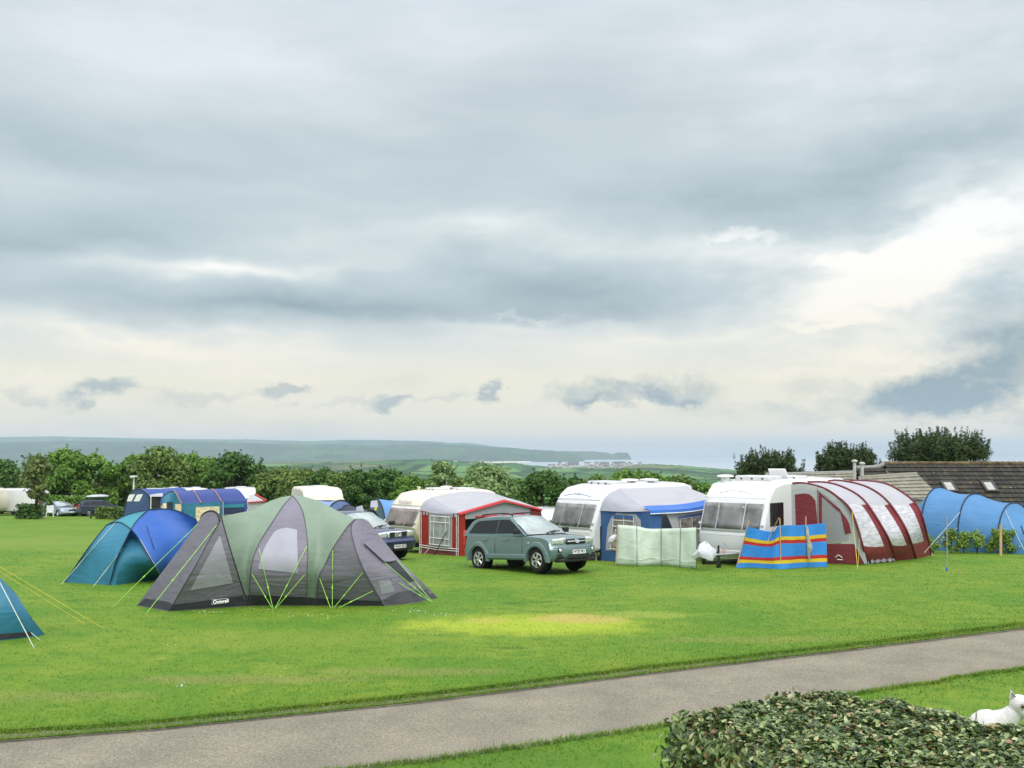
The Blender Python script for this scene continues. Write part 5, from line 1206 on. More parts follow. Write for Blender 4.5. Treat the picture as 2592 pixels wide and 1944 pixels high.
# thin stake with a blue foot
stk = thing('marker_stake', 'thin grey stake with a blue foot standing alone on the lawn', 'stake', G(2397, 1446))
b_ = G(2397, 1446); q = MB(); q.tube([b_-Vector((0, 0, .1)), P(2397, 1308, b_.y)], .013, 6); sto = q.build('stake_shaft', M_GREYP, stk)
q = MB(); q.lathe([(.03, -.02), (.035, .08), (.02, .12)], b_, 'z', 10); q.build('stake_foot', mat('blue_plastic', (.04, .14, .4, 1), .4), stk)

# ------------------------------------------------------------------ the camp behind, left to right
def simple_caravan(label, px, py, D, rotz, L_=5.0, H_=2.5, paint=None, glass=None, **k):
    p = P(px, py, D); p.z = gz(p.x, p.y)
    return make_caravan('touring_caravan', label, p, rotz, L_, 2.2, H_, paint or M_CWHITE, glass or M_CGLASS, MODERN(L_, H_), ((L_/2-.03, 1.12), (L_/2-.37, 1.94)), fine=False, under=True, hitch=False, **k)
# cream motorhome at the border: tall square cream van, window row, orange lamp
mh_ = thing('motorhome', 'cream motorhome cut off by the left border', 'motorhome', G(-48, 1306), R(0))
q = MB(); q.slab([(-2.6, .45), (2.35, .45), (2.55, .75), (2.58, 1.5), (2.42, 2.35), (2.1, 2.62), (-2.5, 2.62), (-2.6, 2.4)], (0, 0))if False else None
b = MB(); pr = [(-2.9, .45), (1.75, .45), (1.92, .7), (1.95, 1.45), (1.80, 2.25), (1.5, 2.55), (-2.8, 2.55), (-2.9, 2.3)]
b.slab([Vector((x, -1.05, z)) for x, z in pr], (0, 2.1, 0)); b.build('body', M_CREAM, mh_, local=True, bevel=.08)
for x0, w_ in ((1.05, .9), (.0, .85)):
    q = MB(); q.box((x0, -1.06, 1.5), (w_, .04, .75)); q.build('window', M_CGLASSB, mh_, local=True, bevel=.02)
q = MB(); q.box((.2, -1.055, .62), (3.2, .03, .09)); q.build('trim_line', M_GREYP, mh_, local=True)
q = MB(); q.box((1.55, -1.06, .78), (.16, .04, .14)); q.build('lamp', mat('amber_lamp', (.7, .35, .03, 1), .3), mh_, local=True)
for x0 in (-1.6, 1.1):
    q = MB(); q.lathe([(.02, -.1), (.32, -.1), (.34, 0), (.32, .1), (.02, .1)], (x0, -.95, .34), 'y', 18); q.build('wheel', M_TYRE, mh_, local=True)
simple_caravan('white caravan seen through the slim tree beside the motorhome', 62, 1290, 95, R(-10), 4.6)
M_LTEAL = fabric('pale_teal_cloth', (.10, .32, .33, 1), .6, .1, .2, 3, .2)
aw = thing('caravan_awning', 'pale teal and white awning behind the slim tree by the motorhome', 'awning', G(48, 1303))
p = FR[aw.name].translation
q = MB(); g_ = coons([p+Vector((-.9, 0, 0)), p+Vector((.8, 0, 0))], [p+Vector((-.7, .3, 1.9)), p+Vector((.6, .3, 1.8))], [p+Vector((-.9, 0, 0)), p+Vector((-.7, .3, 1.9))], [p+Vector((.8, 0, 0)), p+Vector((.6, .3, 1.8))], 6, 6); q.grid(g_); q.build('side_wall', M_AWHITE, aw)
q = MB(); q.grid(coons([p+Vector((-.9, 0, 1.5)), p+Vector((.9, -.2, 1.4))], [p+Vector((-.7, 1.6, 2.2)), p+Vector((.6, 1.6, 2.2))], [p+Vector((-.9, 0, 1.5)), p+Vector((-.7, 1.6, 2.2))], [p+Vector((.9, -.2, 1.4)), p+Vector((.6, 1.6, 2.2))], 6, 6)); q.build('roof', M_LTEAL, aw)
# row of white caravans and awning roofs behind the hedge
for lab, px, D, rz, L_, gl in (('white caravan roof glimpsed under the trees behind the trimmed hedge', 200, 104, 5, 6, None),
                            ('long white caravan behind the roof box of the estate car', 312, 104, 4, 5.0, None),
                            ('white caravan between the two blue tents at the back', 425, 98, -8, 4.4, None),
                            ('white caravan behind the left end of the long blue frame tent', 486, 96, -50, 4.6, None),
                            ('white caravan behind the right end of the long blue frame tent', 606, 72, -75, 4.2, None)):
    y_ = 1300; simple_caravan(lab, px, y_, D, R(rz), L_, 2.55, rooflights=[(.5, .1, .7, .7, .1)], sidewin=[], backwin=False)
simple_caravan('cream caravan roof showing above the big green tent', 803, 1300, 57, R(-68), 4.6, 2.6, M_CREAM, rooflights=[(0, .1, 1.0, .8, .08)])
aw = thing('awning_roof', 'pale yellow awning roof in front of the cream caravan above the green tent', 'awning', G(845, 1348)); p = P(845, 1268, 54.5)
aw.name = 'caravan_awning.003'; FR[aw.name] = FR['awning_roof']
q = MB(); q.grid(coons([P(768, 1270, 54.6), P(820, 1266, 54.3), P(876, 1268, 54.3)], [P(790, 1258, 55.6), P(808, 1250, 55.8), P(862, 1256, 55.6)], [P(768, 1270, 54.6), P(790, 1258, 55.6)], [P(876, 1268, 54.3), P(862, 1256, 55.6)], 8, 4)); q.build('roof', fabric('pale_yellow_cloth', (.56, .54, .44, 1), .7), aw)
q = MB(); q.grid([[P(768, 1270, 54.6), P(876, 1268, 54.3)], [G(768, 1343), G(876, 1343)]]); q.build('side_wall', M_AWHITE, aw)
simple_caravan('white caravan mostly hidden between the red awning and the blue awning caravan', 1368, 1300, 62, R(-100), 5.4, 2.5, rooflights=[(1.5, 0, .7, .7, .1)])
# white awning with red trim
aw = thing('caravan_awning', 'small white awning with red roof edge right of the long blue tent', 'awning', G(650, 1305)); D_ = 66
q = MB(); q.grid([[P(628, 1272, D_), P(672, 1267, D_)], [P(630, 1252, D_+2), P(645, 1251, D_+2)]]); q.build('roof', M_AWHITE, aw)
q = MB(); q.grid([[P(628, 1320, D_), P(672, 1320, D_)], [P(628, 1272, D_), P(672, 1267, D_)]]); q.build('front_wall', M_AWHITE, aw)
q = MB(); q.tube([P(645, 1251, D_), P(674, 1267, D_-.1)], .07, 5); q.tube([P(628, 1272, D_-.1), P(674, 1269, D_-.1)], .05, 5); q.build('roof_trim', bpy.data.materials['bright_red_trim'], aw)

# trimmed hedge and low hedge are in the planting below; lamp post
lpz = thing('lamp_post', 'white lamp post with flat head before the trees', 'lamp post', G(339, 1288))
t_ = P(339, 1208, 88); bz = Vector((t_.x, t_.y, gz(t_.x, t_.y))); FR[lpz.name] = Matrix.Translation(bz); lpz.location = bz
q = MB(); q.tube([bz, t_], .07, 8); q.build('post', M_CWHITE, lpz); q = MB(); q.box(t_+Vector((0, 0, .06)), (.42, .9, .14)); q.tube([t_+Vector((-.2, 0, .05)), t_+Vector((-.2, 0, -.15))], .04, 5); q.build('lamp_head', M_CWHITE, lpz, bevel=.03)
# posts with a rail in front of the estate car
gt = thing('post_fence', 'short dark post and rail fence in front of the navy estate', 'fence', G(241, 1309)); D_ = 84
for px in (230, 251):
    b_ = P(px, 1308, D_); b_.z = gz(b_.x, b_.y); q = MB(); q.box(b_+Vector((0, 0, .5)), (.12, .12, 1.0)); q.build('post', M_DPOLE, gt)
q = MB(); a_, b_ = P(230, 1283, D_), P(251, 1281, D_); q.tube([a_, b_], .04, 5); q.build('rail', M_DPOLE, gt)
# white plastic chair by the slim tree
ch = thing('garden_chair', 'white plastic garden chair between the slim tree and silver blue saloon', 'chair', G(126, 1309), R(20))
q = MB(); q.box((0, 0, .43), (.6, .55, .05)); q.build('seat', M_CWHITE, ch, local=True, bevel=.02)
q = MB(); q.box((0, .28, .72), (.6, .05, .55)); q.build('backrest', M_CWHITE, ch, local=True, bevel=.02)
for sx_ in (-.27, .27):
    for sy in (-.25, .25):
        q = MB(); q.tube([(sx_*1.1, sy*1.1, 0), (sx_, sy, .43)], .035, 5); q.build('leg', M_CWHITE, ch, local=True)
    q = MB(); q.box((sx_, 0, .65), (.06, .5, .05)); q.build('armrest', M_CWHITE, ch, local=True)
# grey striped windbreak by the low hedge
wbk = thing('windbreak', 'small pale grey windbreak below the low hedge behind the blue dome', 'windbreak', G(298, 1313))
pts = [G(272, 1311), G(288, 1309), G(305, 1312), G(325, 1311)]
q = MB(); q.grid(cloth(pts, [P(280, 1300, pts[0].y), P(290, 1298, pts[1].y), P(306, 1299, pts[2].y), P(326, 1300, pts[3].y)], 14, 2, .05, 4)); q.build('cloth', fabric('grey_stripe', (.38, .40, .42, 1), .7, .3, .3, 6), wbk)
for a in pts:
    q = MB(); q.tube([a, a+Vector((0, 0, .5))], .02, 4); q.build('pole', M_GREYP, wbk)

# navy tent with two pale windows
TB = []
M_DBL = fabric('dusk_blue_cloth', (.055, .095, .20, 1), .6, .08, .25, 2, .12)
M_MBL = fabric('mid_blue_cloth', (.05, .10, .31, 1), .55, .08, .25, 2, .15)
nt_ = thing('frame_tent', 'dusk blue tent with two pale windows behind the low hedge', 'tent', G(355, 1306)); D_ = 79
ftop = [P(322, 1262, D_), P(334, 1244, D_), P(349, 1237, D_), P(366, 1245, D_), P(378, 1262, D_)]
gfl, gfr = P(309, 1292, D_), P(384, 1292, D_); gfl.z, gfr.z = gz(gfl.x, gfl.y), gz(gfr.x, gfr.y)
cs_ = curve([gfl]+ftop+[gfr], 24); bk = [p+Vector((2.3, 3.2, 0)) for p in cs_]
q = MB(); cen = (gfl+gfr)/2; q.add([cen]+cs_, [(0, i+1, i+2) for i in range(24)]); q.build('front_wall', M_DBL, nt_); TB.append(q.bvh())
q = MB(); q.grid([cs_, [a.lerp(b_, .5)+Vector((0, 0, -.06)) for a, b_ in zip(cs_, bk)], bk]); q.build('roof', M_MBL, nt_)
q = MB(); cb = (bk[0]+bk[-1])/2; q.add([cb]+bk, [(0, i+1, i+2) for i in range(24)]); q.build('back_wall', M_DBL, nt_)
q = MB(); q.tube(cs_, .05, 5); q.build('pole_sleeve', M_POLE, nt_)
for x0 in (318, 338):
    q = MB(); q.grid(drape(TB, [(x0, 1269), (x0+15, 1269)], [(x0+9, 1252), (x0+24, 1251)], [(x0, 1269), (x0+9, 1252)], [(x0+15, 1269), (x0+24, 1251)], 3, 3, .03, D_)); q.build('window', M_PIPE, nt_)
pz = thing('tent_porch', 'pale grey canopy with dark doorway beside the dusk blue tent', 'canopy', G(402, 1308)); D_ = 78
pz.name = 'canopy'; FR['canopy'] = FR['tent_porch']
q = MB(); q.grid(coons([P(380, 1257, D_), P(412, 1257, D_-.4)], [P(378, 1249, D_+2), P(412, 1248, D_+2)], [P(380, 1257, D_), P(378, 1249, D_+2)], [P(412, 1257, D_-.4), P(412, 1248, D_+2)], 5, 3)); q.build('roof', M_AWHITE, pz)
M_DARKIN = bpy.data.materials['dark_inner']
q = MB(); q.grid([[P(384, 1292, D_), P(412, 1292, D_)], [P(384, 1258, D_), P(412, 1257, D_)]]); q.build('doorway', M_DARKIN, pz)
for px in (382, 411):
    q = MB(); a_ = P(px, 1292, D_-.1); a_.z = gz(a_.x, a_.y); q.tube([a_, P(px, 1257, D_-.1)], .04, 5); q.build('pole', M_PIPE, pz)

# long frame tent: navy roof, teal walls, cream curtains
ft = thing('frame_tent', 'long frame tent with navy roof teal walls and cream curtained windows', 'tent', G(530, 1325)); D0 = 58
M_NAVYR = fabric('navy_roof_cloth', (.038, .066, .24, 1), .5, .06, .25, 1.5, .1)
M_CURTC = mat('cream_curtain', (.62, .52, .34, 1), .6, .3, 0, .3, 6)
eL, eM, eR = P(461, 1275, D0), P(545, 1271, D0-.6), P(626, 1267, D0-1.2)
rL, rM, rR = P(440, 1243, D0+1.6), P(532, 1238, D0+1.0), P(596, 1236, D0+.6)
q = MB(); q.grid(coons([eL, eM, eR], [rL, rM, rR], [eL, (eL+rL)/2+Vector((0, -.2, .18)), rL], [eR, (eR+rR)/2+Vector((0, -.2, .18)), rR], 16, 8)); q.build('roof', M_NAVYR, ft)
q = MB(); off = Vector((-.9, 3.2, -.9)); q.grid(coons([rL, rM, rR], [rL+off, rM+off, rR+off], [rL, rL+off], [rR, rR+off], 12, 4)); q.build('roof', M_NAVYR, ft)
for u in (0, .30, .62):
    q = MB(); a_, b_ = eL.lerp(eR, u), rL.lerp(rR, u); q.tube([a_+Vector((0, -.05, 0)), (a_+b_)/2+Vector((0, -.28, .22)), b_+Vector((0, -.02, .04))], .035, 5); q.build('roof_pole', mat('rust_pole', (.30, .16, .13, 1), .6) if 'rust_pole' not in bpy.data.materials else bpy.data.materials['rust_pole'], ft)
def fwall(u0, u1, nm, m_, z0=0, z1=1, o=0):
    a_, b_ = eL.lerp(eR, u0), eL.lerp(eR, u1); ga, gb = Vector((a_.x, a_.y, gz(a_.x, a_.y))), Vector((b_.x, b_.y, gz(b_.x, b_.y)))
    q = MB(); q.grid([[ga.lerp(a_, z0)+Vector((0, -o, 0)), gb.lerp(b_, z0)+Vector((0, -o, 0))], [ga.lerp(a_, z1)+Vector((0, -o, 0)), gb.lerp(b_, z1)+Vector((0, -o, 0))]]); return q.build(nm, m_, ft)
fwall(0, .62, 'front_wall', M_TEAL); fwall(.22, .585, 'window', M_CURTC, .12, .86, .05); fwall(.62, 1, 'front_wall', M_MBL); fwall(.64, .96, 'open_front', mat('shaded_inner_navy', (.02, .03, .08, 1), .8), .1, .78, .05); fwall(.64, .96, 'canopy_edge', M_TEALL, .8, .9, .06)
q = MB(); gl = P(404, 1300, D0+1.2); gl.z = gz(gl.x, gl.y); ge = Vector((eL.x, eL.y, gz(eL.x, eL.y)))
hood = curve([gl, P(408, 1268, D0+1.2), P(420, 1249, D0+1.5), rL, P(452, 1258, D0+.6), eL, ge], 20)
cen = (gl+ge)/2; q.add([cen]+hood, [(0, i+1, i+2) for i in range(20)]); q.build('end_wall', M_TEAL, ft); tb = q.bvh()
q = MB(); q.grid([[p for p in hood[2:11]], [p+Vector((.3, .9, .02)) for p in hood[2:11]]]); q.tube(hood[:11], .05, 5); q.build('hood', M_NAVYR, ft)
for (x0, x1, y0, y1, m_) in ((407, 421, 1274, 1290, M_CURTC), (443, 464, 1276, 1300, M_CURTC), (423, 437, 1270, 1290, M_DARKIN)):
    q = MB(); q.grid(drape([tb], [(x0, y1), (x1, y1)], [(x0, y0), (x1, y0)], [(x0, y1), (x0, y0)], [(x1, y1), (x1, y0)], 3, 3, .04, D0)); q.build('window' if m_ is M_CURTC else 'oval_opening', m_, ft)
q = MB(); b_ = P(636, 1283, D0-1.5); b_.z = gz(b_.x, b_.y); q.tube([b_, eR], .03, 5); q.build('pole', M_GREYP, ft); q = MB(); b2_ = P(568, 1283, D0-1.2); b2_.z = gz(b2_.x, b2_.y); q.tube([b2_, eL.lerp(eR, .64)+Vector((0, -.1, 0))], .03, 5); q.build('pole', M_GREYP, ft)

# tents between the green tent and the cream caravan
def hoop_tent(label, px, py, D, ax, hs, half, m_, front=None, spacing=1.5, back=None):
    p = P(px, py, D); p.z = gz(p.x, p.y); t_ = thing('hoop_tent', label, 'tent', p)
    a_ = Vector((math.cos(ax), math.sin(ax), 0)); n_ = Vector((-a_.y, a_.x, 0)); hoops = []
    for i, h_ in enumerate(hs):
        c_ = p+a_*spacing*i; hf = half*(.55+.45*h_/max(hs))
        hoops.append([Vector((c_.x, c_.y, gz(c_.x, c_.y)))+n_*hf*-math.cos(math.pi*k/14)+Vector((0, 0, h_*math.sin(math.pi*k/14)**.85)) for k in range(15)])
    for a, b_ in zip(hoops[:-1], hoops[1:]):
        q = MB(); q.grid([a, [x.lerp(y, .5)-Vector((0, 0, .07*math.sin(math.pi*k/14))) for k, (x, y) in enumerate(zip(a, b_))], b_]); q.build('flysheet_panel', m_, t_)
    for h_ in hoops:
        q = MB(); q.tube(h_, .035, 5); q.build('pole_sleeve', M_POLE, t_)
    if front:
        h_ = hoops[0]; cen = (h_[0]+h_[-1])/2; q = MB(); q.add([cen]+h_, [(0, i+1, i+2) for i in range(14)]); q.build('front_wall', front, t_); tb = q.bvh()
    return t_, hoops
M_PERI = fabric('periwinkle_cloth', (.24, .33, .62, 1), .55, .08, .25, 2, .2)
M_NVY = fabric('ink_navy_cloth', (.018, .025, .055, 1), .5, .1, .3, 2, .05)
hoop_tent('periwinkle blue tent showing just above the right slope of the green tent', 862, 1310, 51.5, R(150), [1.95, 1.9, 1.2], 1.5, M_PERI, M_PERI, 1.6)
nv, nvh = hoop_tent('ink navy tent with pale side window behind the green tent', 935, 1325, 46.5, R(165), [1.55, 1.75, 1.35], 1.5, M_NVY, M_NVY, 1.15)
q = MB(); q.grid([[P(901, 1305, 44.9), P(925, 1306, 44.9)], [P(902, 1283, 45.1), P(917, 1279, 45.1)]]); q.build('window', M_PVCG, nv)
q = MB(); a_ = P(951, 1288, 45); q.box(a_, (.1, .08, .12)); q.build('tag', M_YCORD, nv)
lb_, lbh = hoop_tent('light blue hoop tent with grey netted front beside the cream old caravan', 952, 1326, 51, R(28), [2.05, 2.05, 1.75], 1.45, fabric('cornflower_cloth', (.13, .30, .62, 1), .5, .08, .25, 2, .2), fabric('grey_teal_cloth', (.13, .20, .25, 1), .6, .1), 1.5)
q = MB(); q.grid([[P(937, 1284, 49.6), P(957, 1284, 49.6)], [P(939, 1268, 49.9), P(955, 1266, 49.9)]]); q.build('window', M_PVCG, lb_)

# ------------------------------------------------------------------ bungalows on the right
def tile_mat(name, c1, c2, rows, lich=.0):
    """interlocking tiles: rows of given height along the object's own slope axis (y), rolls along x"""
    m = bpy.data.materials.new(name); m.use_nodes = True; t = m.node_tree; b = t.nodes['Principled BSDF']; b.inputs['Roughness'].default_value = .9; b.inputs['Specular IOR Level'].default_value = .2
    uv = N(t, 'ShaderNodeAttribute'); uv.attribute_name = 'slope'; sx_ = N(t, 'ShaderNodeSeparateXYZ'); L(t, uv.outputs['Vector'], sx_.inputs[0])
    def mth(op, a, c=None, d=None):
        n = N(t, 'ShaderNodeMath', operation=op)
        for i, v in enumerate((a, c, d)):
            if v is None: continue
            if isinstance(v, (int, float)): n.inputs[i].default_value = v
            else: L(t, v, n.inputs[i])
        return n.outputs[0]
    row = mth('FLOOR', mth('DIVIDE', sx_.outputs[1], rows)); col = mth('FLOOR', mth('DIVIDE', sx_.outputs[0], .30))
    cb = N(t, 'ShaderNodeCombineXYZ'); L(t, row, cb.inputs[0]); L(t, col, cb.inputs[1])
    wn = N(t, 'ShaderNodeTexWhiteNoise'); L(t, cb.outputs[0], wn.inputs['Vector'])
    mx = N(t, 'ShaderNodeMix', data_type='RGBA'); L(t, wn.outputs['Value'], mx.inputs[0]); mx.inputs[6].default_value = c1; mx.inputs[7].default_value = c2
    ns = N(t, 'ShaderNodeTexNoise'); ns.inputs['Scale'].default_value = 2.2; ns.inputs['Detail'].default_value = 6; L(t, uv.outputs['Vector'], ns.inputs['Vector'])
    mr = N(t, 'ShaderNodeMapRange'); L(t, ns.outputs['Fac'], mr.inputs[0])
    for i, v in enumerate((.55, .72, 0, lich)): mr.inputs[i+1].default_value = v
    m2 = N(t, 'ShaderNodeMix', data_type='RGBA'); L(t, mr.outputs[0], m2.inputs[0]); L(t, mx.outputs[2], m2.inputs[6]); m2.inputs[7].default_value = (.24, .17, .05, 1)
    sp = N(t, 'ShaderNodeTexNoise'); sp.inputs['Scale'].default_value = 9; sp.inputs['Detail'].default_value = 1; L(t, uv.outputs['Vector'], sp.inputs['Vector'])
    mr3 = N(t, 'ShaderNodeMapRange'); L(t, sp.outputs['Fac'], mr3.inputs[0])
    for i, v in enumerate((.73, .78, 0, .8)): mr3.inputs[i+1].default_value = v
    m3 = N(t, 'ShaderNodeMix', data_type='RGBA'); L(t, mr3.outputs[0], m3.inputs[0]); L(t, m2.outputs[2], m3.inputs[6]); m3.inputs[7].default_value = (.42, .42, .38, 1)
    L(t, m3.outputs[2], b.inputs['Base Color'])
    bp = N(t, 'ShaderNodeBump'); bp.inputs['Strength'].default_value = .6; bp.inputs['Distance'].default_value = .05
    L(t, mth('SINE', mth('MULTIPLY', sx_.outputs[0], 2*math.pi/.30)), bp.inputs['Height']); L(t, bp.outputs[0], b.inputs['Normal'])
    return m
M_TILED = tile_mat('dark_mossy_tiles', (.030, .029, .025, 1), (.050, .048, .040, 1), .36, .25)
M_TILEL = tile_mat('pale_grey_tiles', (.20, .195, .15, 1), (.26, .25, .20, 1), .36, .1)
M_RENDER = mat('rendered_wall', (.55, .53, .48, 1), .9, .2, 0, .08, 1.5)
M_LEAD = mat('lead_flashing', (.22, .22, .21, 1), .6)
def tiled_slope(name, eave0, eave1, ridge0, ridge1, rowh, m_, root, lip=.05):
    """courses of tiles as real overlapping steps"""
    e0, e1, r0, r1 = [Vector(p) for p in (eave0, eave1, ridge0, ridge1)]
    ln = ((r0+r1)/2-(e0+e1)/2).length; n = max(3, round(ln/rowh)); nrm = (e1-e0).cross(r0-e0).normalized()
    vs = []; fs = []; sl = []; wdt = (e1-e0).length
    for k in range(n):
        a, b_ = k/n, (k+1)/n
        p = [e0.lerp(r0, a)+nrm*lip, e1.lerp(r1, a)+nrm*lip, e1.lerp(r1, b_), e0.lerp(r0, b_), e0.lerp(r0, a)-nrm*.0, e1.lerp(r1, a)-nrm*.0]
        o = len(vs); vs += p; fs += [(o, o+1, o+2, o+3), (o+4, o+5, o+1, o)]
        sl += [(0, k*rowh+.02, 0), (wdt, k*rowh+.02, 0), (wdt, (k+1)*rowh-.02, 0), (0, (k+1)*rowh-.02, 0), (0, k*rowh+.02, 0), (wdt, k*rowh+.02, 0)]
    q = MB(); q.add(vs, fs); o = q.build(name, m_, root, smooth=0)
    at = o.data.attributes.new('slope', 'FLOAT_VECTOR', 'POINT'); at.data.foreach_set('vector', [c_ for s_ in sl for c_ in s_]); return o
# the long dark roof
hb = thing('bungalow', 'bungalow with long dark mossy tiled roof and two roof windows behind the blue tent', 'house', (24, 50, gz(24, 50)))
r0, r1 = P(2238, 1174, 50), P(2760, 1174, 50); e0, e1 = P(2300, 1330, 46), P(2860, 1330, 46)
sl_d = tiled_slope('roof', Vector((r0.x-.2, e0.y, e0.z)), Vector((r1.x, e0.y, e0.z)), r0, r1, .36, M_TILED, hb)
back0, back1 = Vector((r0.x, 54, e0.z)), Vector((r1.x, 54, e0.z))
tiled_slope('roof', back1, back0, r1, r0, .36, M_TILED, hb)
zb_ = -4.2
q = MB(); y0, y1 = e0.y+.4, 53.6
q.box((r0.x+(r1.x-r0.x)/2, (y0+y1)/2, (zb_+e0.z)/2-.05), (r1.x-r0.x-.4, y1-y0, e0.z-zb_)); q.add([(r0.x+.1, y0, e0.z-.1), (r0.x+.1, y1, e0.z-.1), (r0.x+.1, 50, r0.z-.2)], [(0, 1, 2)]); q.add([(r1.x-.1, y0, e0.z-.1), (r1.x-.1, y1, e0.z-.1), (r1.x-.1, 50, r0.z-.2)], [(0, 1, 2)]); q.build('wall', M_RENDER, hb, smooth=0)
q = MB()
n_ = 36
for k in range(n_):
    a, b_ = r0.lerp(r1, k/n_), r0.lerp(r1, (k+.96)/n_); q.tube([a+Vector((0, 0, .01)), b_+Vector((0, 0, .03))], .10, 8)
q.build('ridge_tiles', mat('lichened_ridge', (.12, .09, .05, 1), .9, .2, 0, .5, 2.5), hb)
slope_d = (r0-Vector((r0.x, e0.y, e0.z))).normalized(); nrm_d = Vector((0, -slope_d.z, slope_d.y)).normalized()
for px in (2404, 2506):
    p = P(px, 1226, 48.2); t0 = (p-Vector((p.x, e0.y, e0.z))).dot(slope_d); p = Vector((p.x, e0.y, e0.z))+slope_d*t0
    M = frame_m(p+nrm_d*.08, (1, 0, 0), slope_d)
    q = MB(); q.box((0, 0, 0), (.62, .86, .16)); q.v = [M @ v for v in q.v]; f = q.build('roof_window', M_DPOLE, hb, smooth=0)
    q = MB(); q.box((-.03, -.05, .085), (.36, .60, .02)); q.v = [M @ v for v in q.v]; q.build('pane', mat('sky_pane', (.30, .31, .28, 1), .1, .5, 0, .2, 3, coat=.5) if 'sky_pane' not in bpy.data.materials else bpy.data.materials['sky_pane'], f, smooth=0)
# low link roof with curved lead ridge, left of it
q = MB(); q.tube(curve([r0+Vector((.0, 0, 0)), P(2228, 1180, 50), P(2212, 1183, 50), P(2168, 1184, 50)], 10), .11, 8); q.build('lead_ridge', M_LEAD, hb)
lk0, lk1 = P(2166, 1185, 50), P(2236, 1182, 50)
tiled_slope('roof', Vector((lk0.x, 46.8, .35)), Vector((lk1.x, 46.8, .35)), lk0, lk1, .36, M_TILED, hb)
q = MB(); q.box(((lk0.x+lk1.x)/2, 49.3, -2), (lk1.x-lk0.x, 4.6, 4.6)); q.build('wall', M_RENDER, hb, smooth=0)
# pale annex roof
an = thing('annex_building', 'small annex with pale grey tiled gable roof in front of the dark bungalow', 'house', (15, 43, gz(15, 43)))
a0, a1 = P(2178, 1208, 42.8), P(2320, 1199, 43.6); f0, f1 = P(2188, 1262, 40.2), P(2396, 1262, 40.9)
tiled_slope('roof', P(2196, 1262, 40.6), P(2384, 1262, 41.2), a0, a1, .34, M_TILEL, an)
bk0, bk1 = P(2190, 1262, 45.4), P(2330, 1262, 46); tiled_slope('roof', bk1, bk0, a1, a0, .34, M_TILEL, an)
q = MB(); q.tube([a0, a1], .07, 8); q.build('ridge_tiles', M_TILEL, an)
c_ = (P(2196, 1262, 40.6)+P(2384, 1262, 41.2)+bk0+bk1)/4
q = MB(); q.box((c_.x-.1, c_.y, c_.z-1.6), (2.6, 4.0, 3.2)); q.build('wall', M_RENDER, an, smooth=0)
q = MB(); q.tube([a0+Vector((-.05, 0, 0)), P(2192, 1262, 40.5)], .05, 5); q.build('bargeboard', M_LEAD, an)
# pale long roof behind the white caravan
lr = thing('outbuilding', 'outbuilding with long low pale tiled roof behind the white caravan', 'house', (12.4, 46, gz(12.4, 46)))
a0, a1 = P(1938, 1200, 46), P(2166, 1194, 46)
tiled_slope('roof', P(1918, 1250, 43.4), P(2168, 1250, 43.4), a0, a1, .36, M_TILEL, lr)
tiled_slope('roof', P(2168, 1250, 48.6), P(1918, 1250, 48.6), a1, a0, .36, M_TILEL, lr)
q = MB(); q.box(((a0.x+a1.x)/2, 46, -1.3), (a1.x-a0.x-.2, 4.2, 5.0)); q.build('wall', M_RENDER, lr, smooth=0)
q = MB(); q.tube([a0, a1], .06, 8); q.build('ridge_tiles', M_LEAD, lr)
# two flues
for lab, px, top_ in (('tall thin pale flue pipe left of its shorter twin', 2163, 1169), ('shorter pale flue pipe right of the tall one', 2182, 1175)):
    p = P(px, 1215, 43.0); fl = thing('flue_pipe', lab, 'flue', p, group='flue pipes on the low roofs'); t_ = P(px, top_, 43.0)
    q = MB(); q.tube([p-Vector((0, 0, .5)), t_], .07, 10); q.build('pipe', mat('flue_grey', (.42, .42, .38, 1), .6) if 'flue_grey' not in bpy.data.materials else bpy.data.materials['flue_grey'], fl)
    q = MB(); q.lathe([(.07, -.03), (.13, 0), (.13, .06), (.02, .10)], t_, 'z', 12); q.build('cap', bpy.data.materials['flue_grey'], fl)

# ------------------------------------------------------------------ village far off by the shore
M_VW = mat('far_white_wall', (.50, .48, .45, 1), .9); M_VR = mat('far_slate_roof', (.12, .12, .13, 1), .9); M_VB = mat('far_brick_wall', (.42, .33, .26, 1), .9)
r_ = random.Random(11)
def vhouse(px, py, D, w_, h_, m_, lab, grp, rz):
    p = P(px, py, D); q = MB()
    zb0 = -2.5; q.box((0, 0, (zb0+h_)/2), (w_, w_*.6, h_-zb0), rz, 0)
    M = Matrix.Rotation(rz, 4, 'Z'); a = w_*.53; b_ = w_*.34; rh = w_*.30
    vs = [M @ Vector(v) for v in ((-a, -b_, h_), (a, -b_, h_), (a, b_, h_), (-a, b_, h_), (-a*.95, 0, h_+rh), (a*.95, 0, h_+rh))]
    q.add(vs, [(0, 1, 5, 4), (2, 3, 4, 5), (0, 4, 3), (1, 2, 5)], 1)
    o = q.build('distant_house', [m_, M_VR], None, smooth=0); o.location = p; tag(o, lab, 'house', grp)
for i in range(64):
    u = r_.random(); px = 1385+235*u; py = 1186+r_.gauss(0, 5)-4*u+6*math.sin(u*3)*(.5-u)
    vhouse(px, min(1199, max(1177, py)), 2800+r_.uniform(-150, 160), r_.uniform(6, 10), r_.uniform(4, 6.5), M_VW if r_.random() < .8 else M_VB, 'tiny pale house in the far village by the bay', 'houses of the far village by the bay', r_.uniform(-.8, .8))
for i in range(10):
    vhouse(1130+r_.uniform(-90, 130), 1172+r_.uniform(-3, 20), 2750, r_.uniform(6, 9), 4.5, M_VW, 'tiny pale farmhouse among the far fields', 'farmhouses among the far fields', r_.uniform(-.8, .8))
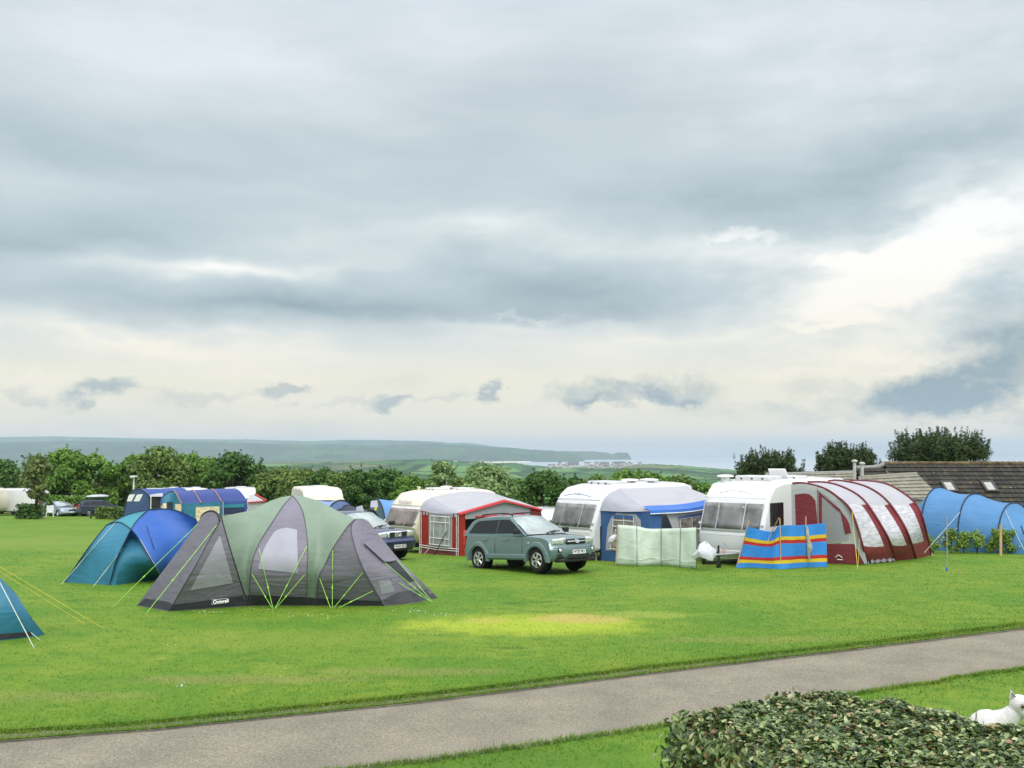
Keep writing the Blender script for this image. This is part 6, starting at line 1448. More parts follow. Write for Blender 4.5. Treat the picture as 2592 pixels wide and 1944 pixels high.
for px, w_, lab in ((1452, 30, 'long pale building on the far headland left of the other two'), (1530, 26, 'long pale building on the far headland between the other two'), (1568, 30, 'long pale building with bright end, rightmost on the far headland')):
    vhouse(px, 1181, 2980, w_, 6, M_VW, lab, 'large buildings on the far headland', .1)

# ------------------------------------------------------------------ trees and shrubs
def leaf_mat(name, dark, light, rough=.6, trans=.25, spec=.3):
    m = bpy.data.materials.new(name); m.use_nodes = True; t = m.node_tree; b = t.nodes['Principled BSDF']
    b.inputs['Roughness'].default_value = rough; b.inputs['Specular IOR Level'].default_value = spec
    g = N(t, 'ShaderNodeNewGeometry'); mx = N(t, 'ShaderNodeMix', data_type='RGBA'); L(t, g.outputs['Random Per Island'], mx.inputs[0])
    mx.inputs[6].default_value = dark; mx.inputs[7].default_value = light; L(t, mx.outputs[2], b.inputs['Base Color'])
    tr = N(t, 'ShaderNodeBsdfTranslucent'); L(t, mx.outputs[2], tr.inputs[0]); ms = N(t, 'ShaderNodeMixShader'); ms.inputs[0].default_value = trans
    L(t, b.outputs[0], ms.inputs[1]); L(t, tr.outputs[0], ms.inputs[2]); L(t, ms.outputs[0], t.nodes['Material Output'].inputs[0]); return m
M_BARK = mat('bark', (.10, .075, .05, 1), .9, .2, 0, .3, 8, .6, 20)
M_LEAF = [leaf_mat('fresh_leaf', (.06, .15, .02, 1), (.19, .33, .045, 1)), leaf_mat('deep_leaf', (.03, .08, .016, 1), (.10, .20, .035, 1)),
          leaf_mat('olive_leaf', (.06, .125, .024, 1), (.19, .27, .055, 1)), leaf_mat('willow_leaf', (.10, .19, .06, 1), (.30, .41, .15, 1)), leaf_mat('brownish_leaf', (.07, .12, .03, 1), (.22, .26, .08, 1))]
M_PINE = leaf_mat('pine_needles', (.020, .044, .014, 1), (.085, .125, .036, 1), .7, .2)
def leaf_cloud(rng, centers, radii, n, size, up=.35, shell=.55, aspect=.55):
    """n leaves as bent quads spread through lobes"""
    k = rng.integers(0, len(centers), n); c = centers[k]; r = radii[k]
    d = rng.normal(size=(n, 3)); d /= np.linalg.norm(d, axis=1)[:, None]
    rad = (shell+(1-shell)*rng.random(n)**.7)[:, None]
    pos = c+d*r*rad
    nrm = d*.8+rng.normal(size=(n, 3))*.55; nrm[:, 2] += up; nrm /= np.linalg.norm(nrm, axis=1)[:, None]
    a = np.cross(nrm, rng.normal(size=(n, 3))); a /= np.linalg.norm(a, axis=1)[:, None]; b = np.cross(nrm, a)
    s = (size*(.6+.8*rng.random(n)))[:, None]
    v = np.stack([pos-a*s, pos+b*s*aspect+nrm*s*.18, pos+a*s, pos-b*s*aspect+nrm*s*.18], 1).reshape(-1, 3)
    return v
def mesh_quads(name, v, m_, parent=None, loc=None):
    n = len(v)//4; me = bpy.data.meshes.new(name); me.vertices.add(len(v)); me.vertices.foreach_set('co', v.astype(np.float32).ravel())
    me.loops.add(len(v)); me.loops.foreach_set('vertex_index', np.arange(len(v), dtype=np.int32)); me.polygons.add(n)
    me.polygons.foreach_set('loop_start', np.arange(0, 4*n, 4, dtype=np.int32)); me.polygons.foreach_set('loop_total', np.full(n, 4, dtype=np.int32))
    me.materials.append(m_); me.update(calc_edges=True); me.validate()
    o = bpy.data.objects.new(name, me); C.objects.link(o)
    if parent is not None: o.parent = parent
    return o
def broad_tree(px, top_py, wpx, D, label, m_, seed, n=2600, leaf=.24, trunk_show=False, low=.02, lobes=18, grp='trees of the field boundary', base_py=None, name='broadleaf_tree', thin=1.0):
    rng = np.random.default_rng(seed); top = P(px, top_py, D); gx = top.x; zg = gz(top.x, D) if base_py is None else P(px, base_py, D).z
    Hh = top.z-zg; Wd = wpx/FPX*D/2
    root = thing(name, label, 'tree', (gx, D, zg), group=grp)
    cs = []; rs_ = []
    z0 = low*Hh; hc = (Hh+z0)/2; hr = (Hh-z0)/2
    for i in range(lobes):
        th = rng.random()*2*math.pi; ph = rng.uniform(-.95, .98); q = math.sqrt(1-ph*ph); f = rng.uniform(.45, .78)
        wz = 1.0 if ph < .2 else 1-.22*(ph-.2)
        cs.append((Wd*q*f*math.cos(th)*wz, Wd*.8*q*f*math.sin(th)*wz, hc+hr*ph*.82)); rr = Wd*rng.uniform(.26, .46)
        rs_.append((rr, rr, min(rr, hr*.55)*rng.uniform(.6, .85)))
    cs.append((0, 0, hc)); rs_.append((Wd*.6, Wd*.55, hr*.72)); cs = np.array(cs); rs_ = np.array(rs_)
    v = leaf_cloud(rng, cs, rs_, int(n*thin), leaf, .35, .5)
    # twigs that break the outline
    tw = []
    for i in range(26):
        k = rng.integers(0, lobes); d = rng.normal(size=3); d[2] = abs(d[2])+.4; d /= np.linalg.norm(d); p0 = cs[k]+d*rs_[k]*.9
        for j in range(5):
            tw.append(p0+d*j*leaf*.75)
    tw = np.array(tw); v2 = leaf_cloud(rng, tw, np.full((len(tw), 3), leaf*.55), len(tw)*3, leaf*.62, .2)
    v = np.concatenate([v, v2]); crown = mesh_quads('crown', v, m_, root); FR[crown.name] = FR[root.name]
    q = MB(); r0 = .045*Hh*.5+.06; q.tube([Vector((.1*math.sin(i), .08*math.cos(i*2), Hh*.62*i/5)) for i in range(6)], r0, 8, r2=r0*.4)
    for i in range(5):
        a = rng.random()*6.28; z1 = Hh*rng.uniform(.2, .45); q.tube([Vector((0, 0, z1)), Vector((math.cos(a)*Wd*.3, math.sin(a)*Wd*.3, z1+Hh*.18)), Vector((math.cos(a)*Wd*.55, math.sin(a)*Wd*.55, z1+Hh*.34))], r0*.4, 6, r2=.02)
    q.build('trunk', M_BARK, root, local=True); return root
KIND = {0: 'fresh green bushy tree', 1: 'deep green dense tree', 2: 'olive green rounded tree', 3: 'silvery green willow like tree', 4: 'brownish thin tree'}
TREES = [  # px, top, width, distance, kind, label ending
    (8, 1168, 120, 100, 1, 'behind the motorhome at the left border'), (172, 1137, 125, 98, 0, 'right of the slim trunked tree'), (112, 1150, 120, 104, 1, 'directly behind the slim trunked tree'),
    (246, 1144, 105, 98, 0, 'above the roof box of the estate'), (292, 1168, 70, 106, 1, 'filling the gap left of the lamp post'), (345, 1152, 110, 101, 0, 'just behind the lamp post'),
    (402, 1132, 150, 100, 2, 'tallest of the group above the dusk blue tent'), (468, 1150, 130, 104, 0, 'above the white caravan between blue tents'), (530, 1152, 110, 102, 0, 'above the ridge of the long frame tent'),
    (592, 1144, 125, 99, 1, 'above the right end of the long frame tent'), (640, 1172, 100, 102, 1, 'sloping down right of the frame tent group'), (700, 1188, 120, 98, 2, 'left of the cream caravan roof'),
    (760, 1188, 110, 95, 2, 'behind the left half of the cream caravan roof'), (812, 1184, 100, 93, 1, 'behind the middle of the cream caravan roof'), (868, 1193, 110, 88, 2, 'behind the right end of the cream caravan roof'),
    (915, 1192, 90, 86, 1, 'above the ink navy tent'), (978, 1187, 110, 90, 1, 'dark rounded one above the light blue hoop tent'), (1035, 1205, 90, 84, 0, 'above the cream old caravan roof'),
    (1120, 1163, 74, 80, 3, 'slender and taller than its neighbours above the red awning'), (1080, 1212, 80, 84, 0, 'left of the slender one'), (1165, 1203, 90, 80, 2, 'right of the slender one'),
    (1240, 1180, 165, 66, 3, 'broad and pale above the red awning gable'), (1310, 1205, 80, 68, 0, 'low one right of the broad pale tree'), (1378, 1187, 140, 64, 1, 'dark round one left of the blue awning caravan'),
    (1452, 1208, 90, 70, 1, 'low one above the blue awning caravan front'), (1520, 1194, 120, 67, 2, 'above the rooflight of the blue awning caravan'), (1592, 1182, 120, 69, 0, 'above the two roof vents'),
    (1655, 1189, 120, 69, 0, 'above the blue awning roof'), (1722, 1200, 110, 70, 2, 'sloping down above the right of the blue awning'), (1784, 1220, 100, 70, 0, 'lowest one left of the first pine')]
for i, (px, ty, wd, D, k, end) in enumerate(TREES):
    big = 1 if wd < 130 else 1.45
    broad_tree(px, ty, wd*1.18, D, KIND[k]+' '+end, M_LEAF[k], 100+i, int((5600 if D > 80 else 6200)*big), .0020*D, lobes=int(18+wd/10))
broad_tree(95, 1141, 95, 83, 'slim brownish tree with bare lower trunk beside the motorhome', M_LEAF[4], 77, 1500, .19, low=.22, lobes=16, grp=None, name='slim_tree')
q = MB(); b_ = G(104, 1312); q.tube([b_, b_+Vector((-.1, 0, 1.6)), b_+Vector((-.25, 0, 3.2))], .22, 8, r2=.12)
sl = [o for o in bpy.data.objects if o.name == 'slim_tree'][0]; q.build('trunk', mat('pale_bark', (.24, .18, .12, 1), .9, .2, 0, .3, 6), sl)
def pine(px, top_py, wpx, D, label, seed, base_py=1260, n=900, flat=1.0):
    rng = np.random.default_rng(seed); top = P(px, top_py, D); zg = gz(top.x, D)-1.5; Hh = top.z-zg; Wd = wpx/FPX*D/2
    root = thing('pine_tree', label, 'tree', (top.x, D, zg), group='dark pines behind the bungalows'); zc0 = P(px, base_py, D).z-zg
    cl = []
    q = MB(); r0 = .16; q.tube([Vector((.08*math.sin(i*2), 0, zc0*1.02*i/5)) for i in range(6)], r0, 8, r2=r0*.7)
    for i in range(64):
        a = rng.random()*6.283; ph = rng.random()**.6; qd = math.sqrt(max(0, 1-ph*ph))**.8; f = rng.uniform(.55, 1)
        x, y = Wd*qd*f*math.cos(a), Wd*.85*qd*f*math.sin(a); z = zc0+(Hh-zc0)*ph*f*.93+.1
        cl.append((x, y, z)); 
        if i % 4 == 0: q.tube([Vector((0, 0, zc0*.8)), Vector((x*.5, y*.5, zc0*.8+(z-zc0*.8)*.6)), Vector((x, y, z))], .06, 5, r2=.02)
    q.build('trunk', M_BARK, root, local=True)
    cl = np.array(cl); cr_ = np.full((len(cl), 3), Wd*.17)*np.array([1, 1, .75])
    v1 = leaf_cloud(rng, cl, cr_, 7600, .13, .5, .3, .22)
    v1b = leaf_cloud(rng, np.array([(0, 0, zc0+(Hh-zc0)*.38)]), np.array([(Wd*.72, Wd*.6, (Hh-zc0)*.42)]), 2200, .22, .4, .2, .3)
    # upright candles
    cand = []
    for (x, y, z) in cl[cl[:, 2].argsort()][18:]:
        for j in range(3):
            p = np.array([x+rng.normal()*Wd*.07, y+rng.normal()*Wd*.07, z+Wd*.08]); h_ = rng.uniform(.30, .62)
            lean = np.array([x/Wd*.25, y/Wd*.2, 1.0])
            for s in range(6): cand.append((p+lean*h_*s/6, .085*(1-.55*s/6)))
    cp = np.array([c_[0] for c_ in cand]); rr = np.array([[c_[1]]*3 for c_ in cand]); v2 = leaf_cloud(rng, cp, rr, len(cp)*5, .075, .9, .3, .25)
    o = mesh_quads('crown', np.concatenate([v1, v1b, v2]), M_PINE, root); FR[o.name] = FR[root.name]
pine(1938, 1143, 192, 56, 'dark low pine behind the white caravan, left of the other pines', 1, 1235)
pine(2146, 1126, 192, 58, 'dark spiky pine behind the flue pipes, middle of the three', 2, 1230)
pine(2376, 1084, 262, 62, 'largest dark umbrella pine above the dark bungalow roof', 3, 1182)
broad_tree(2238, 1165, 70, 60, 'small pale green bush between the two bigger pines', M_LEAF[2], 55, 900, .16, grp=None, name='bush')
# clipped hedges of the camp behind
def clipped_hedge(label, pts, h_, wd, m_, seed, n, leaf, grp=None, name='hedge'):
    rng = np.random.default_rng(seed); c0 = sum(pts, Vector())/len(pts); c0.z = gz(c0.x, c0.y); root = thing(name, label, 'hedge', c0, group=grp)
    cs = []
    for k in range(40):
        u = k/39*(len(pts)-1); i = min(len(pts)-2, int(u)); p = pts[i].lerp(pts[i+1], u-i)
        for z in np.linspace(.15, 1-.1, 4): cs.append((p.x-c0.x, p.y-c0.y, gz(p.x, p.y)-c0.z+z*h_))
    cs = np.array(cs); rr = np.tile(np.array([[wd*.6, wd*.6, h_*.2]]), (len(cs), 1)); o = mesh_quads('foliage', leaf_cloud(rng, cs, rr, n, leaf, .5, .4), m_, root); FR[o.name] = FR[root.name]
    q = MB()
    for k in range(0, 40, 3):
        p = cs[k*4]; q.tube([Vector((p[0], p[1], p[2]-.2*h_)), Vector((p[0]+.05, p[1], p[2]+.5*h_))], .03, 4)
    q.build('stems', M_BARK, root, local=True)
def GD(px, D):
    p = P(px, 1300, D); p.z = gz(p.x, p.y); return p
clipped_hedge('long clipped hedge with sunny yellow top behind the silver blue saloon', [GD(120, 92), GD(180, 93), GD(238, 95)], 1.75, .8, M_LEAF[0], 21, 3000, .16)
clipped_hedge('low clipped hedge between the estate car and the blue dome tent', [GD(247, 83), GD(310, 82), GD(382, 79)], .95, .5, M_LEAF[2], 22, 2200, .12)
clipped_hedge('dark bush at the foot of the slim tree by the motorhome', [GD(48, 83.5), GD(75, 83), GD(97, 83)], 1.15, .75, M_LEAF[1], 23, 1600, .13, name='bush')
M_SHRUB = leaf_mat('young_leaf', (.10, .19, .03, 1), (.30, .42, .08, 1))
# young shrubs in a row by the blue tunnel tent
for i, (px, h_, wd, lab) in enumerate(((2362, .86, .52, 'full young shrub touching the maroon porch'), (2408, .88, .34, 'thin young shrub right of the grey metal post'), (2440, .86, .42, 'bushy young shrub, third from the maroon porch'), (2474, .88, .46, 'young shrub with a bare stem, fourth from the maroon porch'), (2516, .84, .40, 'narrow young shrub left of the wooden post'), (2552, .82, .46, 'loose young shrub right of the wooden post'), (2592, .84, .42, 'young shrub cut by the right border'), (2640, .84, .42, 'young shrub beyond the right border'))):
    if px > 2600: continue
    rng = np.random.default_rng(40+i); g_ = G(px, 1401); root = thing('young_shrub', lab, 'shrub', g_, group='young shrubs in a row')
    k = 16; bare = .35 if i in (3,) else .12
    cs = np.stack([rng.normal(size=k)*wd*.28, rng.normal(size=k)*wd*.25, rng.uniform(bare, .92, k)*h_], 1); rr = np.tile(np.array([[wd*.30, wd*.28, .11]]), (k, 1))
    o = mesh_quads('foliage', leaf_cloud(rng, cs*np.array([1.15, 1.1, 1.0]), rr*1.25, 1000, .042, .4, .2), M_SHRUB, root); FR[o.name] = FR[root.name]
    q = MB()
    for c_ in cs[:7]: q.tube([Vector((0, 0, 0)), Vector((c_[0]*.3, c_[1]*.3, c_[2]*.5)), Vector(tuple(c_))], .014, 5, r2=.006)
    q.build('stem', M_BARK, root, local=True)
for px, ty, by, r_, m_, lab, nm in ((2397, 1312, 1404, .017, M_GREYP, 'thin grey metal post among the young shrubs', 'metal_post'), (2533, 1330, 1407, .045, M_WOODP, 'brown wooden post among the young shrubs', 'wooden_post')):
    b_ = G(px, by); q = MB(); t_ = P(px, ty, b_.y); q.tube([b_-Vector((0, 0, .1)), t_], r_, 8); q.tube([t_, t_+Vector((0, 0, .03))], r_*1.05, 8); o = q.build(nm, m_, None); tag(o, lab, 'post')

# ------------------------------------------------------------------ foreground hedge
def hz_(px, py, z):
    d = ray(px, py); return Vector((0, 0, CAMZ))+d*((z-CAMZ)/d.z)
HZ = 1.74
hp = dict(A=hz_(1722, 1810, HZ), B=hz_(2065, 1744, HZ), Cc=hz_(2640, 1830, HZ), F=hz_(2010, 1950, HZ))
A_, B_, C_, F_ = hp['A'], hp['B'], hp['Cc'], hp['F']
D_ = F_+(F_-A_)*1.2; E_ = C_+(C_-B_)*.8
base = thing('hedge', 'clipped glossy evergreen hedge in the near right corner', 'hedge', ((A_.x+C_.x)/2, (A_.y+C_.y)/2, 0))
rng = np.random.default_rng(8)
def top_pt(u, v):                                         # u across from the left side to the right, v from the far end to us
    l = A_.lerp(D_, v); r = B_.lerp(E_, v); return l.lerp(r, u)
n = 52000
u = rng.random(n); v = rng.random(n)**1.15
pos = np.zeros((n, 3))
P0 = [np.array(p) for p in (A_, D_, B_, E_)]
l = P0[0]+(P0[1]-P0[0])*v[:, None]; r = P0[2]+(P0[3]-P0[2])*v[:, None]; pos = l+(r-l)*u[:, None]
hump = .03*np.sin(pos[:, 0]*5+1)*np.sin(pos[:, 1]*4)+.035*np.sin(pos[:, 0]*13)*np.sin(pos[:, 1]*11+2)
edge = np.minimum(np.minimum(u, 1-u)*1.4, v*2.2); drop = .07*np.exp(-(edge/.04))
pos[:, 2] = HZ+hump-drop-np.abs(rng.normal(size=n))*.04
nrm = np.stack([rng.normal(size=n)*.55, rng.normal(size=n)*.55, np.ones(n)], 1)
# side leaves along the left side and the far end
m = 14000; su = rng.random(m); sp_ = np.where((rng.random(m) < .72)[:, None], P0[0]+(P0[1]-P0[0])*su[:, None], P0[0]+(P0[2]-P0[0])*su[:, None])
side_l = np.abs(np.cross((P0[1]-P0[0])[:2]/np.linalg.norm((P0[1]-P0[0])[:2]), (sp_-P0[0])[:, :2])) < 1e-6
d1 = P0[1]-P0[0]; n1 = np.array([d1[1], -d1[0], 0]); n1 = n1/np.linalg.norm(n1); n1 = n1 if n1[0] < 0 else -n1
d2 = P0[2]-P0[0]; n2 = np.array([-d2[1], d2[0], 0]); n2 = n2/np.linalg.norm(n2)
sn = np.where(side_l[:, None], n1, n2)
hh = rng.random(m)**1.2*1.5
sp_ = sp_+sn*(.02+.07*np.sin(hh*7+su*9)+rng.normal(size=m)*.05)[:, None]; sp_[:, 2] = HZ-.03-hh
snr = sn+rng.normal(size=(m, 3))*.7+np.array([0, 0, .35])
pos = np.concatenate([pos, sp_]); nrm = np.concatenate([nrm, snr]); nn_ = len(pos)
nrm /= np.linalg.norm(nrm, axis=1)[:, None]
a = np.cross(nrm, rng.normal(size=(nn_, 3))); a /= np.linalg.norm(a, axis=1)[:, None]; b = np.cross(nrm, a)
s = (.0245*(.65+.7*rng.random(nn_)))[:, None]; wv_ = .42
# each leaf: two folded halves with a pointed tip (6 corners -> two quads sharing the midrib)
base_p, tip = pos-a*s, pos+a*s*1.15+nrm*s*(rng.random(nn_)*.5-.35)[:, None]
l1, r1 = pos-a*s*.25+b*s*wv_*1.15+nrm*s*.22, pos-a*s*.25-b*s*wv_*1.15+nrm*s*.22
l2, r2 = pos+a*s*.45+b*s*wv_+nrm*s*.16, pos+a*s*.45-b*s*wv_+nrm*s*.16
V = np.stack([base_p, l1, l2, tip, r2, r1], 1).reshape(-1, 3); V -= np.array(base.location)
idx = np.arange(nn_)*6
faces = np.concatenate([np.stack([idx, idx+1, idx+2, idx+3], 1), np.stack([idx, idx+3, idx+4, idx+5], 1)]).astype(np.int32)
me = bpy.data.meshes.new('foliage'); me.vertices.add(len(V)); me.vertices.foreach_set('co', V.astype(np.float32).ravel())
me.loops.add(faces.size); me.loops.foreach_set('vertex_index', faces.ravel()); me.polygons.add(len(faces))
me.polygons.foreach_set('loop_start', np.arange(0, faces.size, 4, dtype=np.int32)); me.polygons.foreach_set('loop_total', np.full(len(faces), 4, dtype=np.int32)); me.update(calc_edges=True)
ml = leaf_mat('glossy_evergreen_leaf', (.014, .034, .012, 1), (.06, .10, .04, 1), .34, .18, .5)
t = ml.node_tree; mxn = [n_ for n_ in t.nodes if n_.type == 'MIX'][0]; rp = N(t, 'ShaderNodeValToRGB'); L(t, [n_ for n_ in t.nodes if n_.type == 'NEW_GEOMETRY'][0].outputs['Random Per Island'], rp.inputs[0])
stops(rp.color_ramp, [(0, (.014, .03, .010, 1)), (.3, (.05, .095, .026, 1)), (.55, (.11, .175, .05, 1)), (.8, (.25, .33, .12, 1)), (.92, (.46, .50, .24, 1)), (.97, (.34, .25, .11, 1)), (1, (.28, .13, .07, 1))])
for tgt in ('BSDF_PRINCIPLED', 'BSDF_TRANSLUCENT'):
    nd = [n_ for n_ in t.nodes if n_.type == tgt][0]; L(t, rp.outputs[0], nd.inputs[0])
me.materials.append(ml); fo = bpy.data.objects.new('foliage', me); C.objects.link(fo); fo.parent = base; FR[fo.name] = FR[base.name]
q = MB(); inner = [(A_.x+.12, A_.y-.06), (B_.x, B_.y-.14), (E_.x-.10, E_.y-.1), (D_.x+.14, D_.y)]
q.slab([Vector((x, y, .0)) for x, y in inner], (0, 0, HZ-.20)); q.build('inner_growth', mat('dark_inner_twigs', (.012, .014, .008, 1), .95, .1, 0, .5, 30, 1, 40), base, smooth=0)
q = MB(); rr_ = random.Random(3)
for i in range(260):
    u_, v_ = rr_.random(), rr_.random(); p = top_pt(u_, v_)
    if rr_.random() < .55: p = A_.lerp(D_, v_)+Vector(tuple(n1))*rr_.uniform(-.05, .03)
    h0 = p.z-rr_.uniform(.1, .9); q.tube([Vector((p.x, p.y, h0)), Vector((p.x+rr_.uniform(-.08, .08), p.y+rr_.uniform(-.08, .08), p.z+rr_.uniform(-.1, .05)))], .0045, 4, r2=.002)
q.build('twigs', mat('brown_twig', (.16, .09, .05, 1), .8), base)

# ------------------------------------------------------------------ the white dog behind the hedge
def fuse(q, name, m_, parent, voxel=.012, smooth=6):
    """several overlapping lofts melted into one continuous surface"""
    o = q.build(name, m_, parent, local=True); rm = o.modifiers.new('remesh', 'REMESH'); rm.mode = 'VOXEL'; rm.voxel_size = voxel
    sm = o.modifiers.new('smooth', 'SMOOTH'); sm.factor = .5; sm.iterations = smooth
    dg = bpy.context.evaluated_depsgraph_get(); dg.update(); m2 = bpy.data.meshes.new_from_object(o.evaluated_get(dg)); o.modifiers.clear()
    o.data = m2; m2.polygons.foreach_set('use_smooth', [True]*len(m2.polygons)); return o
def loft(q, pts, rad, n=16):
    """rounded limb through pts with a radius at each"""
    P_ = curve(pts, 28); cum = np.cumsum([0]+[(Vector(b)-Vector(a)).length for a, b in zip(pts[:-1], pts[1:])]); cum = cum/cum[-1]
    rr = [float(np.interp(i/28, cum, rad)) for i in range(29)]; rows = []
    for i, p in enumerate(P_):
        t_ = (P_[min(28, i+1)]-P_[max(0, i-1)]).normalized(); a = t_.cross(Vector((0, .3, 1))).normalized(); b = t_.cross(a)
        e = math.sqrt(max(.02, 1-max(0, (1.5-i)/1.6)**2))*math.sqrt(max(.02, 1-max(0, (i-26.5)/1.6)**2))
        rows.append([p+(a*math.cos(x)+b*math.sin(x))*rr[i]*e for x in np.linspace(0, 2*math.pi, n+1)[:-1]])
    k = len(rows); q.add([p for r_ in rows for p in r_], [(i*n+j, i*n+(j+1) % n, (i+1)*n+(j+1) % n, (i+1)*n+j) for i in range(k-1) for j in range(n)]+[tuple(range(n))[::-1], tuple((k-1)*n+j for j in range(n))])
M_FUR = mat('white_fur', (.60, .585, .56, 1), .85, .2, 0, .05, 14, .5, 60)
hd0 = P(2598, 1790, 10.6); zg = gz(hd0.x, 10.6)-.03
dog = thing('dog', 'white dog with pricked ears behind the hedge at the right border', 'dog', (hd0.x-.475, 10.75, zg)); dd = lambda x, y, z: (x, y, z)
zs = hd0.z-zg                                             # eye height
q = MB(); V_ = Vector
loft(q, [V_((-.14, .12, .15)), V_((-.08, .11, .29)), V_((.04, .09, .39)), V_((.14, .06, zs-.245)), V_((.24, .02, zs-.215)), V_((.34, -.04, zs-.145)), V_((.415, -.09, zs-.04))], [.12, .165, .175, .165, .14, .115, .09])
loft(q, [V_((.41, -.03, zs+.015)), V_((.44, -.10, zs+.01)), V_((.46, -.16, zs-.01))], [.095, .108, .088])
loft(q, [V_((.455, -.15, zs-.035)), V_((.485, -.24, zs-.06)), V_((.505, -.31, zs-.07))], [.075, .055, .042])
for y_ in (.10, -.06):
    loft(q, [V_((.16, y_, zs-.22)), V_((.17, y_, .28)), V_((.18, y_-.01, .05))], [.10, .06, .042]); loft(q, [V_((.17, y_, .035)), V_((.25, y_-.04, .03))], [.042, .035])
for y_ in (.25, -.06):
    loft(q, [V_((-.24, y_, .24)), V_((-.06, y_, .27)), V_((-.16, y_, .12)), V_((-.20, y_, .05))], [.13, .10, .06, .045]); loft(q, [V_((-.18, y_, .035)), V_((-.02, y_-.02, .03))], [.045, .035])
loft(q, [V_((-.36, .12, .13)), V_((-.52, .14, .07)), V_((-.66, .18, .06))], [.07, .06, .025])
fuse(q, 'body', M_FUR, dog)
hc_ = Vector((.445, -.115, zs+.01))
for s in (-1, 1):
    q = MB(); bx = hc_+Vector((s*.070, .02, .060)); tipv = hc_+Vector((s*.110, .01, .165))
    q.add([bx+Vector((-.045, .015, 0)), bx+Vector((.045, .015, 0)), bx+Vector((0, -.035, -.005)), tipv, bx+Vector((0, .04, 0))], [(0, 2, 3), (2, 1, 3), (1, 4, 3), (4, 0, 3)]); e_ = q.build('ear', M_FUR, dog, local=True, sub=0)
    q = MB(); q.add([bx+Vector((-.024, -.022, .018)), bx+Vector((.022, -.022, .018)), bx.lerp(tipv, .74)+Vector((0, -.016, 0))], [(0, 1, 2)]); q.build('inner_ear', mat('grey_inner_ear', (.12, .095, .09, 1), .8) if 'grey_inner_ear' not in bpy.data.materials else bpy.data.materials['grey_inner_ear'], e_, local=True)
    q = MB(); q.lathe([(.001, .014), (.012, .01), (.015, 0), (.012, -.01), (.001, -.014)], hc_+Vector((s*.045, -.112, .012)), 'y', 10); q.build('eye', M_BLACK, dog, local=True)
    q = MB(); q.lathe([(.001, .006), (.028, .003), (.032, -.004)], hc_+Vector((s*.045, -.102, .008)), 'y', 12); q.build('eye_patch', mat('tear_stain', (.36, .33, .22, 1), .9) if 'tear_stain' not in bpy.data.materials else bpy.data.materials['tear_stain'], dog, local=True)
q = MB(); q.lathe([(.001, -.02), (.022, -.014), (.026, 0), (.02, .012), (.001, .016)], (.51, -.345, zs-.055), 'y', 12); q.build('nose', M_BLACK, dog, local=True)
q = MB(); q.tube([(.475, -.325, zs-.095), (.51, -.345, zs-.10), (.54, -.325, zs-.095)], .006, 5); q.build('mouth', M_BLACK, dog, local=True)

# ------------------------------------------------------------------ grass and daisies
rng = np.random.default_rng(12)
def in_field(n):
    """points on the lawn between the road and the tents, denser close by"""
    px = rng.uniform(-380, 2980, n); q = rng.random(n)
    fe = np.interp(px, [p[0] for p in FAR_E], [p[1] for p in FAR_E])
    D = 3.45*FPX/(fe-1145); D = D-.08+(42-D)*q**2.6
    return np.stack([(px-1296)/FPX*D, D], 1)
def edge_pts(n, crv, dy, spread):
    k = rng.uniform(0, len(crv)-1.001, n); i = k.astype(int); f = (k-i)[:, None]; c = np.array([[p.x, p.y] for p in crv]); p = c[i]*(1-f)+c[i+1]*f
    p[:, 1] += dy+rng.normal(size=n)*spread; return p
a = in_field(180000); e1 = edge_pts(20000, far_e, .035, .035)
b1 = np.abs(rng.normal(size=16000))*1.3; b2 = edge_pts(16000, near_e, -.05, .02); b2[:, 1] -= b1
b3 = edge_pts(12000, near_e, -.03, .05)
xy = np.concatenate([a, e1, b2, b3]); n = len(xy)
hgt = np.concatenate([rng.uniform(.010, .030, len(a)), rng.uniform(.03, .075, len(e1)), rng.uniform(.02, .05, len(b2)), rng.uniform(.02, .06, len(b3))])
gzv = np.array([gz(x, y) for x, y in xy]); gzv[len(a):len(a)+len(e1)] -= .03; gzv[len(a)+len(e1):] = -.035
th = rng.random(n)*6.283; lean = rng.uniform(.3, 1.9, n)*hgt; wdt = rng.uniform(.003, .0075, n)*(1+np.clip((xy[:, 1]-12)/10, 0, 2))
p0 = np.stack([xy[:, 0], xy[:, 1], gzv-.004], 1); dx = np.stack([np.cos(th), np.sin(th), np.zeros(n)], 1)
side = np.stack([-np.sin(th), np.cos(th), np.zeros(n)], 1)*wdt[:, None]
V = np.stack([p0-side, p0+side, p0+dx*lean[:, None]+np.array([0, 0, 1])*hgt[:, None]], 1).reshape(-1, 3)
me = bpy.data.meshes.new('grass'); me.vertices.add(3*n); me.vertices.foreach_set('co', V.astype(np.float32).ravel()); me.loops.add(3*n); me.loops.foreach_set('vertex_index', np.arange(3*n, dtype=np.int32)); me.polygons.add(n)
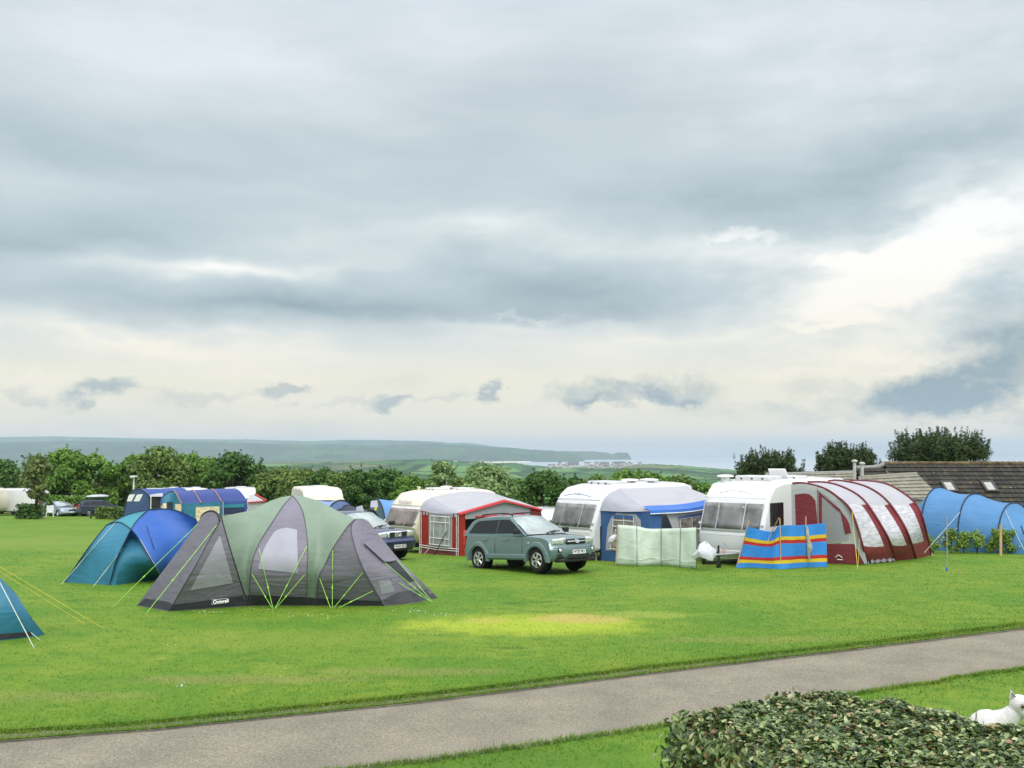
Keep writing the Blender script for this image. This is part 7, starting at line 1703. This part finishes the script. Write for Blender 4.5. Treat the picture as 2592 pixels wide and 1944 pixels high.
me.polygons.foreach_set('loop_start', np.arange(0, 3*n, 3, dtype=np.int32)); me.polygons.foreach_set('loop_total', np.full(n, 3, dtype=np.int32)); me.materials.append(M_BLADE); me.update(calc_edges=True)
go = bpy.data.objects.new('grass', me); C.objects.link(go); tag(go, 'short mown grass blades over the lawn and along the road edge', 'grass', kind='stuff')
q = MB(); r_ = random.Random(9)
for (px, py, k, sx_, sy) in ((530, 1552, 26, 45, 6), (640, 1545, 16, 70, 8), (1050, 1550, 24, 40, 6), (1125, 1558, 20, 35, 5), (850, 1562, 14, 60, 8), (465, 1740, 12, 14, 5), (690, 1703, 8, 60, 18), (1390, 1480, 10, 30, 6), (1580, 1500, 12, 60, 10), (1000, 1500, 8, 60, 10), (330, 1640, 8, 160, 30), (740, 1560, 12, 60, 8), (1900, 1480, 10, 160, 14)):
    for i in range(int(k*.7)):
        g_ = G(px+r_.gauss(0, sx_*.6), py+r_.gauss(0, sy*.6)); h_ = r_.uniform(.02, .045); s_ = r_.uniform(.005, .010)
        c_ = g_+Vector((0, 0, h_)); q.add([c_+Vector((s_*math.cos(a_), s_*math.sin(a_)-.3*s_, .35*s_*math.sin(a_))) for a_ in np.linspace(0, 2*math.pi, 7)[:-1]]+[c_+Vector((0, 0, .004))], [(i_, (i_+1) % 6, 6) for i_ in range(6)])
tag(q.build('daisies', M_WHITE, None, smooth=0), 'tiny white daisies scattered in the lawn', 'flowers', kind='stuff')

# ------------------------------------------------------------------ the air
mz = bpy.data.materials.new('haze'); mz.use_nodes = True; t = mz.node_tree; t.nodes.remove(t.nodes['Principled BSDF'])
pv = N(t, 'ShaderNodeVolumePrincipled'); pv.inputs['Color'].default_value = HAZE_COL; pv.inputs['Density'].default_value = HAZE_DENS
L(t, pv.outputs[0], t.nodes['Material Output'].inputs['Volume'])
mb = MB(); mb.box((0, 0, 50), (42000, 42000, 290)); hz = mb.build('haze', mz, smooth=0); tag(hz, 'pale blue sea air over the whole view', 'haze', kind='stuff')
hz.display_type = 'WIRE'
